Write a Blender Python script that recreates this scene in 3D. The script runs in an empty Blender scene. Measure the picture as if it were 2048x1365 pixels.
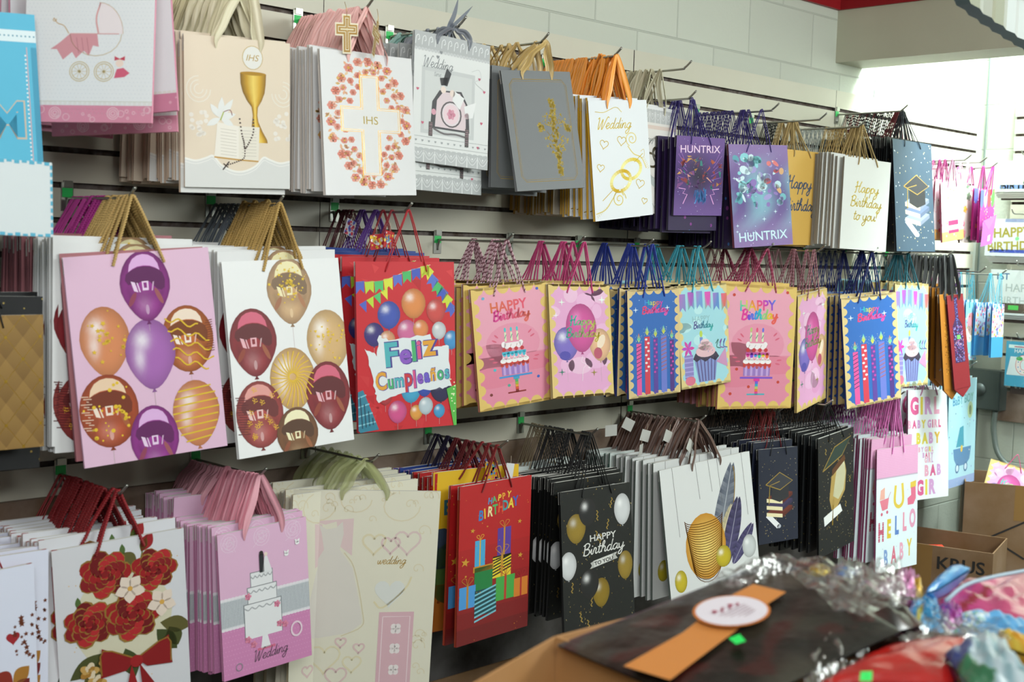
import bpy, bmesh, math, random
import numpy as np
from mathutils import Vector, Matrix
C = bpy.context.scene.collection
PI = math.pi
R = math.radians
rnd = random.Random(7)
sc = bpy.context.scene
# ------------------------------------------------------------------ camera, world, lights, exposure
cam_d = bpy.data.cameras.new('camera')
cam = bpy.data.objects.new('camera', cam_d)
C.objects.link(cam)
sc.camera = cam
cam_d.sensor_width = 36.0
cam_d.lens = 36.0 * 2562.516 / 2048.0
_yaw, _pit, _rol = 0.784514, -0.0760312, 0.0303625
_F = Vector((math.cos(_yaw) * math.cos(_pit), math.sin(_yaw) * math.cos(_pit), math.sin(_pit)))
_R0 = Vector((math.sin(_yaw), -math.cos(_yaw), 0))
_U0 = _R0.cross(_F)
_R = _R0 * math.cos(_rol) + _U0 * math.sin(_rol)
_U = _U0 * math.cos(_rol) - _R0 * math.sin(_rol)
_M = Matrix((_R, _U, -_F)).transposed().to_4x4()
_M.translation = Vector((0, -2.67644, 1.6))
cam.matrix_world = _M
cam_d.dof.use_dof = True
cam_d.dof.focus_distance = 3.75
cam_d.dof.aperture_fstop = 5.0
cam_d.clip_start = 0.05

w = bpy.data.worlds.new('world')
sc.world = w
w.use_nodes = True
w.node_tree.nodes['Background'].inputs[0].default_value = (0.74, 0.86, 0.84, 1)
w.node_tree.nodes['Background'].inputs[1].default_value = 0.14

def area(name, loc, target, sx, sy, power, col):
    l = bpy.data.lights.new(name, 'AREA')
    l.shape = 'RECTANGLE'; l.size = sx; l.size_y = sy; l.energy = power; l.color = col
    o = bpy.data.objects.new(name, l)
    C.objects.link(o)
    o.location = loc
    d = Vector(target) - Vector(loc)
    o.rotation_euler = d.to_track_quat('-Z', 'Y').to_euler()
    return o
area('shop_window_light', (4.0, -3.2, 2.8), (2.8, 0, 1.7), 2.0, 1.4, 130, (0.93, 1.0, 0.97))
area('skylight_beyond_beam', (5.25, -1.0, 3.5), (5.3, -0.02, 2.0), 0.7, 1.0, 170, (0.86, 1.0, 0.98))
area('ceiling_panel_light', (1.0, -2.0, 2.9), (1.7, -0.1, 1.7), 1.4, 0.5, 20, (1.0, 1.0, 0.95))
area('front_fill_light', (-0.3, -3.3, 2.85), (1.7, 0, 1.3), 2.0, 1.2, 74, (0.98, 1.0, 1.0))  # added fill from the camera side, brightens the bag fronts

sc.view_settings.view_transform = 'Standard'
sc.view_settings.look = 'None'
sc.view_settings.gamma = 1.0
sc.view_settings.use_curve_mapping = False
sc.view_settings.exposure = 0.12

# ------------------------------------------------------------------ helpers
def lin(c):
    return c / 12.92 if c <= 0.04045 else ((c + 0.055) / 1.055) ** 2.4
def hx(s):
    if not isinstance(s, str):
        return tuple(s)[:3]
    s = s.lstrip('#')
    return tuple(lin(int(s[i:i + 2], 16) / 255) for i in (0, 2, 4))
def mix(a, b, t):
    a = hx(a); b = hx(b)
    t = max(0.0, min(1.0, t))
    return tuple(a[i] * (1 - t) + b[i] * t for i in range(3))

def new_mat(name):
    m = bpy.data.materials.new(name)
    m.use_nodes = True
    nt = m.node_tree
    return m, nt, nt.nodes['Principled BSDF']
def bump(nt, b, scale, strength, dist=0.001, detail=3, coord='Object'):
    tc = nt.nodes.new('ShaderNodeTexCoord')
    n = nt.nodes.new('ShaderNodeTexNoise')
    n.inputs['Scale'].default_value = scale
    n.inputs['Detail'].default_value = detail
    bp = nt.nodes.new('ShaderNodeBump')
    bp.inputs['Strength'].default_value = strength
    bp.inputs['Distance'].default_value = dist
    nt.links.new(tc.outputs[coord], n.inputs['Vector'])
    nt.links.new(n.outputs[0], bp.inputs['Height'])
    nt.links.new(bp.outputs[0], b.inputs['Normal'])
    return n
def mat(name, col, rough=0.5, metal=0.0, bs=None, bstr=0.3, bdist=0.001, vary=0.0, vscale=8):
    m, nt, b = new_mat(name)
    b.inputs['Base Color'].default_value = (*hx(col), 1)
    b.inputs['Roughness'].default_value = rough
    b.inputs['Metallic'].default_value = metal
    if bs:
        bump(nt, b, bs, bstr, bdist)
    if vary:
        tc = nt.nodes.new('ShaderNodeTexCoord')
        n = nt.nodes.new('ShaderNodeTexNoise'); n.inputs['Scale'].default_value = vscale
        n.inputs['Detail'].default_value = 5
        r = nt.nodes.new('ShaderNodeValToRGB')
        r.color_ramp.elements[0].position = 0.3; r.color_ramp.elements[1].position = 0.72
        r.color_ramp.elements[0].color = (*mix(col, '000000', vary), 1)
        r.color_ramp.elements[1].color = (*mix(col, 'ffffff', vary * 0.4), 1)
        nt.links.new(tc.outputs['Object'], n.inputs['Vector'])
        nt.links.new(n.outputs[0], r.inputs[0]); nt.links.new(r.outputs[0], b.inputs['Base Color'])
    return m
def attr_mat(name, rough, metal=0.0, bs=None, bstr=0.3, bdist=0.001, coat=0.0):
    m, nt, b = new_mat(name)
    a = nt.nodes.new('ShaderNodeAttribute'); a.attribute_name = 'Col'
    nt.links.new(a.outputs['Color'], b.inputs['Base Color'])
    b.inputs['Roughness'].default_value = rough
    b.inputs['Metallic'].default_value = metal
    b.inputs['Coat Weight'].default_value = coat
    b.inputs['Coat Roughness'].default_value = 0.2
    if bs:
        bump(nt, b, bs, bstr, bdist)
    return m
PAPER = attr_mat('printed_coated_paper', 0.55, 0, 9, 0.25, 0.006, 0.06)
FOIL = attr_mat('printed_metal_foil', 0.3, 0.85, 60, 0.35, 0.002)
GLIT = attr_mat('printed_glitter', 0.38, 0.6, 900, 1.0, 0.003)
ROPE = attr_mat('twisted_rope', 0.55)
RIB = attr_mat('satin_ribbon', 0.38, 0.0, 60, 0.3, 0.001)
def organza(name, col, alpha):
    m, nt, b = new_mat(name)
    b.inputs['Base Color'].default_value = (*hx(col), 1)
    b.inputs['Roughness'].default_value = 0.4
    b.inputs['Alpha'].default_value = alpha
    bump(nt, b, 90, 0.3)
    return m
ORG_CREAM = organza('cream_organza', 'e6dfc0', 0.92)
ORG_GREEN = organza('pale_green_organza', 'b4ba80', 0.62)

class MB:
    def __init__(s):
        s.v = []; s.f = []; s.m = []; s.c = []; s.sm = []
    def add(s, vs, fs, m=0, cols=None, smooth=False):
        o = len(s.v)
        s.v += [tuple(p) for p in vs]
        for i, f in enumerate(fs):
            s.f.append([o + j for j in f]); s.m.append(m); s.sm.append(smooth)
            if cols is None:
                s.c.append([(1, 1, 1)] * len(f))
            elif isinstance(cols[0], (int, float)):
                s.c.append([cols] * len(f))
            else:
                s.c.append([cols[j] for j in f])
    def box(s, x0, x1, y0, y1, z0, z1, m=0, col=None):
        vs = [(x, y, z) for x in (x0, x1) for y in (y0, y1) for z in (z0, z1)]
        fs = [(0, 1, 3, 2), (4, 6, 7, 5), (0, 4, 5, 1), (2, 3, 7, 6), (0, 2, 6, 4), (1, 5, 7, 3)]
        s.add(vs, fs, m, col)
    def tube(s, pts, r, n=8, m=0, col=None, caps=True):
        pts = [Vector(p) for p in pts]
        vs = []; fs = []
        up = Vector((0.13, 0.31, 0.94))
        for i, p in enumerate(pts):
            t = (pts[min(i + 1, len(pts) - 1)] - pts[max(i - 1, 0)]).normalized()
            if abs(t.dot(up)) > 0.98: up = Vector((1, 0.2, 0.1))
            a = t.cross(up).normalized(); b = t.cross(a)
            rr = r[i] if isinstance(r, (list, tuple)) else r
            for k in range(n):
                q = 2 * PI * k / n
                vs.append(p + a * (rr * math.cos(q)) + b * (rr * math.sin(q)))
        for i in range(len(pts) - 1):
            for k in range(n):
                fs.append((i * n + k, i * n + (k + 1) % n, (i + 1) * n + (k + 1) % n, (i + 1) * n + k))
        if caps:
            fs.append(tuple(range(n - 1, -1, -1))); fs.append(tuple(range((len(pts) - 1) * n, len(pts) * n)))
        s.add(vs, fs, m, col, True)
    def mesh(s, name, mats):
        me = bpy.data.meshes.new(name)
        me.from_pydata(s.v, [], s.f)
        for m in mats: me.materials.append(m)
        me.polygons.foreach_set('material_index', s.m)
        me.polygons.foreach_set('use_smooth', s.sm)
        ca = me.color_attributes.new('Col', 'FLOAT_COLOR', 'CORNER')
        flat = np.array([[*c, 1.0] for f in s.c for c in f], dtype=np.float32).ravel()
        if len(flat): ca.data.foreach_set('color', flat)
        me.update()
        return me
    def obj(s, name, mats, parent=None):
        if not isinstance(mats, (list, tuple)): mats = [mats]
        o = bpy.data.objects.new(name, s.mesh(name, mats))
        C.objects.link(o)
        if parent: o.parent = parent
        return o
def thing(name, label, cat, loc=(0, 0, 0), group=None, rot=None):
    o = bpy.data.objects.new(name, None); C.objects.link(o)
    o.empty_display_size = 0.02
    o.location = loc
    if rot is not None: o.rotation_euler = rot
    o['label'] = label; o['category'] = cat
    if group: o['group'] = group
    return o
def tag(o, label, cat, group=None):
    o['label'] = label; o['category'] = cat
    if group: o['group'] = group
    return o
def struct(o, label=None):
    o['kind'] = 'structure'
    if label: o['label'] = label
    return o
def smooth_path(pts, n=6):
    P = [np.array(p, float) for p in pts]
    P = [2 * P[0] - P[1]] + P + [2 * P[-1] - P[-2]]
    out = []
    for i in range(1, len(P) - 2):
        for k in range(n):
            t = k / n
            a, b, c, d = P[i - 1], P[i], P[i + 1], P[i + 2]
            out.append(0.5 * ((2 * b) + (-a + c) * t + (2 * a - 5 * b + 4 * c - d) * t * t + (-a + 3 * b - 3 * c + d) * t ** 3))
    out.append(P[-2])
    return out

# ------------------------------------------------------------------ printing on bags: 2D shapes laid as thin print on the front panel
_txt = {}
def text_mesh(s, bold=0.0, shear=0.0):
    k = (s, bold, shear)
    if k in _txt: return _txt[k]
    cu = bpy.data.curves.new('t', 'FONT')
    cu.body = s; cu.size = 1.0; cu.offset = bold; cu.shear = shear; cu.resolution_u = 3
    o = bpy.data.objects.new('t', cu); C.objects.link(o)
    dg = bpy.context.evaluated_depsgraph_get(); dg.update()
    me = bpy.data.meshes.new_from_object(o.evaluated_get(dg))
    vs = [(v.co.x, v.co.y) for v in me.vertices]
    fs = [tuple(p.vertices) for p in me.polygons]
    bpy.data.objects.remove(o); bpy.data.curves.remove(cu); bpy.data.meshes.remove(me)
    if vs:
        x0 = min(v[0] for v in vs); x1 = max(v[0] for v in vs)
        vs = [(v[0] - x0, v[1]) for v in vs]
        wd = x1 - x0
    else: wd = 0
    _txt[k] = (vs, fs, wd)
    return _txt[k]
GL = {
'a': ([[(.9, .85), (.55, 1), (.15, .6), (.15, .15), (.5, 0), (.85, .5), (.92, .95), (.9, .2), (1.1, 0), (1.3, .25)]], 1.2),
'p': ([[(0, .3), (.25, .95), (.1, -1)], [(.2, .6), (.55, 1), (.9, .7), (.8, .15), (.5, 0), (.25, .1)]], 1.1),
'y': ([[(0, .9), (.1, .3), (.4, 0), (.75, .4), (.85, .95), (.75, -.6), (.4, -1.1), (.1, -.8), (.6, -.2), (1.2, .3)]], 1.1),
'i': ([[(0, .3), (.2, .9), (.2, .2), (.4, 0), (.6, .25)], [(.25, 1.35), (.32, 1.5)]], .55),
'r': ([[(0, .3), (.15, .9), (.2, 1.05), (.5, .9), (.45, .2), (.65, 0), (.85, .25)]], .8),
't': ([[(.35, 1.7), (.25, .3), (.45, 0), (.75, .25)], [(0, 1.1), (.7, 1.15)]], .7),
'h': ([[(0, .3), (.5, 1.6), (.35, 2), (.15, 1.4), (.1, 0)], [(.12, .5), (.5, 1), (.75, .7), (.7, .15), (.9, 0), (1.1, .25)]], 1.05),
'd': ([[(.85, .85), (.5, 1), (.15, .6), (.15, .15), (.5, 0), (.85, .6), (1, 2)], [(.95, 1.6), (.85, .2), (1.05, 0), (1.25, .25)]], 1.15),
'e': ([[(0, .3), (.6, .6), (.7, .9), (.4, 1.05), (.15, .6), (.3, .05), (.6, 0), (.95, .3)]], .9),
'n': ([[(0, .3), (.1, 1), (.1, 0)], [(.1, .5), (.45, 1), (.7, .8), (.65, .15), (.85, 0), (1.05, .25)]], 1.0),
'g': ([[(.85, .85), (.5, 1), (.15, .6), (.15, .2), (.5, 0), (.85, .5), (.9, .95), (.8, -.6), (.4, -1.1), (.1, -.7), (.6, -.2), (1.2, .3)]], 1.15),
'o': ([[(.5, 1), (.1, .6), (.2, .05), (.6, 0), (.85, .5), (.55, 1), (.7, .85), (1.1, .9)]], 1.0),
'u': ([[(0, .9), (.1, .2), (.4, 0), (.75, .5), (.8, .95), (.8, .2), (1, 0), (1.2, .25)]], 1.1),
'w': ([[(0, .9), (.1, .2), (.4, 0), (.6, .9), (.7, .1), (1, .1), (1.2, .95), (1.35, .85)]], 1.3),
'm': ([[(0, .3), (.1, 1), (.1, 0)], [(.1, .5), (.4, 1), (.55, .7), (.55, 0)], [(.55, .5), (.85, 1), (1.05, .7), (1.05, .1), (1.3, .2)]], 1.3),
'H': ([[(.2, 1.7), (.4, 2), (.35, 0), (.1, -.1)], [(1.4, 2.1), (1.1, 1.2), (1.1, .1), (1.4, 0), (1.6, .3)], [(0, .9), (.7, 1.1), (1.3, 1.2)]], 1.6),
'B': ([[(.3, 1.9), (.25, 0)], [(0, 1.7), (.6, 2.1), (1.1, 1.8), (.9, 1.2), (.4, 1.05), (1.1, .9), (1.2, .3), (.7, -.05), (.1, .1)]], 1.4),
'W': ([[(0, 1.8), (.3, 2), (.4, .2), (.6, 0), (1.1, 1.8), (1.15, .2), (1.35, 0), (2, 2.1), (2.4, 2)]], 2.0),
' ': ([], .7), '!': ([[(.2, 1.9), (.15, .6)], [(.12, .1), (.16, 0)]], .5),
}
def script_w(s): return sum(GL[c][1] for c in s)

def rainbow(t):
    ks = ['e0359a', '7c3fd0', '2f8fe0', '2fc9a0', 'e8d02e', 'e8602e', 'e0359a']
    t = (t % 1) * 6
    i = int(t)
    return mix(ks[i], ks[i + 1], t - i)

class Art:
    """front panel of a bag; x runs 0..1 across the width, y 0..a downwards"""
    def __init__(s, W, H):
        s.W = W; s.H = H; s.a = H / W; s.L = 1; s.out = []
        s.bg = 'ffffff'; s.side = None; s.back = None; s.dy = 0; s.dx = 0
    def up(s): s.L += 1
    def poly(s, pts, col, m=0, clip=True):
        one = not isinstance(col, list)
        c = hx(col) if one else None
        P = [(p[0] + s.dx, p[1] + s.dy, *(c if one else hx(col[i]))) for i, p in enumerate(pts)]
        if clip:
            xs = [p[0] for p in P]; ys = [p[1] for p in P]
            if max(xs) <= 0 or min(xs) >= 1 or max(ys) <= 0 or min(ys) >= s.a: return
            if min(xs) < 0 or max(xs) > 1 or min(ys) < 0 or max(ys) > s.a:
                for ax, lim, sg in ((0, 0, 1), (0, 1, -1), (1, 0, 1), (1, s.a, -1)):
                    Q = []
                    for i in range(len(P)):
                        A = P[i]; B = P[(i + 1) % len(P)]
                        da = sg * (A[ax] - lim); db = sg * (B[ax] - lim)
                        if da >= 0: Q.append(A)
                        if (da >= 0) != (db >= 0):
                            t = da / (da - db)
                            Q.append(tuple(A[k] + t * (B[k] - A[k]) for k in range(5)))
                    P = Q
                    if len(P) < 3: return
        s.out.append((P, s.L, m))
    def rect(s, x0, y0, x1, y1, col, m=0): s.poly([(x0, y0), (x1, y0), (x1, y1), (x0, y1)], col, m)
    def ell(s, cx, cy, rx, ry=None, col='ffffff', m=0, n=18, rot=0):
        ry = rx if ry is None else ry
        cr, sr = math.cos(rot), math.sin(rot)
        s.poly([(cx + cr * rx * math.cos(q) - sr * ry * math.sin(q), cy + sr * rx * math.cos(q) + cr * ry * math.sin(q)) for q in (2 * PI * k / n for k in range(n))], col, m)
    def star(s, cx, cy, r, col, n=5, inner=.42, m=0, rot=0):
        s.poly([(cx + (r if k % 2 == 0 else r * inner) * math.sin(PI * k / n + rot), cy - (r if k % 2 == 0 else r * inner) * math.cos(PI * k / n + rot)) for k in range(2 * n)], col, m)
    def line(s, pts, w, col, m=0, sm=0, closed=False):
        if closed: pts = list(pts) + [pts[0]]
        if sm: pts = smooth_path(pts, sm)
        n = len(pts)
        Ls = []; Rs = []
        for i, p in enumerate(pts):
            a = pts[max(0, i - 1)]; b = pts[min(n - 1, i + 1)]
            dx, dy = b[0] - a[0], b[1] - a[1]
            l = math.hypot(dx, dy) or 1
            ww = (w(i / (n - 1)) if callable(w) else w) / 2
            Ls.append((p[0] - dy / l * ww, p[1] + dx / l * ww)); Rs.append((p[0] + dy / l * ww, p[1] - dx / l * ww))
        for i in range(n - 1):
            if callable(col):
                c0, c1 = col(i / (n - 1)), col((i + 1) / (n - 1))
                s.poly([Ls[i], Ls[i + 1], Rs[i + 1], Rs[i]], [c0, c1, c1, c0], m)
            else:
                s.poly([Ls[i], Ls[i + 1], Rs[i + 1], Rs[i]], col, m)
    def heart(s, cx, cy, r, col, m=0, outline=0, rot=0):
        P = []
        for k in range(24):
            q = 2 * PI * k / 24
            x = 16 * math.sin(q) ** 3 / 16; y = -(13 * math.cos(q) - 5 * math.cos(2 * q) - 2 * math.cos(3 * q) - math.cos(4 * q)) / 16
            P.append((cx + r * (x * math.cos(rot) - y * math.sin(rot)), cy + r * (x * math.sin(rot) + y * math.cos(rot))))
        if outline: s.line(P, outline, col, m, closed=True)
        else: s.poly(P, col, m)
    def text(s, t, x, y, size, col, bold=0.02, shear=0, m=0, rot=0, sx=1.0, align='c', outline=None, ow=0.03):
        """y is the baseline; size in units of the width; col may be a function of (fx, fy)"""
        if outline:
            vs, fs, wd = text_mesh(t, bold + ow, shear)
            s._tx(vs, fs, wd, x, y, size, outline, m, rot, sx, align); s.up()
        vs, fs, wd = text_mesh(t, bold, shear)
        s._tx(vs, fs, wd, x, y, size, col, m, rot, sx, align)
    def _tx(s, vs, fs, wd, x, y, size, col, m, rot, sx, align):
        ox = {'c': -wd / 2, 'l': 0, 'r': -wd}[align]
        cr, sr = math.cos(rot), math.sin(rot)
        P = []
        for vx, vy in vs:
            px = (vx + ox) * size * sx; py = -vy * size
            P.append((x + cr * px - sr * py, y + sr * px + cr * py))
        for f in fs:
            if callable(col):
                s.poly([P[i] for i in f], [col((vs[i][0]) / (wd or 1), vs[i][1]) for i in f], m)
            else:
                s.poly([P[i] for i in f], col, m)
    def script(s, t, x, y, xh, w, col, m=0, slant=.25, rot=0, align='c'):
        """cursive writing, xh = height of a small letter"""
        tot = script_w(t)
        cx = -tot / 2 if align == 'c' else 0
        cr, sr = math.cos(rot), math.sin(rot)
        for ch in t:
            st, adv = GL[ch]
            for q in st:
                P = []
                for px, py in q:
                    ax = (cx + px + slant * py) * xh; ay = -py * xh
                    P.append((x + cr * ax - sr * ay, y + sr * ax + cr * ay))
                fx = (cx + tot / 2) / tot
                c = col(fx) if callable(col) else col
                s.line(P, w, c, m, sm=5)
            cx += adv
        s.up()
    def balloon(s, cx, cy, rx, ry, base, kind='matte', taper=.3, knot=True, string=0, hi='ffffff', m=0, dark=None, cap=None, n=26, rings=7):
        base = hx(base)
        dk = mix(base, dark or '1c0608', .62 if kind == 'chrome' else .35)
        def pt(k, q):
            yy = -math.cos(q); hw = math.sin(q) * (1 - taper * max(0, yy) ** 1.5)
            sgn = 1
            return hw, yy
        grid = []
        for j in range(rings + 1):
            k = j / rings; row = []
            for i in range(n):
                q = 2 * PI * i / n
                sx_ = math.sin(q); cy_ = -math.cos(q)
                hw = sx_ * (1 - taper * max(0, cy_) ** 1.2)
                px, py = hw * k, cy_ * k
                d = math.hypot(px, py)
                g = math.exp(-(((px + .3) / .28) ** 2 + ((py + .42) / .24) ** 2))
                if kind == 'chrome':
                    c = mix(base, hi, .16 * math.exp(-(((px + .1) / .3) ** 2 + ((py - .5) / .3) ** 2)))
                    c = mix(c, dk, .5 * math.exp(-((abs(px) - .62) / .16) ** 2))
                    c = mix(c, dk, max(0, (d - .5) / .5) ** 1.5 * .9)
                    c = mix(c, dk, .55 * math.exp(-((py - .25) / .22) ** 2) * (abs(px) < .7))
                else:
                    c = mix(base, dk, max(0, (d - .35) / .65) ** 2)
                    c = mix(c, hi, .75 * g)
                    if kind == 'pearl':
                        c = mix(c, hi, .6 * math.exp(-(((px + .45) / .2) ** 2 + ((py - .1) / .3) ** 2)))
                row.append(((cx + px * rx, cy + py * ry), c))
            grid.append(row)
        for j in range(rings):
            for i in range(n):
                i2 = (i + 1) % n
                q = [grid[j][i], grid[j + 1][i], grid[j + 1][i2], grid[j][i2]]
                if j == 0: q = q[:3]
                s.poly([p[0] for p in q], [p[1] for p in q], m)
        yb = cy + ry
        if knot:
            s.poly([(cx, yb - ry * .04), (cx + rx * .1, yb + ry * .08), (cx - rx * .1, yb + ry * .08)], dk, m)
        if string: s.line([(cx, yb + ry * .08), (cx, yb + ry * .08 + string)], .003, 'b9a9a9')
        s.up()
        if kind == 'chrome':
            X = lambda u, v: (cx + u * rx, cy + v * ry)
            s.poly([X(-.62, -.42), X(-.56, -.62), X(-.42, -.78), X(-.22, -.87), X(0, -.9), X(.22, -.87), X(.42, -.78), X(.56, -.62), X(.62, -.42), X(.45, -.5), X(.25, -.56), X(0, -.58), X(-.25, -.56), X(-.45, -.5)], hx(cap) if cap else mix(base, hi, .45), m)
            s.poly([X(-.78, -.2), X(-.72, -.36), X(-.6, -.42), X(-.45, -.48), X(-.25, -.54), X(0, -.56), X(.25, -.54), X(.45, -.48), X(.6, -.42), X(.72, -.34), X(.8, -.15), X(.76, .08), X(.62, .14), X(.46, .1), X(.3, -.02), X(.18, -.12), X(-.2, -.12), X(-.34, -.04), X(-.5, -.08), X(-.66, -.06)], mix(dk, '050203', .2), m)
            s.up()
            wc = mix(cap or hi, hi, .35)
            s.poly([X(-.56, -.16), X(-.4, -.12), X(-.3, .16), X(-.46, .12)], wc, m)
            s.poly([X(-.34, -.11), X(-.29, -.1), X(-.2, .16), X(-.25, .16)], wc, m)
            s.poly([X(-.13, -.14), X(.13, -.14), X(.12, .12), X(-.12, .12)], wc, m)
            s.poly([X(.3, -.1), X(.36, -.12), X(.28, .14), X(.23, .14)], mix(base, hi, .4), m)
            s.ell(cx - .55 * rx, cy + .35 * ry, .1 * rx, .22 * ry, mix(dk, 'c0603a', .35), m, rot=.5)
            s.ell(cx + .5 * rx, cy + .3 * ry, .09 * rx, .25 * ry, mix(dk, 'd08050', .4), m, rot=-.4)
            s.ell(cx, cy + .66 * ry, .07 * rx, .14 * ry, mix(base, hi, .3), m)
            s.up()
            s.poly([X(-.07, -.1), X(.06, -.1), X(.06, .05), X(-.06, .05)], mix(dk, base, .5), m)
            s.up()
    def body(s, t=0.008, depth=0.013, collar=True):
        """panels, folded gussets and the print as one mesh"""
        mb = MB(); W, H = s.W, s.H; x = W / 2; y = t / 2; g = depth
        bg = hx(s.bg); sd = hx(s.side or s.bg); bk = hx(s.back or s.side or s.bg)
        inn = (0.55, 0.54, 0.5)
        mb.add([(-x, -y, 0), (x, -y, 0), (x, -y, -H), (-x, -y, -H)], [(3, 2, 1, 0)], 0, bg)
        mb.add([(-x, y, 0), (x, y, 0), (x, y, -H), (-x, y, -H)], [(0, 1, 2, 3)], 0, bk)
        for sg in (-1, 1):
            vs = [(sg * x, -y, 0), (sg * (x - g), 0, 0), (sg * x, y, 0), (sg * x, -y, -H), (sg * (x - g * .4), 0, -H), (sg * x, y, -H)]
            mb.add(vs, [(0, 1, 4, 3), (1, 2, 5, 4)] if sg < 0 else [(3, 4, 1, 0), (4, 5, 2, 1)], 0, sd)
        mb.add([(-x, -y, -H), (x, -y, -H), (x, y, -H), (-x, y, -H)], [(0, 1, 2, 3)], 0, sd)
        # folded-over collar inside the mouth
        mb.add([(-x, -y + .0006, 0), (x, -y + .0006, 0), (x, -y + .0006, -.035), (-x, -y + .0006, -.035)], [(0, 1, 2, 3)], 0, inn)
        mb.add([(-x, y - .0006, 0), (x, y - .0006, 0), (x, y - .0006, -.035), (-x, y - .0006, -.035)], [(3, 2, 1, 0)], 0, inn)
        for P, L, m in s.out:
            yy = -y - .0001 - L * .00004
            mb.add([((p[0] - .5) * W, yy, -p[1] / s.a * H) for p in P], [tuple(range(len(P)))[::-1]], m, [p[2:] for p in P])
        # the print polygons come clockwise or not; both sides render the same
        return mb
FRONT = {
'A1':(1.210,-0.30,2.205,-59.8,1.1,-3.6,0.284,0.396),
'A1b':(1.217,-0.27,2.206,11.0,-14.2,10.1,0.299,0.402),
'A2':(1.528,-0.30,2.016,-6.9,-1.8,1.4,0.243,0.315),
'A3':(1.882,-0.29,2.029,5.5,-2.7,-2.3,0.295,0.327),
'A4':(2.169,-0.27,2.105,-0.5,1.9,-2.4,0.251,0.317),
'A4b':(2.172,-0.25,2.046,7.6,0.4,-1.4,0.271,0.323),
'A5':(2.446,-0.29,2.054,-2.7,-5.3,-8.4,0.253,0.314),
'A5b':(2.446,-0.25,2.060,4.1,-1.4,-0.2,0.267,0.313),
'A6':(2.791,-0.28,2.013,3.2,-6.2,-2.3,0.274,0.333),
'A7':(3.058,-0.20,2.025,7.7,-0.7,-1.2,0.255,0.322),
'A8':(3.201,-0.27,1.943,-2.2,-1.8,1.9,0.232,0.240),
'A9':(3.506,-0.27,1.942,-2.9,-3.5,-4.8,0.311,0.328),
'A10':(3.924,-0.17,1.956,0.5,-0.8,0.2,0.260,0.331),
'A11':(4.166,-0.29,1.939,-7.6,1.6,-0.7,0.265,0.325),
'A12':(4.498,-0.28,2.028,2.3,-0.5,-5.3,0.324,0.414),
'A13':(4.954,-0.22,1.905,-4.8,-7.5,-0.7,0.161,0.241),
'A13b':(5.100,-0.22,1.896,-2.2,-2.1,-2.1,0.133,0.236),
'A13c':(5.159,-0.28,1.882,7.6,-4.3,0.9,0.185,0.215),
'B0':(1.051,-0.28,1.434,38.9,4.0,-2.7,0.241,0.254),
'B1':(1.304,-0.29,1.559,-11.6,-5.3,-3.5,0.298,0.421),
'B2':(1.655,-0.29,1.548,3.0,-2.2,-7.0,0.324,0.424),
'B3':(2.007,-0.30,1.548,-9.0,-0.7,-3.2,0.277,0.405),
'B4':(2.389,-0.27,1.489,-6.6,-5.0,-3.7,0.255,0.321),
'B5':(2.644,-0.29,1.492,1.3,0.8,-6.6,0.259,0.312),
'B6':(2.972,-0.29,1.478,-0.7,-1.7,-2.6,0.239,0.317),
'B7':(3.262,-0.25,1.490,1.0,-2.2,-4.6,0.263,0.320),
'B8':(3.543,-0.28,1.488,-12.5,1.8,-1.3,0.327,0.406),
'B9':(3.888,-0.26,1.463,13.5,-4.6,-0.7,0.312,0.401),
'B10':(4.238,-0.28,1.450,-7.7,-4.5,-3.7,0.321,0.400),
'B11':(4.575,-0.27,1.494,4.2,1.3,-3.3,0.307,0.397),
'B12':(4.915,-0.28,1.448,-10.1,-5.3,-5.6,0.106,0.379),
'B13a':(5.240,-0.20,1.409,2.9,2.8,-2.8,0.122,0.246),
'B13c':(5.277,-0.30,1.407,0.1,1.1,-1.4,0.112,0.226),
'C0':(1.007,-0.29,0.936,32.0,9.9,-7.6,0.261,0.272),
'C1':(1.279,-0.27,0.967,-10.8,-4.3,2.9,0.273,0.373),
'C2':(1.622,-0.28,0.950,-0.6,-2.9,-1.8,0.235,0.329),
'C3':(1.938,-0.25,0.989,-27.3,2.3,-0.8,0.382,0.575),
'C4':(2.340,-0.22,0.998,-9.6,-0.6,-0.3,0.274,0.426),
'C4r':(2.356,-0.28,0.971,4.1,0.3,-0.5,0.285,0.420),
'C5':(2.747,-0.29,0.911,4.2,1.8,-6.1,0.333,0.391),
'C6':(3.266,-0.29,0.936,-5.9,-3.8,-6.7,0.418,0.438),
'C7':(3.688,-0.28,0.936,-1.6,1.9,-4.8,0.227,0.317),
'C8':(4.056,-0.28,0.957,5.7,-3.6,-1.7,0.290,0.429),
'C9':(4.514,-0.28,0.864,-4.6,0.1,-2.7,0.279,0.474),
'C10':(4.896,-0.20,1.055,-1.2,2.7,-4.7,0.331,0.445),
'C11':(5.202,-0.20,1.082,5.0,0.5,-1.8,0.313,0.454),
}
# ------------------------------------------------------------------ bag designs
D = {}
def design(f): D[f.__name__] = f; return f
GOLD = 'd9ad35'
def rr(a, b): return rnd.uniform(a, b)

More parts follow.
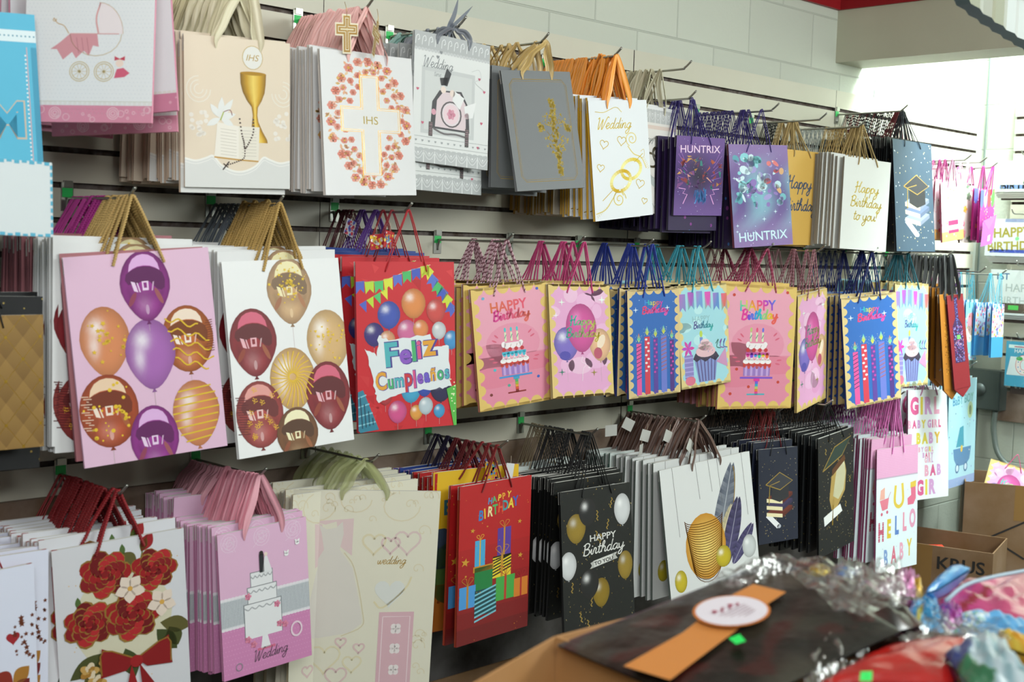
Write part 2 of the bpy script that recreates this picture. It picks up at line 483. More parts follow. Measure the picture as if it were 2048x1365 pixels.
def rose(A, cx, cy, r, cols, edge=None, pet=6, n=4, m=0, em=2):
    for k in range(n):
        f = 1 - k / n
        for i in range(pet):
            q = 2 * PI * i / pet + k * .55
            px, py = cx + math.cos(q) * r * f * .55, cy + math.sin(q) * r * f * .5
            c = cols[(i + k) % len(cols)]
            if edge:
                A.ell(px + rr(-.006, .006), py + rr(-.006, .006), r * f * .475, r * f * .385, edge, em, 10, q + rr(-.3, .3))
        A.up()
        for i in range(pet):
            q = 2 * PI * i / pet + k * .55
            px, py = cx + math.cos(q) * r * f * .52, cy + math.sin(q) * r * f * .47
            A.ell(px, py, r * f * .45, r * f * .36, cols[(i + k) % len(cols)], m, 10, q)
        A.up()
    A.ell(cx, cy, r * .12, None, mix(cols[0], '000000', .3))
def leaf(A, cx, cy, l, wd, rot, col, m=0):
    P = []
    for k in range(9):
        t = k / 8; P.append((t * l, -wd * math.sin(PI * t)))
    for k in range(7, 0, -1):
        t = k / 8; P.append((t * l, wd * math.sin(PI * t)))
    c, s = math.cos(rot), math.sin(rot)
    A.poly([(cx + c * x - s * y, cy + s * x + c * y) for x, y in P], col, m)
def gift(A, x, y, w, h, c, rib, stripe=None, rot=0, bow=True):
    A.rect(x, y, x + w, y + h, c); A.up()
    if stripe:
        n = 7
        for k in range(n):
            t = k / n
            A.poly([(x, y + h * t), (x + w, y + h * max(0, t - .28)), (x + w, y + h * max(0, t - .28) + h * .07), (x, y + h * t + h * .07)], stripe)
        A.up()
    A.rect(x + w * .44, y, x + w * .56, y + h, rib); A.up()
    if bow:
        for sg in (-1, 1):
            A.line([(x + w / 2, y), (x + w / 2 + sg * w * .12, y - w * .5), (x + w / 2 + sg * w * .36, y - w * .4), (x + w / 2, y)], .007, rib, sm=4)
        A.up()
def speck(A, n, cols, r0, r1, m=0, box=None):
    x0, y0, x1, y1 = box or (0, 0, 1, A.a)
    for _ in range(n):
        A.ell(rr(x0, x1), rr(y0, y1), rr(r0, r1), None, rnd.choice(cols), m, 6)
def scallop(A, col, nx=6, r=.092):
    a = A.a
    A.rect(0, 0, 1, .035, col); A.rect(0, a - .035, 1, a, col); A.rect(0, 0, .035, a, col); A.rect(.965, 0, 1, a, col)
    for i in range(nx):
        x = (i + .5) / nx
        A.ell(x, .01, r * .85, r * 1.0, col, 0, 14); A.ell(x, a - .01, r * .85, r * 1.0, col, 0, 14)
    ny = int(nx * a)
    A.up()
    for i in range(ny):
        y = a * (i + .5) / ny
        A.ell(.01, y, r * .95, r * .85, col, 0, 14); A.ell(.99, y, r * .95, r * .85, col, 0, 14)
    A.up()
def spark4(A, x, y, r, col, m=0): A.star(x, y, r, col, 4, .22, m)
def lace(A, y0, y1, col, band='cfd2d2', n=9, flip=1):
    A.rect(0, y0, 1, y1, band); A.up()
    h = y1 - y0
    for i in range(n):
        x = (i + .5) / n
        A.line([(x - .5 / n, y0 + h * .2), (x - .25 / n, y0 + h * .6), (x, y0 + h * .75), (x + .25 / n, y0 + h * .6), (x + .5 / n, y0 + h * .2)], .006, col, sm=3)
        A.line([(x - .5 / n, y0 + h * .1), (x - .5 / n, y0 + h)], .012, col)
        A.ell(x, y0 + h * .3, .012, None, col, 0, 8)
        A.line([(x - .35 / n, y0 + h * .15), (x, y0 + h * .5), (x + .35 / n, y0 + h * .15)], .005, col, sm=3)
    for i in range(n * 2):
        A.ell((i + .5) / n / 2, y0, .26 / n, .012, band, 0, 8)
    A.up()

@design
def carriage(A):
    a = A.a; A.bg = 'e9ecee'; A.side = 'd78fa6'
    for i in range(34):
        for j in range(40):
            A.ell((i + .5 + .5 * (j % 2)) / 34, j * .03 + .02, .0035, None, 'cfd5dd', 0, 4)
    A.rect(0, a - .13, 1, a, 'd98fa7'); A.up()
    for i in range(16):
        x = rr(.02, .98); y = a - rr(.02, .11); r = rr(.008, .03)
        A.line([(x + r * math.cos(q), y + r * math.sin(q)) for q in (k * PI / 5 for k in range(10))], .005, 'ecc3cf', closed=True)
    for x in (.25, .7):
        for r in (.045, .03, .015): A.line([(x + r * math.cos(q), a - .07 + r * math.sin(q)) for q in (k * PI / 7 for k in range(14))], .006, 'ecc8d2', closed=True)
    for k in range(26):
        A.ell((k + .5) / 26, a - .145, .017, .012, 'e3e3e0', 0, 8)
    A.line([(0, a - .16), (1, a - .16)], .004, 'c9c9b8')
    A.up()
    # pram: hood, ruffle, basket, wheels; a small doll with a bow
    cx, cy = .55, a - .68
    A.line([(cx + .2 * math.cos(q), cy + .17 * math.sin(q)) for q in (PI * k / 10 for k in range(11))], .005, 'c9b38a')
    A.line([(.22, cy - .12), (.25, cy - .08), (.3, cy - .06), (.34, cy)], .006, 'c9a46a', sm=4)
    A.line([(.22, cy - .12), (.215, cy - .1), (.235, cy - .095), (.24, cy - .115)], .005, 'c9a46a', sm=3)
    A.poly([(cx + .02, cy)] + [(cx + .02 + .19 * math.sin(q), cy - .24 * math.cos(q) + .0) for q in (PI * k / 16 for k in range(9))], 'f0e6e8')
    A.line([(cx + .02, cy), (cx + .0, cy - .12), (cx + .03, cy - .24)], .012, 'e0a4a4', sm=4)
    A.line([(cx + .02 + .19 * math.sin(q), cy - .24 * math.cos(q)) for q in (PI * k / 16 for k in range(9))], .004, 'c9a46a')
    A.poly([(.35, cy), (.56, cy), (.575, cy + .1), (.53, cy + .09), (.5, cy + .17), (.46, cy + .13), (.4, cy + .19), (.37, cy + .14), (.3, cy + .2), (.25, cy + .12), (.2, cy + .12), (.27, cy + .07)], 'd99aa2')
    A.up()
    for x in (.42, .46, .5): A.line([(x - .02, cy + .03), (x, cy + .15)], .004, 'b9737f')
    A.line([(.35, cy), (.73, cy)], .007, 'dba7a7')
    for x in (.43, .62):
        for r in (.075, .06): A.line([(x + r * math.cos(q), cy + .29 + r * math.sin(q)) for q in (k * PI / 10 for k in range(20))], .006, 'cdbb8c', closed=True)
        for k in range(10):
            q = k * PI / 5; A.line([(x, cy + .29), (x + .06 * math.cos(q), cy + .29 + .06 * math.sin(q))], .003, 'cdbb8c')
        A.ell(x, cy + .29, .012, None, 'cdbb8c')
    A.poly([(.7, cy + .17), (.74, cy + .19), (.78, cy + .17), (.78, cy + .205), (.74, cy + .195), (.7, cy + .205)], 'c9435a')
    A.ell(.74, cy + .225, .03, None, 'f2dccf'); A.up()
    A.poly([(.72, cy + .27), (.77, cy + .26), (.82, cy + .3), (.78, cy + .33), (.7, cy + .34), (.71, cy + .3)], 'd6607c')
    A.rect(.62, a - 1.08, .77, a - .99, 'dba0aa')
@design
def chalice(A):
    A.a = 1.42
    a = A.a; A.bg = 'e6d8c2'; A.side = 'c4ad94'
    for k in range(30):
        t = k / 29
    P = [(0, a - .27), (.1, a - .25), (.2, a - .28), (.26, a - .3), (.33, a - .22), (.42, a - .17), (.5, a - .155), (.58, a - .17), (.67, a - .22), (.74, a - .3), (.8, a - .28), (.9, a - .25), (1, a - .27)]
    P = smooth_path(P, 4)
    A.poly([tuple(p) for p in P] + [(1, a), (0, a)], 'dcdedb'); A.up()
    A.line(P, .018, 'f0f0ea'); A.line([(p[0], p[1] + .03) for p in P], .006, 'f2f2ee'); A.up()
    for cx, sg in ((.13, 1), (.93, -1)):
        for k in range(3):
            r = .11 - .035 * k
            A.line([(cx + sg * r * math.cos(q), a - .92 + r * 1.1 * math.sin(q)) for q in (k2 * PI / 8 for k2 in range(13))], .01, 'ece6d8')
        for k in range(16):
            A.ell(cx + rr(-.08, .08), a - .62 + rr(-.12, .14), .022, None, 'ede8de', 0, 8)
    A.up()
    A.ell(.635, .17, .1, .115, 'c9b27a'); A.up(); A.ell(.635, .17, .093, .108, 'e6e6e0'); A.up()
    A.text('IHS', .635, .2, .085, 'b99a4a', 0, .25)
    # chalice in gold, book, rosary, lily
    G = ['7d5a0c', 'c79a1f', 'f0d468', 'd8a92a', '8a640f']
    def band(prof):
        for i in range(len(prof) - 1):
            (x0, w0, y0), (x1, w1, y1) = prof[i], prof[i + 1]
            for k in range(4):
                u0, u1 = k / 4, (k + 1) / 4
                A.poly([(x0 - w0 + 2 * w0 * u0, y0), (x0 - w0 + 2 * w0 * u1, y0), (x1 - w1 + 2 * w1 * u1, y1), (x1 - w1 + 2 * w1 * u0, y1)], [G[k], G[k + 1], G[k + 1], G[k]])
    y = .32
    band([(.64, .125, y), (.64, .12, y + .1), (.645, .105, y + .18), (.65, .07, y + .26), (.655, .03, y + .32), (.658, .022, y + .4), (.66, .03, y + .46), (.675, .055, y + .55), (.7, .075, y + .63), (.705, .075, y + .66)])
    A.up(); A.ell(.64, y, .125, .018, 'b08416'); A.up()
    A.poly([(.3, .8), (.5, .83), (.5, 1.15), (.27, 1.13)], 'efebe0'); A.poly([(.5, .83), (.7, .83), (.69, 1.16), (.5, 1.15)], 'e9e4d6'); A.up()
    A.line([(.27, 1.13), (.5, 1.15), (.69, 1.16)], .014, 'c79c50')
    for k in range(9): A.line([(.33, .86 + k * .03), (.48, .875 + k * .03)], .004, 'c3beb0'); A.line([(.53, .87 + k * .03), (.67, .87 + k * .03)], .004, 'c3beb0')
    for q, l in ((-2.2, .16), (-1.5, .2), (-1.0, .22), (-.3, .15), (2.6, .15), (.5, .14)): leaf(A, .33, .76, l, .03, q, 'e8ebe8')
    A.up(); A.line([(.33, .78), (.36, .7)], .01, 'a9b94a'); A.line([(.36, .7), (.42, .68), (.44, .73)], .007, '8a4a50', sm=3)
    pts = smooth_path([(.51, .76), (.53, .9), (.55, .98), (.56, 1.04), (.6, .98), (.64, .88), (.64, .76)], 4)
    A.up()
    for p in pts: A.ell(p[0], p[1], .0095, None, '4a3830', 0, 6)
    for p in smooth_path([(.56, 1.04), (.55, 1.13), (.48, 1.17), (.4, 1.2)], 4): A.ell(p[0], p[1], .008, None, '4a3830', 0, 6)
    A.line([(.41, 1.17), (.35, 1.25)], .012, '3a2a24'); A.line([(.355, 1.19), (.4, 1.225)], .01, '3a2a24')
@design
def floralcross(A):
    A.a = 1.5
    a = A.a; A.bg = 'e8e9ea'; A.side = 'c8c0b8'
    cy = .74
    for k in range(170):
        q = 2 * PI * k / 40 + rr(-.1, .1)
        rad = rr(.78, 1.12)
        x = .5 + math.cos(q) * .40 * rad * (1 if math.sin(q) < .3 else .86); y = cy + math.sin(q) * .62 * rad
        leaf(A, x, y, rr(.04, .07), .013, rr(0, 6.3), rnd.choice(['e9b48c', 'd9b06a', 'e6c9a0', 'dba98a']))
    A.up()
    for k in range(72):
        q = 2 * PI * k / 72
        rad = (.92 + .17 * (k % 3 == 0) - .23 * (k % 3 == 1)) + rr(-.03, .03)
        x = .5 + math.cos(q) * .38 * rad * (1 if math.sin(q) < .3 else .86); y = cy + math.sin(q) * .6 * rad
        r = .046 if k % 3 == 0 else .034
        for i in range(6):
            A.ell(x + r * .6 * math.cos(i * 1.05), y + r * .6 * math.sin(i * 1.05), r * .55, r * .45, rnd.choice(['eba090', 'e88f7e', 'f0b7a2', 'e6b46a' if k % 4 == 1 else 'e99a88']), 0, 8)
        A.up(); A.ell(x, y, r * .35, None, 'c96a50' if k % 4 else 'd8a03a', 0, 8); A.L -= 1
    A.up(); A.up()
    x0, x1, x2, x3 = .2, .415, .6, .83
    y0, y1, y2, y3 = .24, .58, .82, 1.28
    cross = lambda e: [(x1 - e, y0 - e), (x2 + e, y0 - e), (x2 + e, y1 - e), (x3 + e, y1 - e), (x3 + e, y2 + e), (x2 + e, y2 + e), (x2 + e, y3 + e), (x1 - e, y3 + e), (x1 - e, y2 + e), (x0 - e, y2 + e), (x0 - e, y1 - e), (x1 - e, y1 - e)]
    A.poly(cross(.012), 'e9e9e8'); A.up()
    A.line(cross(.008), .009, 'c9983a', 1, closed=True); A.line(cross(-.012), .007, 'd0a858', 1, closed=True)
    A.up(); A.text('IHS', .51, .745, .12, 'b8a040', 0)
@design
def weddingcar(A):
    a = A.a; A.bg = 'e2e5e4'; A.side = 'aeb2b2'
    A.rect(0, 0, 1, .17, 'b4b8b9'); A.up()
    for k in range(12):
        x = (k + .5) / 12
        A.line([(x - .03, .13), (x - .02, .06), (x + .01, .04), (x + .02, .08), (x, .09)], .008, 'e3e6e6', sm=3)
    for k in range(24): A.ell((k + .5) / 24, .17, .022, .016, 'c6c9ca', 0, 8)
    A.up(); A.rect(.1, .33, .8, .98, 'c9cdcd'); A.up(); A.rect(.14, .37, .76, .94, 'd3d7d6'); A.up()
    A.script('Wedding', .3, .33, .05, .007, '7e8488')
    A.script('time', .3, .41, .028, .004, '9aa0a2')
    # little car seen from behind, with couple
    A.poly([(.22, .92), (.24, .66), (.33, .54), (.62, .52), (.72, .66), (.74, .92)], '3f3f44'); A.up()
    A.poly([(.28, .9), (.3, .64), (.38, .55), (.6, .54), (.68, .64), (.69, .9)], 'e0cfd4'); A.up()
    A.ell(.49, .76, .14, .13, '5b5558'); A.up(); A.ell(.49, .76, .12, .115, 'e6dadf'); A.up(); A.ell(.49, .76, .1, .095, 'ecd3da'); A.up()
    rose(A, .49, .76, .06, ['d98aa2', 'e0a0b4'], n=2)
    A.rect(.2, .86, .25, 1.0, '55504f'); A.rect(.68, .88, .73, 1.06, '55504f')
    for k in range(8): A.rect(.205, .87 + .016 * k, .245, .876 + .016 * k, 'd9a9b8'); A.rect(.685, .89 + .02 * k, .725, .897 + .02 * k, 'd9a9b8')
    A.poly([(.33, .42), (.45, .4), (.42, .48), (.35, .49)], '2e3032'); A.poly([(.36, .48), (.42, .31), (.48, .36), (.43, .49)], '33363a')
    A.ell(.38, .53, .035, None, 'ecdcd2'); A.ell(.5, .55, .035, None, 'ecdcd2'); A.poly([(.52, .52), (.66, .58), (.6, .7), (.5, .62)], 'eceeee')
    A.poly([(.66, .66), (.82, .6), (.78, .76), (.68, .78)], 'eceeee')
    A.ell(.26, .76, .03, None, 'dba0b2'); A.ell(.7, .75, .03, None, 'dba0b2')
    A.line([(.26, .92), (.4, .96), (.55, .95), (.72, .97)], .018, '6a6668', sm=3)
    for x, y in ((.86, .36), (.93, .48), (.05, .56), (.12, .88), (.86, 1.05), (.9, .8)): A.heart(x, y, .017, 'c9607c')
    for x, y in ((.3, .22), (.34, .17)): A.heart(x, y, .02, '8a8f92')
    A.line([(.75, .3), (.85, .27), (.88, .35), (.8, .4), (.93, .47)], .003, 'b9bcbc', sm=4)
    for k in range(12): A.heart((k + .5) / 12, a - .21, .013, '9fa4a6')
    A.line([(0, a - .25), (1, a - .25)], .004, 'a6abab'); A.line([(0, a - .17), (1, a - .17)], .004, 'a6abab')
    lace(A, a - .13, a, 'e3e6e6', 'b9bdbe', 7)
@design
def greycross(A):
    a = A.a; A.bg = '75797b'; A.side = '4c4f51'
    e = .09
    for o, w_ in ((0, .006), (.02, .003)):
        P = [(e + o, e + .06), (e + o + .03, e + .03), (e + .06 + o, e + o), (1 - e - .06, e + o), (1 - e - o, e + .06), (1 - e - o, a - e - .06), (1 - e - .06, a - e - o), (e + .06, a - e - o), (e + o, a - e - .06)]
        A.line(P, w_, 'c9a850', 2, closed=True)
    A.up()
    cx, cy = .66, .68
    for ox, oy, rd in ((0, -.36, .045), (0, -.24, .07), (-.1, -.17, .07), (.1, -.17, .07), (0, -.1, .07), (-.2, -.09, .05), (.2, -.09, .05), (0, 0, .05), (-.11, .06, .06), (.12, .06, .06), (-.05, .14, .05), (.06, .14, .05), (0, .2, .05), (0, .3, .06), (0, .4, .035)):
        for _ in range(15):
            q = rr(0, 6.3); d = rd * math.sqrt(rr(.1, 1)); A.star(cx + ox + d * math.cos(q), cy + oy + d * math.sin(q), rr(.009, .022), 'e6c85c', 4, .4, 2, rr(0, 3))
    for x0, y0, x1, y1 in ((0, -.33, 0, .37),):
        n = 26
        for k in range(n):
            t = k / (n - 1)
            for _ in range(3):
                A.star(cx + x0 + (x1 - x0) * t + rr(-.035, .035), cy + y0 + (y1 - y0) * t + rr(-.03, .03), rr(.014, .032), 'e2c458', 4, .45, 2, rr(0, 3))
    for x, y in ((0, -.34), (0, .37), (-.19, -.09), (.19, -.09)):
        for k in range(8): A.star(cx + x + rr(-.035, .035), cy + y + rr(-.035, .035), rr(.014, .034), 'e2c458', 5, .45, 2)
    for k in range(4):
        q = PI / 4 + k * PI / 2
        A.line([(cx, cy - .09), (cx + .1 * math.cos(q), cy - .09 + .12 * math.sin(q)), (cx + .14 * math.cos(q + .3), cy - .09 + .09 * math.sin(q + .3))], .006, 'c8a53c', 2, sm=3)
@design
def goldrings(A):
    A.a = 1.7
    a = A.a; A.bg = 'e4e8ec'; A.side = 'd2a62f'; A.back = 'd9d4c8'
    A.script('Wedding', .4, .4, .075, .012, 'e3c65c', 1, .35)
    A.line([(.55, .17), (.45, .1), (.25, .17), (.1, .16)], .009, 'e8cf6a', 1, sm=5)
    sp = [(.7 + .11 * (1 - k / 26) * math.cos(k * .5 + 2), .56 + .11 * (1 - k / 26) * math.sin(k * .5 + 2)) for k in range(24)]
    A.line(sp + [], .012, 'ead27a', 1, sm=2)
    A.line([(.62, .66), (.72, .78), (.85, .84), (.93, 1.0)], .014, 'ead27a', 1, sm=5)
    for k in range(7): A.line([(.88 + k * .012, .86 + k * .025), (.91 + k * .012, .84 + k * .025)], .005, 'ead27a', 1)
    sp = [(.42 + .12 * (1 - k / 26) * math.cos(-k * .5), 1.42 + .13 * (1 - k / 26) * math.sin(-k * .5)) for k in range(24)]
    A.line(sp, .014, 'ead27a', 1, sm=2)
    A.line([(.5, 1.37), (.42, 1.28), (.3, 1.42), (.18, 1.55), (.02, 1.6)][::-1], .014, 'ead27a', 1, sm=5)
    for k in range(9): A.line([(.04 + k * .025, 1.62 - k * .018), (.05 + k * .025, 1.66 - k * .02)], .005, 'ead27a', 1)
    for x, y, r in ((.22, .62, .07), (.52, .58, .075), (.14, .95, .06), (.8, 1.22, .075), (.86, 1.48, .05)):
        A.heart(x, y, r, 'd8b848', 1, .01, rr(-.3, .3))
    A.up()
    for cx, cy, rot, c in ((.66, 1.0, -.4, 'e8c64e'), (.47, 1.16, -.5, 'dcae28')):
        N = 24
        for k in range(N):
            q0, q1 = 2 * PI * k / N, 2 * PI * (k + 1) / N
            f = lambda q, r1, r2: (cx + r1 * math.cos(q) * math.cos(rot) - r2 * math.sin(q) * math.sin(rot), cy + r1 * math.cos(q) * math.sin(rot) + r2 * math.sin(q) * math.cos(rot))
            A.poly([f(q0, .2, .16), f(q1, .2, .16), f(q1, .15, .11), f(q0, .15, .11)], mix(c, 'fff3b0', .5 + .5 * math.sin(q0 * 2)), 1)
        A.up()
    for k in range(3): A.ell(.44 + k * .09, 1.29 - k * .05, .012, None, 'f4f4f4')
    A.line([(.14, 1.42), (.32, 1.28)], .01, 'd8b848', 1); A.line([(.72, .9), (.88, .78)], .01, 'd8b848', 1)
    A.line([(.84, .75), (.9, .72), (.9, .82), (.84, .85)], .006, 'd8b848', 1, sm=3)
@design
def silverrings(A):
    A.a = 1.7
    a = A.a; A.bg = 'e3dfda'; A.side = 'c6bfb6'
    A.rect(0, 0, 1, .07, 'dfe0e0'); lace(A, .06, .26, 'e0e0e0', 'babcbc', 8); A.rect(0, .3, 1, .36, 'dccac0')
    A.script('Happy', .35, .55, .04, .005, '6c7678')
    speck(A, 12, ['5a6468', '8a9294'], .006, .012, 0, (.1, .4, .95, 1.2))
    for r in (.3, .285): A.line([(.52 + r * .72 * math.cos(q), .82 + r * 1.1 * math.sin(q)) for q in (k * PI / 14 for k in range(28))], .008, 'a8aaa4', 1, closed=True)
    A.up()
    for cx, cy, rot, c in ((.42, .85, .3, 'cfc3a2'), (.58, .78, .9, 'd8d2c0')):
        N = 22
        for k in range(N):
            q0, q1 = 2 * PI * k / N, 2 * PI * (k + 1) / N
            f = lambda q, r1, r2: (cx + r1 * math.cos(q) * math.cos(rot) - r2 * math.sin(q) * math.sin(rot), cy + r1 * math.cos(q) * math.sin(rot) + r2 * math.sin(q) * math.cos(rot))
            A.poly([f(q0, .17, .12), f(q1, .17, .12), f(q1, .12, .085), f(q0, .12, .085)], mix(c, '8a7a50', .5 + .5 * math.sin(q0 * 2 + 1)), 1)
        A.up()
    A.poly([(.2, .95), (.5, 1.15), (.8, .95), (.55, 1.3), (.45, 1.25)], 'b7bdbc')
    for k in range(8): A.line([(.1 + k * .1, a - .08), (.14 + k * .1, a - .18), (.2 + k * .1, a - .1)], .008, '9fa4a0', sm=3)
def galaxy(A, c0, c1, n, top=None):
    a = A.a
    for j in range(14):
        for i in range(10):
            f = lambda i, j: mix(mix(c0, c1, .5 + .5 * math.sin(i * .9 + j * .6 + math.sin(j * .5) * 2)), top or c0, .5 + .5 * math.cos(j * .45))
            A.poly([(i / 10, a * j / 14), ((i + 1) / 10, a * j / 14), ((i + 1) / 10, a * (j + 1) / 14), (i / 10, a * (j + 1) / 14)], [f(i, j), f(i + 1, j), f(i + 1, j + 1), f(i, j + 1)])
    A.up()
    speck(A, n, ['ffffff', 'e0d0ff', 'c0d8ff'], .003, .007)
@design
def purplestage(A):
    A.a = 1.5
    a = A.a; A.bg = '3b1f60'; A.side = '1c0f30'
    galaxy(A, '45206e', '1c0a30', 40, '6a4a90'); A.up()
    A.text('HUNTRIX', .5, .3, .2, 'e6cfe6', .005, 0, 0, -.04, .95, 'c', '8a2f90', .02)
    for sg in (-1, 1):
        for k in range(5): A.line([(.5 + sg * .45, .2 + k * .14), (.5 + sg * (.3 - .02 * k), .5 + k * .08)], .006, 'b070d0')
    for _ in range(60):
        x = rr(.06, .94); y = rr(.42, .95)
        A.poly([(x + rr(-.07, .07), y + rr(-.08, .08)) for _ in range(4)], rnd.choice(['c06038', '8a2f30', 'd09a50', '2f7f78', '4a1f60', 'e0a088', '7a3f80']))
    A.up()
    for sg in (-1, 1):
        x = .5 + sg * .3
        A.line([(x + sg * .12, .98), (x - sg * .02, 1.0), (x + sg * .03, 1.08), (x - sg * .06, 1.1), (x + sg * .02, 1.28)], .014, 'e8a8e0')
    for _ in range(24): x = rr(.36, .62); A.poly([(x, rr(.95, 1.3)), (x + rr(.03, .08), rr(.95, 1.3)), (x + rr(-.02, .06), rr(.95, 1.3))], rnd.choice(['2f6fb0', '3f8fd0', '1f4f90']))
@design
def purplestars(A):
    A.a = 1.6
    a = A.a; A.bg = '7a78a8'; A.side = '6a2038'
    galaxy(A, '5b3f88', '7fb8c8', 60, '8a6fa8'); A.up()
    for _ in range(70):
        x = rr(.1, .9); y = rr(.2, .95)
        A.ell(x, y, rr(.02, .08), rr(.02, .09), rnd.choice(['6fb8c0', '8ad0d8', 'a098d0', 'c8505a', 'e07a7a', '8a70b8', 'bfe0e8', 'd8a878'] if x > .5 else ['6fb8c0', '5aa0b0', '8ad0d8', 'a098d0', '8a70b8', 'd0e8f0']), 0, 9, rr(0, 3))
    A.up()
    for _ in range(16): spark4(A, rr(.05, .95), rr(.05, 1.5), rr(.02, .05), 'd8f0f8')
    A.up()
    A.text('HUNTRIX', .5, a - .1, .2, 'cfe8f2', .01, 0, 0, -.03, .95, 'c', '6a7ab0', .02)
@design
def goldhappy(A):
    A.a = 1.55
    a = A.a; A.bg = 'd8ac52'; A.side = '7a5a28'
    for k in range(8):
        A.rect(k / 8, 0, (k + 1) / 8 + .001, a, 'd9ae55')
    A.up()
    A.script('Happy', .45, .62, .1, .022, '2f4a6a', 0, .2)
    A.script('Birthday', .5, .98, .1, .022, '2f4a6a', 0, .2)
@design
def whitehappy(A):
    A.a = 1.52
    A.bg = 'dfe1dd'; A.side = 'b0a898'
    for t, y in (('Happy', .56), ('Birthday', .8), ('to you!', 1.02)):
        A.script(t, .5, y, .085, .017, 'd9bc55', 1, .2)
def grad_books(A, cx, cy, s, cols=('6a2a1c', 'e8dcb0', '3a2f55')):
    # diploma, stack of books, cap and a gold tassel
    A.poly([(cx - .3 * s, cy + .5 * s), (cx - .22 * s, cy + .42 * s), (cx + .05 * s, cy + .72 * s), (cx - .02 * s, cy + .82 * s)], 'e8e8ea'); A.ell(cx + .03 * s, cy + .77 * s, .05 * s, None, 'b8bcc4'); A.up()
    for k, c in enumerate(cols[:1] + cols[2:] + cols[:1]):
        y = cy + .42 * s - k * .17 * s
        A.poly([(cx - .28 * s, y - .02 * s), (cx + .12 * s, y + .06 * s), (cx + .38 * s, y - .12 * s), (cx + .0 * s, y - .2 * s)], c)
        A.poly([(cx - .28 * s, y - .02 * s), (cx + .12 * s, y + .06 * s), (cx + .12 * s, y + .15 * s), (cx - .28 * s, y + .07 * s)], cols[1])
        A.poly([(cx + .12 * s, y + .06 * s), (cx + .38 * s, y - .12 * s), (cx + .38 * s, y - .04 * s), (cx + .12 * s, y + .15 * s)], mix(c, '000000', .3))
        A.up()
    A.poly([(cx - .16 * s, cy - .22 * s), (cx + .28 * s, cy - .22 * s), (cx + .28 * s, cy + .08 * s), (cx + .05 * s, cy + .18 * s), (cx - .16 * s, cy + .08 * s)], '26262c'); A.up()
    P = [(cx - .3 * s, cy - .28 * s), (cx + .05 * s, cy - .55 * s), (cx + .38 * s, cy - .32 * s), (cx + .06 * s, cy - .12 * s)]
    A.poly(P, '33343c'); A.up(); A.line(P, .022 * s, 'dcb860', 1, closed=True)
    A.line([(cx + .05 * s, cy - .33 * s), (cx - .2 * s, cy - .25 * s), (cx - .22 * s, cy + .2 * s)], .02 * s, 'dcb860', 1)
@design
def navygrad(A):
    A.a = 2.3
    a = A.a; A.bg = '3c5468'; A.side = '0b0d12'
    for _ in range(90): A.ell(rr(.03, .97), rr(.03, a - .03), rr(.006, .012), rr(.01, .02), rnd.choice(['e8d9a0', 'd8e0e4']), 0, 6)
    A.up(); grad_books(A, .52, 1.22, .95, ('8f9ab0', 'f0e4b8', '6a7a9a'))
@design
def darknavygrad(A):
    A.a = 2.3
    A.bg = '161b30'; A.side = '0b0d12'
    for _ in range(80): A.ell(rr(.03, .97), rr(.03, A.a - .03), rr(.006, .012), rr(.008, .016), rnd.choice(['d8bd70', 'c8b890']), 1, 6)
    A.up(); grad_books(A, .48, 1.15, 1.0)
@design
def blackgrad(A):
    A.a = 1.75
    A.bg = '0d0f11'; A.side = '060607'
    for _ in range(170): A.ell(rr(.02, .98), rr(.02, A.a - .02), rr(.004, .01), None, rnd.choice(['d8c070', 'e8dfb0', 'b89a50']), 1, 5)
    for _ in range(8): x = rr(.1, .9); y = rr(.1, 1.3); A.line([(x, y), (x + .03, y + .03), (x, y + .06), (x + .03, y + .09)], .016, 'cfae5a', 1, sm=3)
    A.up()
    A.poly([(.3, .95), (.36, .62), (.5, .5), (.72, .42), (.78, .62), (.74, .9), (.5, 1.12), (.36, 1.12)], 'c9a85c', 2); A.up()
    A.poly([(.4, .92), (.5, .56), (.72, .46), (.76, .64), (.7, .88), (.55, 1.0)], 'dcd6b0', 2); A.up()
    A.poly([(.38, .52), (.72, .36), (.76, .44), (.38, .62)], '5a3312')
    A.poly([(.12, .5), (.45, .2), (.92, .12), (.66, .36)], '22352c'); A.up(); A.line([(.12, .5), (.45, .2), (.92, .12), (.66, .36)], .018, 'd0ac58', 1, closed=True)
    A.poly([(.14, 1.18), (.6, 1.08), (.66, 1.2), (.16, 1.32)], 'e2e2e0'); A.line([(.4, 1.05), (.38, 1.35)], .03, 'caa23e', 1)
@design
def smallpink(A):
    A.bg = 'efe0e6'; A.side = 'c9708c'
    A.rect(0, A.a - .25, 1, A.a, 'e8b870'); A.up()
    speck(A, 40, ['e88aa8', 'f0c8d8', '8fd0c8', 'e8a060'], .01, .03)
    A.rect(.08, .48, .92, .66, 'e8efe8'); A.up(); A.text('HAPPY', .5, .62, .17, '9ab8a8', .01)
    A.rect(.3, a_ := .98, .75, 1.1, 'd84070'); A.rect(.35, .88, .7, .97, 'e8a0b8'); A.rect(.27, 1.12, .8, 1.2, 'f4e8ea'); A.rect(.3, 1.22, .77, 1.3, 'd84070')
@design
def floralbag(A):
    A.bg = 'cfc6be'; A.side = '8a6a60'
    for _ in range(16):
        rose(A, rr(0, 1), rr(0, A.a), rr(.1, .2), rnd.choice([['e0a0b0', 'c85a70'], ['e8dcd0', 'f0f0ec'], ['d8963a', 'e8b050'], ['5f7a60', '7a9478'], ['9a80b0', 'b8a0c8']]), n=2, pet=5); A.L = 1 + rnd.randint(0, 6)
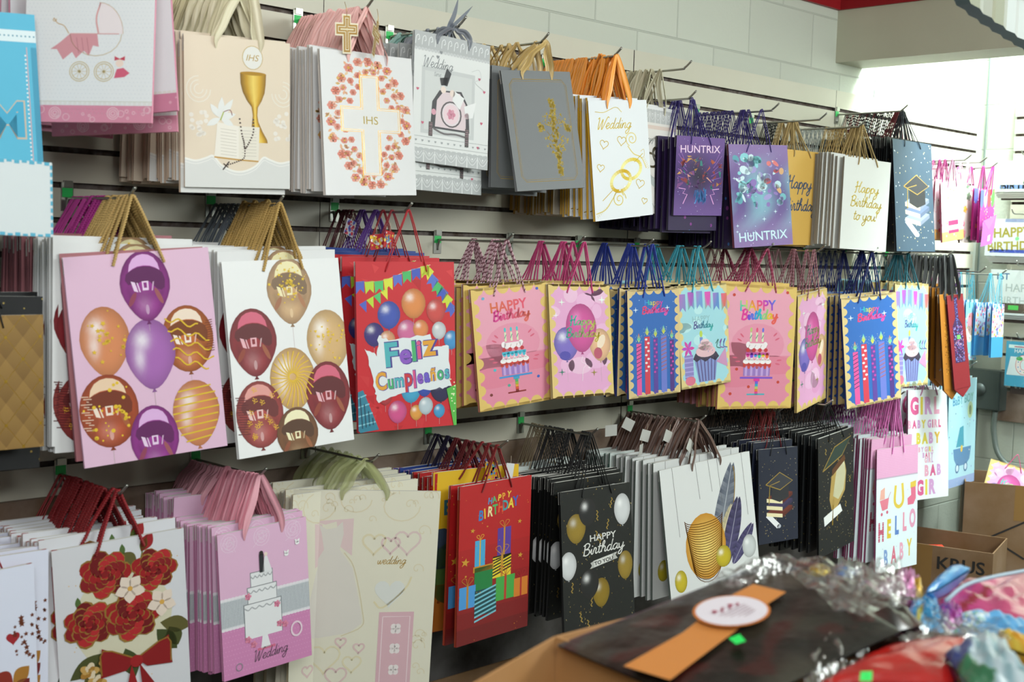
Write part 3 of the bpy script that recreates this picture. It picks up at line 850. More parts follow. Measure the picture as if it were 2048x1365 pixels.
@design
def purpleparty(A):
    A.bg = 'a8408f'; A.side = 'c83a98'
    for x, c in ((.1, '6070c0'), (.35, 'c8a0d0'), (.6, 'd84a50'), (.85, '60b050')): A.ell(x, .15, .13, .25, c)
    A.up(); A.text('HAPPY', .5, .85, .18, 'f0d0e8', .02); A.text('BIRTHDAY', .5, 1.02, .15, 'e8a060', .02)
    speck(A, 30, ['ffd040', '60c0e0', 'ffffff'], .01, .02)
@design
def quilted(A):
    a = A.a; A.bg = '86652e'; A.side = '3a2a12'
    n = 4
    s_ = 1 / n * 1.0
    sy = s_ * 1.25
    for i in range(-1, n + 1):
        for j in range(-1, int(a / sy * 2) + 2):
            cx = (i + .5 * (j % 2)) * s_ + .1; cy = j * sy / 2
            A.poly([(cx, cy - sy / 2), (cx + s_ / 2, cy), (cx, cy + sy / 2), (cx - s_ / 2, cy)], ['9a783c', '8a6a33', '775826', '8a6a33'], 0)
    A.up()
    for k in range(-8, 14):
        A.line([(k * s_ + .1 - .0, 0 - s_ * 0), (k * s_ + .1 + a * s_ / sy, a)], .0045, 'c49c48', 1)
        A.line([(k * s_ + .1, 0), (k * s_ + .1 - a * s_ / sy, a)], .0045, 'c49c48', 1)
    A.up()
    for i in range(-1, n + 1):
        for j in range(0, int(a / sy * 2) + 2): A.ell((i + .5 * (j % 2)) * s_ + .1, j * sy / 2 + 0, .012, None, 'd0a840', 1, 8)
@design
def bgballoons(A, pink=True):
    A.a = 1.45 if pink else 1.62
    a = A.a; A.bg = 'e2bdd6' if pink else 'e6e8e8'; A.side = 'cfa3bb' if pink else 'c4c4c2'
    if pink:
        A.balloon(.22, .6, .17, .245, 'd98a5a', 'pearl', string=.2)
        A.balloon(.79, .64, .185, .24, 'd0702e', 'chrome', taper=.06, string=.2, cap='f2e0cc')
        A.balloon(.2, 1.08, .2, .255, 'c8582a', 'chrome', taper=.06, string=.1, cap='eed0b0')
        A.balloon(.8, 1.18, .17, .24, 'd98a5a', 'pearl')
        A.balloon(.52, .72, .175, .25, 'a868b4', 'pearl', string=.15)
        A.balloon(.53, .24, .175, .25, 'a03098', 'chrome', string=.05, cap='e0b0e2')
        A.balloon(.49, 1.33, .17, .25, 'a83aa2', 'chrome', cap='e0b4e4')
        for _ in range(26): q, r = rr(0, 6.3), rr(.1, .95); A.star(.22 + .16 * r * math.cos(q), .57 + .2 * r * math.sin(q), rr(.006, .022), 'e2ba2c', 5, .45, 0, rr(0, 2))
        for _ in range(34): q, r = rr(0, 6.3), rr(.1, .95); A.ell(.2 + .19 * r * math.cos(q), 1.08 + .24 * r * math.sin(q), rr(.006, .015), None, 'e8c22e', 0, 8)
        for k in range(5):
            A.line([(.79 - .15 + .012 * k + u * .29, .48 + k * .075 + u * .1 + .02 * math.sin(u * 14 + k)) for u in (i / 12 * (.8 if k in (0, 4) else 1) for i in range(13))], .011, 'e0b92c', 0)
        for k in range(8):
            y = 1.0 + k * .052; ww = .17 * math.sqrt(max(.05, 1 - ((y - 1.17) / .24) ** 2)) * (1 if y < 1.2 else .93)
            A.line([(.8 - ww, y + .012), (.8 + ww, y - .012)], .011, 'e0bd30', 0)
        for k in range(14):
            A.line([(.015 + .02 * (k % 3), .96 + k * .018), (.07 + .02 * (k % 2), .965 + k * .018)], .006, 'e8c8b0')
            A.line([(.975, .52 + k * .017), (.93 - .01 * (k % 3), .525 + k * .017)], .006, '7a3a1c')
    else:
        A.balloon(.54, .27, .195, .285, 'cfa678', 'chrome', string=.2, hi='f2e6c0', cap='e8dfae')
        A.balloon(.84, .72, .19, .27, 'd0aa72', 'pearl', taper=.08, string=.2)
        A.balloon(.5, 1.02, .195, .27, 'cfa468', 'pearl', taper=.2, string=.2)
        A.balloon(.2, .68, .195, .285, '981826', 'chrome', string=.2, cap='d0607a')
        A.balloon(.2, 1.28, .195, .28, 'b0403c', 'chrome', taper=.06, cap='dc9a92')
        A.balloon(.8, 1.2, .2, .3, '981826', 'chrome', taper=.25, cap='d0607a')
        A.balloon(.5, 1.5, .18, .24, '8a5a30', 'chrome', hi='f2ecc0', cap='eee8c0')
        for k in range(24):
            q = 2 * PI * k / 24 + .1
            A.line([(.5 + .03 * math.cos(q), 1.0 + .03 * math.sin(q)), (.5 + .1 * math.cos(q + .12), 1.0 + .12 * math.sin(q + .12)), (.5 + .185 * math.cos(q + .3), 1.02 + .24 * math.sin(q + .3))], .009, 'e3bb2e', sm=2)
        for _ in range(70): q, r = rr(0, 6.3), rr(.0, .95); A.star(.54 + .18 * r * math.cos(q), .2 + .19 * r * math.sin(q), rr(.005, .018), 'e6c22e', 5, .45, 0, rr(0, 2))
        for _ in range(36): q, r = rr(0, 6.3), rr(.1, .92); A.star(.84 + .18 * r * math.cos(q), .7 + .24 * r * math.sin(q), rr(.007, .018), 'e6c02e', 3, .5, 0, rr(0, 2))
        for _ in range(13):
            q, r = rr(0, 6.3), rr(.2, .9); cx, cy = .2 + .19 * r * math.cos(q), 1.28 + .25 * r * math.sin(q)
            for i in range(9): A.ell(cx + .022 * math.cos(i * 2.4) * math.sqrt(i / 9), cy + .026 * math.sin(i * 2.4) * math.sqrt(i / 9), .0055, None, 'e6b52e', 0, 5)
        for k in range(16): A.line([(.01 + .01 * (k % 3), 1.12 + k * .02), (.09 + .02 * (k % 2), 1.13 + k * .02)], .007, '5a1418')
@design
def bgballoonswhite(A): bgballoons(A, False)
@design
def plainrose(A): A.bg = 'ad6f76'; A.side = '7e464e'
@design
def feliz(A):
    A.a = 1.68
    a = A.a; A.bg = 'c8202a'; A.side = 'a01620'; A.back = '23418f'
    for _ in range(26): x, y = rr(0, 1), rr(0, a); A.poly([(x, y), (x + rr(.04, .12), y + rr(-.03, .05)), (x + rr(.02, .1), y + rr(.05, .14))], rnd.choice(['d43438', 'b81822', 'cc2c32']))
    A.up()
    fl = ['4f62c0', 'b8d838', '4fc070', 'd8e040', '5a70c8', '48b868', '3f56b8', 'c8d838']
    P = smooth_path([(0, .2), (.25, .19), (.5, .1), (.75, .03)], 8); A.line(P, .004, 'f0f0c0')
    for k in range(8):
        p = P[min(len(P) - 1, 1 + 3 * k)]; x, y = p
        A.poly([(x - .04, y), (x + .05, y - .01), (x + .05, y + .11), (x + .01, y + .07), (x - .03, y + .12)], fl[k % 8])
    P = smooth_path([(.72, .03), (.82, .2), (.92, .32), (1, .5)], 6); A.line(P, .004, 'f0f0c0')
    for k in range(6):
        x, y = P[min(len(P) - 1, 1 + 3 * k)]
        A.poly([(x - .02, y - .03), (x + .05, y + .04), (x - .02, y + .13), (x - .03, y + .07), (x - .08, y + .08)], fl[(k + 3) % 8])
    for k in range(4): A.poly([(.03 + .07 * k, .42 - .04 * k), (.1 + .07 * k, .38 - .04 * k), (.1 + .07 * k, .5 - .04 * k)], fl[k])
    A.up()
    for x, y, rx, c in ((.17, .72, .1, '3a2f78'), (.5, .7, .1, 'cf6a9a'), (.64, .68, .08, 'e08a50'), (.3, .78, .08, 'd89a70')): A.balloon(x, y, rx, rx * 1.2, c, 'matte', .12, True, .05, n=18, rings=5)
    for x, y, rx, c in ((.32, .53, .115, '3f55b0'), (.57, .42, .125, 'dd8a48'), (.8, .5, .1, 'cc4a44'), (.83, .7, .075, 'c8ccd0'), (.96, .8, .08, '3f90c8')): A.balloon(x, y, rx, rx * 1.22, c, 'matte', .12, True, .05, n=18, rings=5)
    A.up()
    for x, y, rx, c in ((.53, 1.3, .1, '3fa0c8'), (.67, 1.27, .08, '2f48a8'), (.84, 1.3, .11, '24204a'), (.39, 1.5, .095, 'd0508a'), (.58, 1.52, .065, 'dd9a40'), (.68, 1.46, .075, 'b8c8d0'), (.82, 1.52, .06, '3f98c8'), (.27, 1.34, .07, 'b03038')): A.balloon(x, y, rx, rx * 1.2, c, 'matte', .12, True, .06, n=18, rings=5)
    A.up()
    jag = lambda pts: [(x + rr(-.012, .012), y + rr(-.012, .012)) for x, y in [(p0[0] + (p1[0] - p0[0]) * t / 6, p0[1] + (p1[1] - p0[1]) * t / 6) for p0, p1 in zip(pts, pts[1:] + pts[:1]) for t in range(6)]]
    A.poly(jag([(.2, .73), (.3, .77), (.74, .74), (.76, .86), (.93, .86), (.95, 1.28), (.8, 1.29), (.4, 1.32), (.2, 1.4), (.17, 1.28), (.13, 1.1), (.08, .86), (.2, .93)]), 'dfe6e8'); A.up()
    cols = ['6a58c8', 'd8508a', '4fb0b8', 'e0a030', '8a58c0', 'c8303c', '48b070']
    def word(t, x0, x1, y0, y1, szs, oc, off):
        ws = [text_mesh(ch, .03, 0)[2] for ch in t]; gap = .012
        k = (x1 - x0 - gap * (len(t) - 1)) / sum(w_ * z for w_, z in zip(ws, szs)); x = x0
        for i, ch in enumerate(t):
            A.text(ch, x, y0 + (y1 - y0) * i / (len(t) - 1) + (.03 if i == 4 and len(t) > 5 else 0), szs[i], cols[(i * off + off) % 7], .03, 0, 0, -.07, k, 'l', oc, .028); x += ws[i] * szs[i] * k + gap
    word('Feliz', .28, .8, 1.04, .95, [.33, .27, .28, .26, .31], '4a3f90', 2)
    word('Cumpleaños', .18, .93, 1.27, 1.19, [.24, .19, .19, .25, .24, .19, .19, .19, .19, .19], '5a4a9a', 3)
    A.up()
    A.poly([(0, 1.28), (.05, 1.26), (.2, 1.66), (.02, 1.68), (0, 1.66)], '2f7f98')
    A.poly([(.9, 1.3), (1, 1.26), (1, 1.68), (.97, 1.68)], '58b848'); A.up()
    for k in range(4): A.line([(.0, 1.34 + .09 * k), (.08 + .03 * k, 1.31 + .09 * k)], .014, '7fc0d0'); A.line([(.02 + .04 * k, 1.33 + .07 * k), (.04 + .035 * k, 1.64 - .01 * k)], .012, '1a4a60')
    for _ in range(14): A.ell(rr(.93, .99), rr(1.2, 1.58), .008, None, 'e8f0c0', 0, 6)
@design
def bluebirthday(A): A.bg = '23418f'; A.side = '6a3a9a'; speck(A, 30, ['e8e040', '60c0e0', 'd04080'], .01, .04)
def cake_art(A, foil=False):
    A.a = 1.62
    a = A.a; A.bg = 'e6a0b4'; A.side = 'b06a50'; A.back = 'd8b870'
    A.ell(.5, .78, .36, .28, 'e392aa'); A.ell(.2, .95, .3, .2, 'e28fa6'); A.rect(0, .92, 1, a, 'e08aa2'); A.up()
    A.ell(.75, 1.05, .4, .12, 'de8098'); A.ell(.2, 1.2, .35, .14, 'de8098'); A.up()
    A.rect(0, 0, 1, .0, 'e8cf7c')
    scallop(A, 'dfbe68')
    A.text('HAPPY', .48, .33, .19, (lambda u, v: rainbow(u * .8 + .4 + v * .2)) if foil else (lambda u, v: mix('d86a3a', 'e0456a', u)), .02, 0, 0, -.05, .85)
    A.script('Birthday', .5, .44, .062, .024, (lambda u: rainbow(u)) if foil else (lambda u: mix('d83a90', 'e06a4a', u)), 0, .18, -.06)
    A.up()
    for x in (.4, .48, .56):
        A.rect(x - .012, .62, x + .012, .74, 'd8e8c0'); A.ell(x, .585, .014, .03, '48c0c8' if not foil else rainbow(x * 4)); A.line([(x - .012, .7), (x + .012, .65)], .01, '4fa8a0')
    A.up()
    A.rect(.38, .76, .6, .84, 'f0e8ea'); A.ell(.37, .78, .03, .04, 'f4eef0'); A.ell(.6, .78, .03, .04, 'f4eef0'); A.up()
    for k in range(4): A.ell(.37 + .08 * k, .85, .026, None, 'c02f34'); A.line([(.37 + .08 * k, .83), (.39 + .08 * k, .78)], .004, '8a3a2c')
    A.up()
    A.rect(.34, .88, .66, .97, 'e8b0c0'); A.up()
    A.rect(.34, .88, .66, .915, '40b8d0' if not foil else 'c04a9a')
    for k in range(6): A.ell(.37 + .052 * k, .92, .022, .022 + .016 * (k % 2), '40b8d0' if not foil else rainbow(k / 6), 0, 10)
    A.rect(.32, .99, .68, 1.19, '9a78c0'); A.up()
    for k in range(5): A.rect(.34 + .072 * k, 1.05, .37 + .072 * k, 1.19, 'c0a0d8')
    A.rect(.31, 1.0, .69, 1.06, 'd0453c')
    for k in range(7): A.ell(.335 + .055 * k, 1.06, .022, .02 + .02 * (k % 2), 'd0453c', 0, 10)
    A.up()
    for k in range(5): A.ell(.35 + .075 * k, 1.0, .042, .032, 'f2eeee', 0, 12); A.poly([(.325 + .075 * k, .985), (.375 + .075 * k, .985), (.35 + .075 * k, .945)], 'f2eeee')
    c = rainbow if foil else (lambda t: mix('3f8fd0', '8a1f1c', t))
    A.rect(.28, 1.2, .72, 1.225, c(0) if not foil else '7a50c8')
    for k in range(6): A.rect(.485 - .02 * (k == 0), 1.22 + k * .035, .525 + .02 * (k == 0), 1.26 + k * .035, c(k / 5) if foil else ['3fa0c8', '48b070', '90b840', 'e0a030', 'd85030', '8a1f1c'][k])
    A.rect(.38, 1.42, .62, 1.44, '8a1f1c' if not foil else '48b0c0')
    for x, y, q in ((.25, .72, .5), (.28, .66, .8), (.76, .7, -.5), (.73, .64, -.8), (.2, .95, .1), (.24, 1.0, 0), (.8, .98, -.1), (.78, 1.03, .2)): A.ell(x, y, .035, .011, 'd8607c', 0, 10, q)
    for x, y, cc in ((.15, .14, '6ab0d0'), (.87, .08, '4a60c0'), (.23, 1.1, '48b8c8'), (.8, 1.27, '3a60b8'), (.16, 1.42, '7a2f28'), (.4, 1.33, '4fa090')): A.ell(x, y, .02, None, cc if not foil else 'c8402c', 0, 10)
@design
def cake(A): cake_art(A)
@design
def cakefoil(A): cake_art(A, True)
@design
def pinkballoons(A):
    A.a = 1.75
    a = A.a; A.bg = 'e0a3cc'; A.side = 'b09a60'; A.back = 'd8b870'
    for _ in range(14): A.ell(rr(0, 1), rr(0, a), rr(.08, .2), rr(.06, .16), rnd.choice(['e6b2d6', 'dc98c4', 'e8bcd8']), 0, 14)
    A.up(); scallop(A, 'dcc078')
    A.balloon(.25, .92, .2, .26, '7a68c0', 'matte', .2, True, .3, n=20, rings=5)
    A.balloon(.8, .95, .18, .26, 'e3b48c', 'matte', .2, True, .3, n=20, rings=5, hi='f0d8b8')
    A.balloon(.5, .68, .25, .38, 'cf4f9a', 'matte', .22, True, .0, n=24, rings=5, hi='e890c8')
    A.ell(.82, .9, .06, .12, 'f0dcc4', 0, 12, .4); A.ell(.76, 1.08, .07, .09, 'b8506a'); A.ell(.22, 1.1, .09, .07, '5048a8', 0, 12); A.up()
    A.script('Happy', .52, .63, .07, .018, lambda u: mix('3fc0a8', 'e8d860', u), 1, .15)
    A.script('Birthday', .52, .82, .07, .018, lambda u: mix('48b8a0', 'e8c840', u), 1, .15)
    A.line([(.5, 1.12), (.48, 1.2), (.55, 1.25), (.5, 1.32), (.48, 1.5)], .009, 'f0dce8', sm=4)
    for x, y, r, c in ((.2, .28, .06, 'e8f4e8'), (.86, .24, .07, 'e8f8f0'), (.1, .48, .05, 'f0e8f4'), (.16, 1.35, .06, '2f7f68'), (.68, 1.38, .06, '9a8a30'), (.6, 1.3, .035, 'f4e0ec')): spark4(A, x, y, r, c)
@design
def candles(A):
    A.a = 2.05
    a = A.a; A.bg = '2a66b4'; A.side = '1a2f78'; A.back = 'c8a860'
    scallop(A, 'd8c088')
    A.text('Happy', .5, .3, .14, lambda u, v: rainbow(u * .8 + .3), .01)
    A.script('Birthday', .52, .45, .065, .024, lambda u: mix('e0457a', 'd850b0', u), 0, .2, -.05)
    for x, y, r in ((.15, .38, .055), (.76, .37, .055), (.22, .2, .015), (.88, .26, .015)): spark4(A, x, y, r, 'dcecf4')
    for x, y0, w_, st in ((.2, 1.02, .045, 'e0559a'), (.36, .9, .05, 'd03c50'), (.52, .94, .042, '5a3f98'), (.68, .9, .055, '6a78c8'), (.84, 1.0, .042, '4a2f80')):
        A.rect(x - w_, y0, x + w_, a - .05, st); A.up()
        for k in range(9):
            yy = y0 + .03 + k * .075
            if x in (.2, .68): A.poly([(x - w_, yy + .04), (x + w_, yy), (x + w_, yy + .015), (x - w_, yy + .055)], '2a2560' if x < .5 else 'b05a40')
            else: A.ell(x + w_ * (.4 if k % 2 else -.4), yy + .02, w_ * .5, .022, 'e8e0e0' if x < .5 else 'c040a0', 0, 10)
        A.L -= 1
        cc = ['d8404a', '58c8a0'] if x in (.2, .84) else ['48c8d8', 'b8c850']
        for _ in range(26): A.ell(x + rr(-.07, .07), y0 - .09 + rr(-.08, .08), .0045, None, 'e8e8c0', 0, 4)
        A.poly([(x, y0 - .2), (x + .035, y0 - .08), (x, y0 - .02), (x - .035, y0 - .08)], [cc[0], cc[1], 'e0d050', cc[1]])
@design
def cupcake(A):
    A.a = 1.55
    a = A.a; A.bg = '9fd3de'; A.side = 'b8a878'; A.back = 'd8c088'
    for _ in range(8): A.ell(rr(0, 1), rr(.3, a), rr(.08, .16), rr(.05, .1), 'b8e2e6', 0, 12)
    A.rect(0, 0, 1, .0, 'dcc888'); scallop(A, 'dcc888', 6, .075)
    for k in range(6):
        x = .03 + k * .17; y = .13 - .03 * math.sin(k * .9)
        c = ['8a80c0', '9a58b8', '6f98d0', 'd850b0', '5a88c8', 'd86a58'][k]
        A.poly([(x, y), (x + .12, y), (x + .12, y + .27), (x + .06, y + .2), (x, y + .27)], [mix(c, 'e050c0', .4), c, '48b8c8' if k % 2 else c, c, '58c0a0' if k % 2 else c])
    A.up()
    A.text('HAPPY', .45, .56, .12, '8fbcc4', .01); A.script('Birthday', .48, .66, .05, .016, lambda u: mix('4a3f90', '30b8b0', u), 0, .2, 0)
    A.rect(.4, .8, .46, .95, '6a88c8'); A.ell(.43, .75, .03, .05, 'b8d050')
    A.poly([(.27, 1.1), (.75, 1.1), (.68, 1.48), (.35, 1.48)], '7f8fc8'); A.up()
    for k in range(6): A.line([(.32 + .075 * k, 1.12), (.37 + .058 * k, 1.47)], .018, '52407a')
    A.poly([(.25, 1.12), (.3, 1.04), (.72, 1.04), (.78, 1.12), (.7, 1.18), (.6, 1.13), (.5, 1.18), (.4, 1.13), (.32, 1.17)], '3a3248'); A.up()
    A.ell(.51, 1.02, .2, .09, 'e0b8c0'); A.ell(.51, .94, .15, .07, 'e4c0c8'); A.ell(.5, .88, .09, .05, 'e8c8d0'); A.up()
    for _ in range(14): x, y = rr(.38, .64), rr(.9, 1.05); A.line([(x, y), (x + rr(-.03, .03), y + rr(-.03, .03))], .007, rnd.choice(['c03a70', '3a78b8', '48a058']))
    A.rect(.08, 1.05, .25, 1.4, '8a80c0'); A.up()
    for k in range(5): A.rect(.08, 1.08 + .07 * k, .25, 1.1 + .07 * k, 'a8a0d8')
    for q in range(6): leaf(A, .16, .95, .13, .025, q * 1.05, ['d040a0', 'b848c0'][q % 2])
    A.ell(.18, 1.44, .1, .07, 'd8708a')
    A.poly([(.72, 1.2), (.92, 1.0), (.95, 1.3)], 'c890b8')
    for k, c in enumerate(('2f6f60', '7a3f98', '3a48a0')): A.line([(.72 + .08 * k, .92), (.78 + .07 * k, .86), (.74 + .07 * k, .97), (.82 + .07 * k, 1.0)], .014, c, sm=4)
@design
def heartsleaves(A):
    a = A.a; A.bg = 'dadff0'; A.side = '9a3034'
    for x, y, r in ((.1, .25, .07), (.28, .3, .08), (.62, .22, .06), (.62, .42, .07), (.62, .6, .07), (.85, .45, .045), (.64, .85, .07), (.3, 1.0, .07)): A.heart(x, y, r, '9e1f28')
    for _ in range(24): A.star(rr(.86, .98), rr(.32, .62), rr(.01, .025), '8a4a30', 5, .5, 2)
    for k in range(7):
        y = .74 + .08 * k
        for sg in (-1, 1): leaf(A, .84, y, .14, .05, -PI / 2 + sg * .9, rnd.choice(['8a2a1c', 'a8742a', '6f1a18']))
    A.line([(.84, .75), (.84, 1.3)], .01, '8a5a2a')
@design
def roses(A):
    A.a = 1.4
    a = A.a; A.bg = 'd9dbe0'; A.side = '9a2226'; A.back = 'e0e0e0'
    for _ in range(30): A.ell(rr(.1, .95), rr(.2, 1.3), .005, None, 'd9b060', 0, 5)
    A.dy = -.21; A.ell(.5, .85, .38, .4, 'd6d2b8'); A.up()
    for x, y, l, q in ((.35, 1.1, .32, 2.6), (.3, 1.15, .3, 1.9), (.78, .95, .26, .3), (.75, 1.0, .25, .9), (.62, .45, .18, -2.4), (.5, 1.1, .26, 1.3), (.85, 1.0, .18, 1.2)): leaf(A, x, y, l, .07, q, rnd.choice(['4a4f24', '5f5a2c', '3f4a22']))
    A.line([(.62, .55), (.68, .3), (.74, .16)], .01, '5a6a30', sm=3); leaf(A, .66, .34, .17, .05, -1.0, '9a1c22'); leaf(A, .66, .34, .12, .03, -1.2, '6a8a3a')
    for x, y in ((.52, .3), (.17, .66)): leaf(A, x, y + .05, .1, .022, -1.6, '4f6a34')
    A.up()
    red = ['9c181c', '6f0d12', 'b4262a', '85141a']
    for x, y, r in ((.38, .47, .21), (.75, .5, .19), (.24, .84, .2), (.57, .84, .225)):
        rose(A, x, y, r, red, 'c09448', 7, 5)
    A.up()
    for x, y in ((.56, .62), (.8, .78)):
        for k in range(5): leaf(A, x, y, .12, .045, k * 1.256 + .4, 'e8d8c8')
        A.up(); A.ell(x, y, .02, None, 'd8a850'); A.up()
    for x, y in ((.22, 1.22), (.36, 1.2), (.27, 1.33)): rose(A, x, y, .08, ['c8a058', 'e0d0b0', 'a87a30'], None, 5, 3)
    for sg in (-1, 1):
        A.poly([(.58, 1.2), (.58 + sg * .26, 1.06), (.58 + sg * .28, 1.3), (.58 + sg * .08, 1.28)], '8a1418'); A.up()
        A.line([(.58, 1.2), (.58 + sg * .25, 1.08), (.58 + sg * .27, 1.28)], .012, 'b88a3c', 2, sm=3)
    A.up(); A.ell(.58, 1.22, .05, None, 'a01c20'); A.poly([(.54, 1.24), (.48, 1.5), (.6, 1.5)], '9a181c'); A.poly([(.6, 1.24), (.62, 1.5), (.75, 1.5)], '8a1418')
@design
def weddingcake(A):
    A.a = 1.42
    a = A.a; A.bg = 'ddb3d0'; A.side = 'c07fa4'
    for k in range(3):
        x = .12 + .36 * k
        for _ in range(10): A.line([(x + rr(-.1, .1), .08 + rr(-.07, .08)), (x + rr(-.1, .1), .08 + rr(-.06, .12))], .004, 'ead2e4')
        for r in (.09, .06, .03): A.line([(x + r * math.cos(q), .1 + r * math.sin(q)) for q in (i * PI / 6 for i in range(12))], .004, 'ecd8e8', closed=True)
    A.rect(0, .93, 1, a, 'cd85b4'); A.up()
    for i in range(30):
        for j in range(10): A.ell((i + .5 * (j % 2)) / 30, .96 + j * .045, .006, None, 'd89ac2', 0, 5)
    A.rect(0, .64, 1, .93, 'd2d6da'); A.up()
    for k in range(60): A.rect((k + .3) / 60, .66, (k + .75) / 60, .91, '8a949c')
    for k in range(26): A.ell((k + .5) / 26, .64, .024, .014, 'e6e2e8', 0, 8); A.ell((k + .5) / 26, .93, .024, .014, 'e6e2e8', 0, 8)
    A.up()
    for x, y0, y1, w_ in ((.46, .44, .6, .12), (.46, .58, .76, .16), (.46, .74, 1.08, .205)):
        A.rect(x - w_ - .008, y0 - .008, x + w_ + .008, y1, '7f8488'); A.up(); A.rect(x - w_, y0, x + w_, y1, 'e4e6e8'); A.up()
        for k in range(5):
            xx = x - w_ + 2 * w_ * k / 5
            A.line([(xx, y0 + .03), (xx + w_ / 5, y0 + .055), (xx + 2 * w_ / 5, y0 + .03)], .012, 'a8acb0', sm=3)
    A.poly([(.44, 1.08), (.5, 1.08), (.53, 1.2), (.42, 1.2)], 'e6e6ea'); A.rect(.38, 1.19, .58, 1.215, 'd06a8a'); A.up()
    for x, y in ((.3, .66), (.62, .8), (.28, 1.08), (.34, 1.14), (.64, 1.0), (.7, 1.02)): rose(A, x, y, .04, ['dc8aa4', 'c8708e'], None, 5, 2)
    A.rect(.44, .27, .49, .45, '22262a'); A.ell(.465, .26, .022, None, '2a2420'); A.poly([(.5, .3), (.53, .3), (.58, .46), (.47, .46)], 'dfe2e4'); A.ell(.515, .28, .02, None, 'e8d8cc')
    for x, y in ((.75, .33), (.88, .24)): A.ell(x, y, .025, .018, 'eef0f0'); leaf(A, x, y, .05, .012, -1.0, 'f2f2f2'); leaf(A, x, y, .05, .012, -2.1, 'eaecec')
    A.script('Wedding', .52, 1.3, .05, .006, '5a4a58', 0, .3, -.04)
    A.line([(.17 + .035 * math.cos(q), 1.32 + .035 * math.sin(q)) for q in (k * PI / 8 for k in range(16))], .007, '8a8e94', closed=True)
    A.line([(.83 + .06 * math.cos(q), 1.1 + .07 * math.sin(q)) for q in (k * PI / 8 for k in range(16))], .02, 'e6cfdc', closed=True)
@design
def dress(A):
    a = A.a; A.bg = 'e2dfcb'; A.side = 'bdb08e'
    for _ in range(26):
        x, y, r = rr(0, 1), rr(0, .14) if rnd.random() < .5 else rr(0, a), rr(.02, .06)
        if .2 < y < a - .25 and x < .85: x = rr(.88, 1)
        A.line([(x + r * k / 12 * math.cos(k * .6), y + r * k / 12 * math.sin(k * .6)) for k in range(12)], .006, 'ddd4b6', sm=2)
    for x, y, r in ((.2, .1, .12), (.45, .06, .1), (.75, .1, .12)): A.line([(x + r * math.cos(q), y + r * .8 * math.sin(q)) for q in (k * PI / 8 for k in range(12))], .008, 'ddd4b6')
    A.poly([(.18, .2), (.44, .18), (.44, .42), (.36, .36), (.33, .2), (.26, .22)], 'dfc8c6'); A.poly([(.17, .2), (.24, .22), (.28, .42), (.18, .48)], 'dfc8c6'); A.up()
    A.poly([(.22, .22), (.27, .25), (.33, .24), (.37, .2), (.38, .28), (.36, .38), (.45, .5), (.52, .78), (.53, .86), (.45, .92), (.25, .95), (.12, .9), (.14, .7), (.19, .5), (.26, .38), (.24, .28)], 'dcd8ce'); A.up()
    A.line([(.39, .4), (.46, .5), (.53, .78), (.53, .88), (.4, .94)], .006, 'd6ccaa', sm=4)
    for x, y, r, c in ((.58, .34, .075, 'dfd6b4'), (.69, .35, .06, 'dcc4c0'), (.8, .33, .085, 'ddc8c2')): A.heart(x, y, r, c, 0, .014)
    A.script('wedding', .7, .475, .026, .005, 'b89a5a', 0, .35)
    A.heart(.7, .66, .1, 'dde0da'); A.line([(.6, .72), (.66, .76), (.8, .64), (.84, .56)], .012, 'e0d6b0', sm=4)
    A.rect(.64, .79, .87, 1.3, 'd9b2ba'); A.up(); A.line([(.665, .82), (.845, .82), (.845, 1.28), (.665, 1.28)], .006, 'ecd6da', closed=True)
    for y in (.9, 1.03, 1.17):
        for k in range(4): A.ell(.755 + .02 * math.cos(k * PI / 2 + .78), y + .02 * math.sin(k * PI / 2 + .78), .02, .02, 'eae2e0', 0, 8)
    for x, y, r, c in ((.14, 1.12, .04, 'dcc2be'), (.3, 1.08, .1, 'e0d8b6'), (.38, 1.2, .07, 'dcc2be'), (.48, 1.12, .06, 'e0d8b6'), (.4, .98, .035, 'dcc2be'), (.52, 1.02, .035, 'dcc2be')): A.heart(x, y, r, c, 0, .012)
@design
def yellowbday(A):
    A.bg = 'e3b821'; A.side = 'c83a1c'
    speck(A, 12, ['3f90b8', 'd8703a'], .02, .035)
    A.text('B', .18, .42, .2, '2f6f80', .03)
    A.ell(.2, 1.0, .25, .3, '4a6a30'); A.ell(.1, .75, .2, .2, '3a4a60'); A.rect(0, 1.1, 1, A.a, 'b86a20')
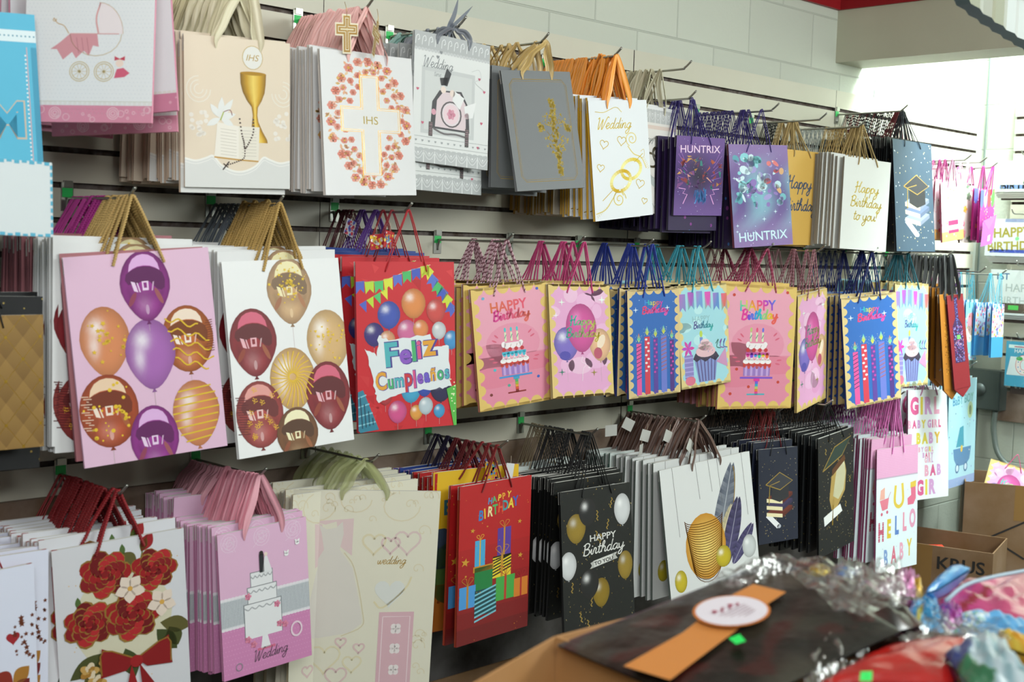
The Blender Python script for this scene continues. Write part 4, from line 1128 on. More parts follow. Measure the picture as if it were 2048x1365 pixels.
@design
def giftsred(A):
    A.a = 2.15
    a = A.a; A.bg = 'b51d1f'; A.side = '9a3418'
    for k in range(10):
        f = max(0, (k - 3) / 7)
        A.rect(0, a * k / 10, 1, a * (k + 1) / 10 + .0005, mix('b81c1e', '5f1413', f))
    A.up()
    for i, (ch, c) in enumerate(zip('HAPPY', ('3f90c8', '48b870', 'e8d040', 'e0a030', 'e8c840'))): A.text(ch, .41 + .066 * i, .3 - .012 * i, .12, c, .03, 0, 0, .1 * (-1) ** i, .7)
    for i, (ch, c) in enumerate(zip('BIRTHDAY', ('2f80c8', 'e8c030', 'e8e0a0', '48b060', 'e05a30', '3fa0a8', 'e8d040', '2f60b8'))): A.text(ch, .29 + .072 * i - (.015 if i > 0 else 0), .5 - .016 * i, .19, c, .03, 0, 0, .06 * (-1) ** i, .6)
    A.up()
    gift(A, .22, .77, .14, .38, '48a8d8', 'e0b030')
    gift(A, .53, .66, .19, .4, '5a3a9a', 'c88a30')
    gift(A, .47, 1.04, .26, .3, 'e8d030', 'c8902a', '2a2418', bow=True)
    A.L += 2
    A.rect(.22, 1.14, .47, 1.45, '1f8040'); A.rect(.2, 1.12, .48, 1.2, 'c88a28'); A.up()
    gift(A, .02, 1.36, .22, .3, '4a98d8', 'b8802a')
    A.rect(.23, 1.45, .53, 1.8, '1a4a50'); A.up()
    for k in range(7): A.poly([(.23, 1.5 + k * .06), (.53, 1.42 + k * .06), (.53, 1.445 + k * .06), (.23, 1.525 + k * .06)], '78c0d0')
    gift(A, .52, 1.34, .27, .33, '48a848', 'b8402a')
    gift(A, .78, 1.42, .2, .26, 'd8802a', 'b8282a')
    for x, y, r in ((.18, .62, .035), (.09, 1.03, .06), (.84, .62, .035), (.86, 1.1, .04), (.38, .6, .015), (.1, 1.22, .02)): A.star(x, y, r, 'cf9a30', 5, .42, 0, .2)
    speck(A, 30, ['d8902a'], .004, .008)
@design
def blackgold(A):
    A.a = 1.88
    a = A.a; A.bg = '0d0e0c'; A.side = '0a0a0a'
    for _ in range(150):
        x, y = rr(0, 1), rr(0, a); q = rr(0, 3); l = rr(.008, .022)
        A.poly([(x, y), (x + l * math.cos(q), y + l * math.sin(q)), (x + l * math.cos(q + .6), y + l * math.sin(q + .6) + .01)], rnd.choice(['d9b868', 'c09a48', 'e8d49a']), 1)
    for _ in range(12):
        x, y = rr(.05, .95), rr(0, a - .1); q = rr(-.6, .6)
        A.line([(x + (.02 if k % 2 else 0) + k * .01 * q, y + k * .028) for k in range(6)], .014, 'd3b060', 1, sm=2)
    A.up()
    A.balloon(.2, .52, .13, .2, 'b99a3e', 'matte', .15, True, m=2)
    A.balloon(.36, .32, .12, .19, '1a1a1c', 'matte', .15, True)
    A.balloon(.86, .36, .12, .22, 'd4d6d8', 'matte', .15, True)
    A.balloon(.08, 1.0, .11, .19, 'd4d6d8', 'matte', .15, True)
    A.balloon(.88, 1.15, .11, .2, 'b99a3e', 'matte', .15, True, m=2)
    A.balloon(.52, 1.45, .12, .2, 'b0902f', 'matte', .15, True, m=2)
    A.balloon(.36, 1.3, .13, .2, '131315', 'matte', .15, True)
    A.rect(.36, .62, .8, 1.12, '22231f') if False else None
    A.text('HAPPY', .57, .73, .125, 'd6d6d2', .015)
    A.script('Birthday', .57, .9, .075, .014, 'e2e2de', 0, .2, -.02)
    A.poly([(.42, 1.0), (.72, .95), (.7, 1.04), (.43, 1.09)], 'd8d8d4'); A.poly([(.38, 1.02), (.43, 1.0), (.43, 1.09), (.37, 1.1), (.4, 1.06)], 'b8b8b4'); A.poly([(.7, .95), (.77, .94), (.74, .98), (.77, 1.03), (.7, 1.04)], 'b8b8b4'); A.up()
    A.text('TO YOU', .57, 1.05, .07, '0a0a08', .025, rot=-.12)
@design
def feathers(A):
    A.a = 1.52
    a = A.a; A.bg = 'dddfde'; A.side = '66706a'; A.back = '3a4a42'
    for x, l in ((.13, .75), (.38, .4), (.52, .35), (.62, .5), (.9, .7)): A.line([(x, 0), (x + .02, l)], .004, '5a5a58')
    def feather(x0, y0, x1, y1, w_, c0, c1, edge=None):
        n = 26; L = math.hypot(x1 - x0, y1 - y0); ux, uy = (x1 - x0) / L, (y1 - y0) / L
        prof = lambda t: w_ * (math.sin(PI * min(1, t * .93 + .05)) ** .6)
        for k in range(n):
            t0, t1 = k / n, (k + 1) / n
            for sg in (-1, 1):
                p = lambda t, s_: (x0 + ux * L * t - uy * s_, y0 + uy * L * t + ux * s_)
                A.poly([p(t0, 0), p(t1, 0), p(t1 + .04, sg * prof(t1)), p(t0 + .04, sg * prof(t0))], [mix(c0, c1, t0), mix(c0, c1, t1), mix(c1, c0, (k % 3) * .3), mix(c1, c0, (k % 3) * .3)])
        A.up(); A.line([(x0, y0), (x1, y1)], .006, mix(c0, 'ffffff', .3))
        if edge: A.line([(x0 + ux * L * t - uy * prof(t), y0 + uy * L * t + ux * prof(t)) for t in (k / 20 for k in range(21))], .008, edge, 1)
        A.up()
    feather(.5, 1.15, .78, .12, .1, '9aa0a8', '4f5668', 'd8a838')
    feather(.55, 1.0, .74, .55, .05, 'd8c890', 'a8a088')
    feather(.62, 1.2, .82, .5, .085, '5a5480', '2a2448')
    feather(.7, 1.2, .95, .82, .07, '5a5480', '332c54')
    N = 22
    for k in range(N):
        q0, q1 = 2 * PI * k / N, 2 * PI * (k + 1) / N
        A.poly([(.42, .95), (.42 + .22 * math.cos(q0), .92 + .36 * math.sin(q0)), (.42 + .22 * math.cos(q1), .92 + .36 * math.sin(q1))], ['f4d878', 'c88a20', 'c88a20'])
    A.up()
    for k in range(24):
        f = k / 24
        A.line([(.42 - .21 * math.cos(u) * (1 - .25 * f) - .0 * f, .6 + f * .5 + .17 * math.sin(u) * (.4 + f)) for u in (i * PI / 10 for i in range(11))], .007, '8a5414', 1)
    for x, y, rx, ry, c in ((.12, 1.22, .065, .12, 'c8b420'), (.6, 1.08, .085, .12, 'c8b420'), (.9, 1.05, .08, .13, 'ccd0d0')): A.balloon(x, y, rx, ry, c, 'matte', 0, False, n=18, rings=5)
@design
def helloletters(A):
    A.a = 1.8
    a = A.a; A.bg = 'd9e6ea'; A.side = 'a04f78'
    A.rect(0, 0, 1, .42, 'd99cc0'); A.up()
    for k in range(16): A.rect(0, .02 + k * .025, 1, .025 + k * .025, 'e2b4d0')
    A.rect(0, .42, 1, .44, 'b8a8b8')
    A.poly([(.08, .75), (.3, .72), (.27, .88), (.14, .9)], 'd8788a'); A.poly([(.08, .74), (.1, .6), (.2, .56), (.2, .73)], 'e0a898'); A.ell(.13, .95, .025, None, 'c85a78'); A.ell(.26, .93, .025, None, 'c85a78'); A.line([(.28, .73), (.34, .64)], .01, 'b0607a')
    A.line([(.46, .56), (.44, .8), (.54, .88), (.64, .8), (.62, .54)], .055, 'd8bc48', sm=4)
    A.poly([(.82, .55), (.96, .53), (.96, .62), (.82, .64)], 'd8b848'); A.poly([(.83, .63), (.95, .62), (.96, .8), (.9, .88), (.76, .88), (.75, .78), (.84, .74)], 'd86a88')
    A.up()
    for i, (ch, c) in enumerate(zip('HELLO', ('c85070', 'd8bc38', '5a80c0', 'dc90a8', 'd898b4'))): A.text(ch, .12 + .19 * i, 1.33 - .03 * i, .36, c, .05, rot=0, sx=.52)
    for i, (ch, c) in enumerate(zip('BABY', ('7a98c8', 'd06a80', 'e0a0b8', 'd8bc48'))): A.text(ch, .24 + .19 * i, 1.72 - .03 * i, .34, c, .035, sx=.5)
    for k in range(8): A.rect(.04, 1.08 + k * .035, .22, 1.09 + k * .035, 'd9e6ea')
    speck(A, 20, ['8a98b8', 'd890a8'], .004, .007, 0, (0, .5, 1, a))
@design
def girlletters(A):
    A.a = 1.68
    a = A.a; A.bg = 'e0e8ea'; A.side = '9a5a80'
    def row(t, y, sz, cols, x0, sx=.8):
        x = x0
        for i, ch in enumerate(t):
            vs, fs, wd = text_mesh(ch, .03, 0)
            A.text(ch, x, y, sz, cols[i % len(cols)], .06, sx=sx, align='l'); x += wd * sz * sx + .04 * sz / .1 * .45
    p, y_, l, q = 'cf5a8c', 'd8c848', 'c898c8', 'dca0b8'
    row('GIRL', .36, .34, [p, y_, l, q], .05); row('BABY GIRL', .58, .16, [q, p, l, y_, y_, l, p], .0); row('BABY', .82, .22, [y_, y_, l, 'd8b040'], .2)
    row('BY GIRL', .95, .1, [q, l, y_], .25); row('BABY', 1.04, .1, [l, p, q], .35); row('GIRL', 1.12, .1, [q, l], .4)
    row('BAB', 1.32, .22, [q, p, l], .4); row('GIR', 1.6, .3, [p, y_, l], .2)
@design
def boyletters(A):
    A.a = 1.5
    a = A.a; A.bg = 'a9d6e2'; A.side = '7aa8b8'
    A.text('BaBY BOY', .52, .34, .17, lambda u, v: mix('4a8fb8', '7ab8a8', u), .02, rot=-.05)
    A.ell(.78, .45, .1, .12, 'b0c8a0'); A.ell(.78, .45, .05, .07, 'c8d8b0'); A.line([(.78, .58), (.76, .7)], .008, '6a98a8')
    A.poly([(.3, .95), (.42, .68), (.55, .66), (.58, .95)], '4a9ab0'); A.poly([(.2, .97), (.85, .97), (.8, 1.15), (.68, 1.22), (.35, 1.22), (.24, 1.12)], '5a88b0'); A.up()
    for x in (.36, .66): A.ell(x, 1.25, .07, None, '4a78a0'); A.up(); A.ell(x, 1.25, .045, None, 'c8dce8')
    A.ell(.5, .98, .04, .05, 'd8b850')
    speck(A, 20, ['3a5a80', '8a9ac8', 'f0f0e0'], .008, .016); A.rect(0, a - .12, 1, a, '9ab0d8')
@design
def stripbaby(A):
    A.bg = '55b5d4'; A.side = '3a8fb0'
    A.rect(0, .1, 1, .17, 'd8e8ec'); A.up()
    for k in range(40): A.ell((k + .5) / 40, .135, .006, None, '4a8fa8', 0, 5)
    for x in (.06, .94): A.line([(x, .2), (x, A.a)], .006, 'c8a8b0'); 
    for k in range(50): A.ell(.93, .25 + k * .025, .006, None, 'e8f0f0', 0, 5)
    A.rect(.965, .2, 1, A.a, '3f98b8')
    A.text('M', .8, .74, .3, 'c8b8a0', .05); A.up(); A.text('M', .8, .735, .29, '3fa8cc', .03)
@design
def pinkband(A):
    a = A.a; A.bg = 'e6e6ea'; A.side = 'cf86a0'
    A.rect(0, a - .14, 1, a, 'd084a0'); A.rect(0, 0, 1, .02, 'd084a0'); A.up()
    for _ in range(20): x, y = rr(0, 1), a - rr(.02, .12); A.ell(x, y, rr(.006, .016), None, 'e0a8bc', 0, 8)
    for k in range(26): A.ell((k + .5) / 26, a - .15, .017, .012, 'e0ddd8', 0, 8)
@design
def winered(A):
    A.bg = '861a24'; A.side = '5a1018'
    A.poly([(.4, .1), (.58, .1), (.6, .9), (.8, 1.2), (.8, 2.6), (.2, 2.6), (.2, 1.2), (.4, .9)], '4a2a5a', 2); A.up()
    speck(A, 260, ['5a78d8', 'c04a90', '7aa0e8', 'e0b0c8'], .008, .022, 0, (.22, 1.2, .8, 2.55)); speck(A, 50, ['5a78d8', '7aa0e8'], .01, .02, 0, (.42, .15, .58, 1.2))
    A.up(); A.rect(.42, 1.55, .62, 1.7, '6fd860')
@design
def winegold(A): A.bg = 'b0701e'; A.side = '5a3510'; speck(A, 160, ['e0a840', '5a3510'], .01, .03, 0, (.2, .9, .8, 2.7))
@design
def blueparty(A):
    A.bg = '8fd0e0'; A.side = '3a8fc8'
    A.ell(.5, .75, .35, .4, 'd8909a'); A.ell(.35, 1.1, .3, .3, 'e8e0c8'); speck(A, 50, ['e86a90', 'e8c040', '4a90d0', 'ffffff', 'd85050'], .02, .05, 0, (0, .4, 1, A.a))
    A.line([(.1, .6), (.3, .4), (.6, .6)], .03, 'e8b070', sm=4)
@design
def mixparty(A):
    A.bg = 'c8d8e0'; A.side = '3a90cc'
    speck(A, 90, ['e86a90', 'e8c040', '4a90d0', 'ffffff', 'd85050', '8a60b0'], .02, .08, 0, (0, 0, 1, A.a * .65)); A.up()
    A.rect(0, A.a * .62, 1, A.a, '3f9ad0')
@design
def plaincream(A): A.bg = 'd6cab4'; A.side = 'b0987c'
@design
def plaindarkgold(A): A.bg = 'c8bfae'; A.side = 'b08a2c'; A.back = '8a6a2a'
@design
def plainblack(A): A.bg = '101214'; A.side = '070708'; speck(A, 60, ['d8c070'], .004, .009, 1)
@design
def darkpurple(A): A.bg = '2a1745'; A.side = '1a0f2c'; speck(A, 20, ['8a3a90', '3a6ab0'], .01, .04)
@design
def teallace(A): A.bg = 'b8c4c2'; A.side = '7f9a96'
@design
def greenteal(A): A.bg = 'd2dcd8'; A.side = '4f6a60'; A.back = '2f4a40'
# ------------------------------------------------------------------ the room
SLOT0 = 2.15425; PITCH = .0762
def slotz(k): return SLOT0 - PITCH * k
m_slat = mat('white_slatwall_face', 'cac7b5', 0.45, 0, 40, 0.05, 0.001, 0.06, 3)
m_core = mat('brown_board_core', '452f1d', 0.8, 0, 120, 0.4, 0.001, 0.3, 40)
m_wood = mat('weathered_wood_beam', '6e4f2e', 0.75, 0, 30, 0.4, 0.002, 0.35, 9)
m_paint = mat('cream_painted_board', 'b9b8a2', 0.55, 0, 60, 0.15, 0.001, 0.05, 6)
m_grey0 = mat('corner_gap_grey', '6f7c76', 0.6)
m_dark = mat('shade_dark_panel', '2c2118', 0.7, 0, 30, .3, .001, .3, 6)
m_red = mat('red_painted_trim', '8a0c14', 0.45, 0, 60, 0.1)
m_floor = mat('grey_concrete_floor', '6c6a64', 0.6, 0, 20, 0.2, 0.001, 0.2, 4)
m_ceil = mat('white_ceiling_tile', 'd0d2cc', 0.8, 0, 80, 0.3)
def block_mat():
    m, nt, b = new_mat('painted_concrete_block')
    tc = nt.nodes.new('ShaderNodeTexCoord'); mp = nt.nodes.new('ShaderNodeMapping')
    sx = nt.nodes.new('ShaderNodeSeparateXYZ'); cb = nt.nodes.new('ShaderNodeCombineXYZ')
    nt.links.new(tc.outputs['Object'], sx.inputs[0])
    ad = nt.nodes.new('ShaderNodeMath'); ad.operation = 'ADD'
    nt.links.new(sx.outputs[0], ad.inputs[0]); nt.links.new(sx.outputs[1], ad.inputs[1])
    nt.links.new(ad.outputs[0], cb.inputs[0]); nt.links.new(sx.outputs[2], cb.inputs[1])
    nt.links.new(cb.outputs[0], mp.inputs[0])
    mp.inputs['Location'].default_value = (-3.45 + 0.2, -2.297 + 0.203 * 20, 0)
    br = nt.nodes.new('ShaderNodeTexBrick')
    br.inputs['Scale'].default_value = 1.0
    br.inputs['Brick Width'].default_value = 0.412; br.inputs['Row Height'].default_value = 0.203
    br.inputs['Mortar Size'].default_value = 0.004; br.inputs['Mortar Smooth'].default_value = 0.6
    br.inputs['Color1'].default_value = (*hx('c0c5b8'), 1); br.inputs['Color2'].default_value = (*hx('bbc0b3'), 1)
    br.inputs['Mortar'].default_value = (*hx('b0b5a9'), 1)
    nt.links.new(mp.outputs[0], br.inputs['Vector'])
    nt.links.new(br.outputs['Color'], b.inputs['Base Color'])
    n = nt.nodes.new('ShaderNodeTexNoise'); n.inputs['Scale'].default_value = 90; n.inputs['Detail'].default_value = 4
    nt.links.new(tc.outputs['Object'], n.inputs['Vector'])
    mu = nt.nodes.new('ShaderNodeMath'); mu.operation = 'MULTIPLY_ADD'
    nt.links.new(n.outputs[0], mu.inputs[0]); mu.inputs[1].default_value = 0.35
    inv = nt.nodes.new('ShaderNodeMath'); inv.operation = 'SUBTRACT'; inv.inputs[0].default_value = 1.0
    nt.links.new(br.outputs['Fac'], inv.inputs[1]); nt.links.new(inv.outputs[0], mu.inputs[2])
    bp = nt.nodes.new('ShaderNodeBump'); bp.inputs['Strength'].default_value = 0.6; bp.inputs['Distance'].default_value = 0.004
    nt.links.new(mu.outputs[0], bp.inputs['Height']); nt.links.new(bp.outputs[0], b.inputs['Normal'])
    b.inputs['Roughness'].default_value = 0.55
    return m
m_block = block_mat()
XC = 5.723
b = MB(); b.box(-1.5, XC + .15, .02, .17, 0, 2.95); struct(b.obj('wall_back', m_block))
b = MB(); b.box(XC, XC + .15, -3.2, .02, 0, 4.2); struct(b.obj('wall_right', m_block))
b = MB(); b.box(-1.5, XC + .15, -6, .17, -.1, 0); struct(b.obj('floor', m_floor))
b = MB(); b.box(-1.5, 4.43, -6, .17, 2.95, 3.05); struct(b.obj('ceiling', m_ceil))
b = MB(); b.box(4.63, XC + .15, .02, .17, 2.95, 4.2); struct(b.obj('wall_back', m_block))
# dropped beam across the room
b = MB(); b.box(4.43, 4.63, -3.2, .02, 2.337, 3.05); struct(b.obj('trim_1', m_paint))
b = MB(); b.box(-1.5, 4.43, .004, .02, 2.536, 2.95); b.box(4.42, 4.43, -3.2, .004, 2.536, 2.95); struct(b.obj('trim_2', m_red))
# wooden beam under the slat boards
b = MB(); b.box(-1.5, 4.5, -.012, .02, .865, 1.0145); struct(b.obj('trim_3', m_wood))
b = MB(); b.box(XC - .02, XC, -2.4, -.11, .86, .995); struct(b.obj('trim_4', m_wood))
def slat_panel(x0, x1, k0, k1, name, top_extra=.0, flip=False):
    """horizontal T slots every three inches, face at y = 0"""
    mb = MB(); prof = []
    z = slotz(k0) + PITCH * .97 if k0 == 0 else slotz(k0) + PITCH * .95
    prof.append((0.0, z, 0))
    for k in range(k0, k1 + 1):
        c = slotz(k); h = .0064
        prof += [(0.0, c + h, 1), (.006, c + h, 1), (.006, c + h + .007, 1), (.013, c + h + .007, 1), (.013, c - h - .007, 1), (.006, c - h - .007, 1), (.006, c - h, 1), (0.0, c - h, 0)]
    zb = slotz(k1) - PITCH * .95
    prof.append((0.0, zb, 1)); prof.append((.0195, zb, 1)); prof.append((.0195, z, 1)); prof.append((0.0, z, 1))
    n = len(prof)
    P = (lambda x, y, z_: (XC - .02 + y, -x, z_)) if flip else (lambda x, y, z_: (x, y, z_))
    vs = [P(x, p[0], p[1]) for x in (x0, x1) for p in prof]
    for i in range(n - 1):
        mb.add([vs[i], vs[i + 1], vs[n + i + 1], vs[n + i]], [(0, 1, 2, 3)], 1 if prof[i][2] and not (prof[i][0] == 0 and prof[i + 1][0] == 0) else 0)
    e0 = [vs[i] for i in range(n - 1)]; e1 = [vs[n + i] for i in range(n - 1)]
    mb.add(e0, [tuple(range(n - 1))], 1); mb.add(e1, [tuple(range(n - 1))[::-1]], 1)
    return struct(mb.obj(name, [m_slat, m_core]))
G_ = .0012
for i, (x0, x1) in enumerate(((-.467, .753), (.753, 1.973), (1.973, 3.193), (3.195, 4.415), (4.415, 5.655))):
    slat_panel(x0 + G_, x1 - G_, 0, 14, 'trim_%d' % (5 + i))
slat_panel(.14, 1.34, -1, 14, 'trim_10', flip=True)
b = MB(); b.box(XC - .006, XC - .001, .0, .006, 0, 2.9); struct(b.obj('trim_11', m_grey0))
b = MB(); b.box(-1.5, 4.6, .0, .02, 0, .865); struct(b.obj('trim_12', m_dark))  # added sheet, coloured dark in place of shade on the lower wall
# thin cable coming down behind the beam
b = MB(); b.tube(smooth_path([(4.76, .012, 2.34), (4.72, .01, 2.27), (4.71, .01, 2.2), (4.655, .01, 2.13)], 5), .0022, 6)
b.box(4.64, 4.665, -.006, .016, 2.08, 2.13)
tag(b.obj('cable', mat('grey_cable', '8f9690', .5)), 'thin grey cable with small socket running down wall behind the beam', 'cable')
# electrical box and conduits in the corner
m_grey = mat('grey_painted_metal', '4a5350', 0.45, 0.3, 50, .1)
t = thing('electrical_box', 'grey metal electrical box with conduits in the far corner of the wall', 'electrical box', (XC - .05, -.1, 1.0))
b = MB(); b.box(-.04, .03, -.075, .085, -.09, .09); b.obj('box_body', m_grey, t)
b = MB(); b.box(-.046, -.04, -.07, .08, -.085, .085); b.tube([(-.046, .02, .0), (-.052, .02, .0)], .03, 18); b.obj('cover', m_grey, t)
for dy, end in ((.055, (.0, .075, -.55)), (-.04, (.0, -.3, -.42))):
    b = MB(); b.tube(smooth_path([(.0, dy, -.09), (.0, dy, -.2), (.0, dy + (end[1] - dy) * .2, -.32), end], 6), .0125, 10); b.obj('conduit', mat('painted_conduit', '7d8984', .4, .2), t)

# ------------------------------------------------------------------ hooks
m_chrome = mat('zinc_plated_steel', 'a9aaa2', 0.28, 0.9)
m_holder = mat('clear_grey_plastic', '8f9a96', 0.35)
m_green = mat('green_price_sticker', '2fc45f', 0.5)
_hk = 0
def hook(X, hz, k, label, L=.30, sticker=True, dx=-.0):
    t = thing('display_hook', label, 'hook', (X, 0, hz), 'display hooks on the slatwall')
    sz = slotz(k) - hz
    b = MB(); b.box(-.014, .014, -.0035, -.0008, sz - .055, sz + .006); b.box(-.013, .013, -.0008, .010, sz + .001, sz + .0035)
    b.box(-.010, .010, -.009, -.0035, sz - .004, sz + .010); b.obj('bracket', m_chrome, t)
    b = MB(); b.tube(smooth_path([(0, -.004, -.028), (0, -.006, -.012), (0, -.012, -.001), (0, -.03, 0), (0, -(L - .05), 0), (0, -(L - .025), .004), (0, -L, .022)], 5), .0032, 10)
    b.obj('rod', m_chrome, t)
    if sticker:
        b = MB(); b.box(-.012, .012, -.0045, -.0036, sz - .026, sz - .006); b.obj('price_sticker', m_green, t)
    return t

# ------------------------------------------------------------------ handles
def handle_mesh(kind, col, h, hs, apex, side, seed, t=.006, col2=None):
    r_ = random.Random(seed)
    ax, ay, az = apex
    yo = side * (t / 2 + .0022)
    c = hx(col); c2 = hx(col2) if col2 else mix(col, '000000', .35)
    mb = MB()
    hz = -.024
    j = lambda s: r_.uniform(-s, s)
    if kind in ('rope', 'cord', 'thick'):
        r = {'rope': .0023, 'thick': .0032, 'cord': .0016}[kind]
        lx, rx = -hs / 2, hs / 2
        def leg(x, sg):
            g = lambda u, k=0: (x + (ax + sg * .004 - x) * u + sg * k, yo + (ay - yo) * u, hz + (az - .006 - hz) * u)
            return [(x, yo, hz), (x + (ax - x) * .12, yo * 1.3, hz + (az - hz) * .13), g(.4, .0015 + j(.0015)), g(.75, .001 + j(.001)), (ax + sg * .0042, ay, az - .005)]
        P = leg(lx, -1) + [(ax, ay, az)] + leg(rx, 1)[::-1]
        if kind == 'cord':
            P = smooth_path(P, 4)
            mb.tube(P, r, 7, 0, c)
        else:
            P = smooth_path(P, 22)
            # even spacing
            Q = [np.array(P[0])]; acc = 0; step = .0016 if kind == 'rope' else .0021
            for a, b_ in zip(P[:-1], P[1:]):
                a = np.array(a); b_ = np.array(b_); l = np.linalg.norm(b_ - a)
                while acc + l >= step:
                    a = a + (b_ - a) * ((step - acc) / l); l = np.linalg.norm(b_ - a); Q.append(a); acc = 0
                    if l < 1e-9: break
                acc += l
            n = 12; vs = []; cs = []; up = np.array([.05, 1.0, .1])
            for i, p in enumerate(Q):
                tg = Q[min(i + 1, len(Q) - 1)] - Q[max(i - 1, 0)]; tg = tg / (np.linalg.norm(tg) + 1e-12)
                a = np.cross(tg, up); a /= np.linalg.norm(a); bb = np.cross(tg, a)
                tw = i * step / (.0125 if kind == 'rope' else .017) * 2 * PI
                for k in range(n):
                    q = 2 * PI * k / n
                    lob = math.cos(3 * q)
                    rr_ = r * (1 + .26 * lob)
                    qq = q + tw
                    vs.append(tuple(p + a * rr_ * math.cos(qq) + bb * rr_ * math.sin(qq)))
                    cs.append(mix(c2, c, .5 + .5 * lob) if col2 is None else (c if (k // 4) % 3 else c2))  # single-colour rope: shade painted into the grooves between strands
            fs = [(i * n + k, i * n + (k + 1) % n, (i + 1) * n + (k + 1) % n, (i + 1) * n + k) for i in range(len(Q) - 1) for k in range(n)]
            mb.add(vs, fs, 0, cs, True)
    else:
        wd = .016 if kind == 'ribbon' else .02
        lx, rx = -hs / 2, hs / 2
        def leg(x, sg):
            return [(x, yo, hz), (x, yo * 1.6, -.004), (x * .8 + ax * .2 + j(.004), yo + side * .004 + (ay - yo) * .2, az * .2), (x * .5 + ax * .5 + j(.005), yo + (ay - yo) * .5 + side * .004, az * .55), (ax + sg * .007, ay, az - .012)]
        P = leg(lx, -1) + [(ax, ay, az)] + leg(rx, 1)[::-1]
        P = [np.array(p) for p in smooth_path(P, 5)]
        n = len(P); vs = []; cs = []
        ph = j(1.2); ph2 = j(1.0)
        for i, p in enumerate(P):
            u = i / (n - 1)
            tg = P[min(i + 1, n - 1)] - P[max(i - 1, 0)]; tg /= np.linalg.norm(tg)
            yv = np.array([0, 1.0, 0]); sv = np.cross(tg, yv); sv /= np.linalg.norm(sv) + 1e-9
            an = ph * math.sin(u * PI * 2) + ph2 * .6
            d = sv * math.cos(an) + yv * math.sin(an)
            e = abs(u - .5) * 2
            ww = wd * (.22 + .78 * math.sin(PI * min(1, max(0, e * 1.02))) ** .8)
            nn = np.cross(tg, d)
            for k in range(5):
                s_ = (k / 4 - .5)
                vs.append(tuple(p + d * ww * s_ + nn * (.0016 * math.cos(k * 2.4 + seed) * (ww / wd) * 1.3)))
                cs.append(mix(c, 'ffffff', .12 * (k % 2)))
        fs = [(i * 5 + k, i * 5 + k + 1, (i + 1) * 5 + k + 1, (i + 1) * 5 + k) for i in range(n - 1) for k in range(4)]
        mb.add(vs, fs, 0, cs, True)
    return mb
def hmats(kind, col):
    if kind == 'organza': return [ORG_GREEN if col == 'b4ba80' else ORG_CREAM]
    return [RIB] if kind == 'ribbon' else [ROPE]

# ------------------------------------------------------------------ bags
_bm = {}
def bag_mesh(name, W, H):
    key = (name, round(W, 2), round(H, 2))
    if key in _bm: return _bm[key]
    A = Art(W, H); D[name](A)
    mb = A.body()
    if name.startswith('wine'):
        x, y, d = W / 2, .003, W * .35
        mb.add([(-x, -y, -H), (x, -y, -H), (0, -y, -H - d), (-x, y, -H), (x, y, -H), (0, y, -H - d)], [(0, 2, 1), (3, 4, 5), (0, 3, 5, 2), (1, 2, 5, 4)], 0, hx(A.bg))
    _bm[key] = mb.mesh('gift_bag_' + name, [PAPER, FOIL, GLIT])
    return _bm[key]
_hm = {}
def link(me, name, parent):
    o = bpy.data.objects.new(name, me); C.objects.link(o); o.parent = parent
    return o
def i_seed(k): return sum(ord(ch) for ch in str(k)) % 97
def bag(name, W, H, c, yaw, roll, pitch, P, kind, col, label, group=None, col2=None, shared=None, hs=None, ay=0.0):
    """one gift bag hanging by its two handles from the point P on a rod; c = centre of its top edge"""
    t = thing('gift_bag', label, 'gift bag', c, group)
    t.rotation_mode = 'YXZ'
    t.rotation_euler = (R(pitch), R(roll), R(yaw))
    link(bag_mesh(name, W, H), 'bag_body', t)
    M = t.rotation_euler.to_matrix()
    loc = M.transposed() @ (Vector(P) - Vector(c))
    ay = round(ay / .005) * .005
    hs = hs or W * .42
    if kind:
        for si, side in enumerate((-1, 1)):
            if shared is not None:
                key = (kind, col, col2, shared, side, round(hs, 3), round(loc.z, 2), round(ay, 3))
                if key not in _hm: _hm[key] = handle_mesh(kind, col, 0, hs, (0, ay + side * .0025, loc.z), side, i_seed(key[3]) + side, col2=col2).mesh('handle', hmats(kind, col))
                link(_hm[key], 'handle', t)
            else:
                handle_mesh(kind, col, 0, hs, (loc.x, loc.y + side * .0028, loc.z + (.0 if side > 0 else .001)), side, rnd.randint(0, 999), col2=col2).obj('handle', hmats(kind, col), t)
    return t
def place(key, front, P, label, kind, col, name=None, col2=None, hs=None):
    x, y, z, yaw, roll, pitch, W, H = FRONT[front]
    return bag(key, W, H, (x, y, z), yaw, roll, pitch, P, kind, col, label, None, col2, hs=hs)
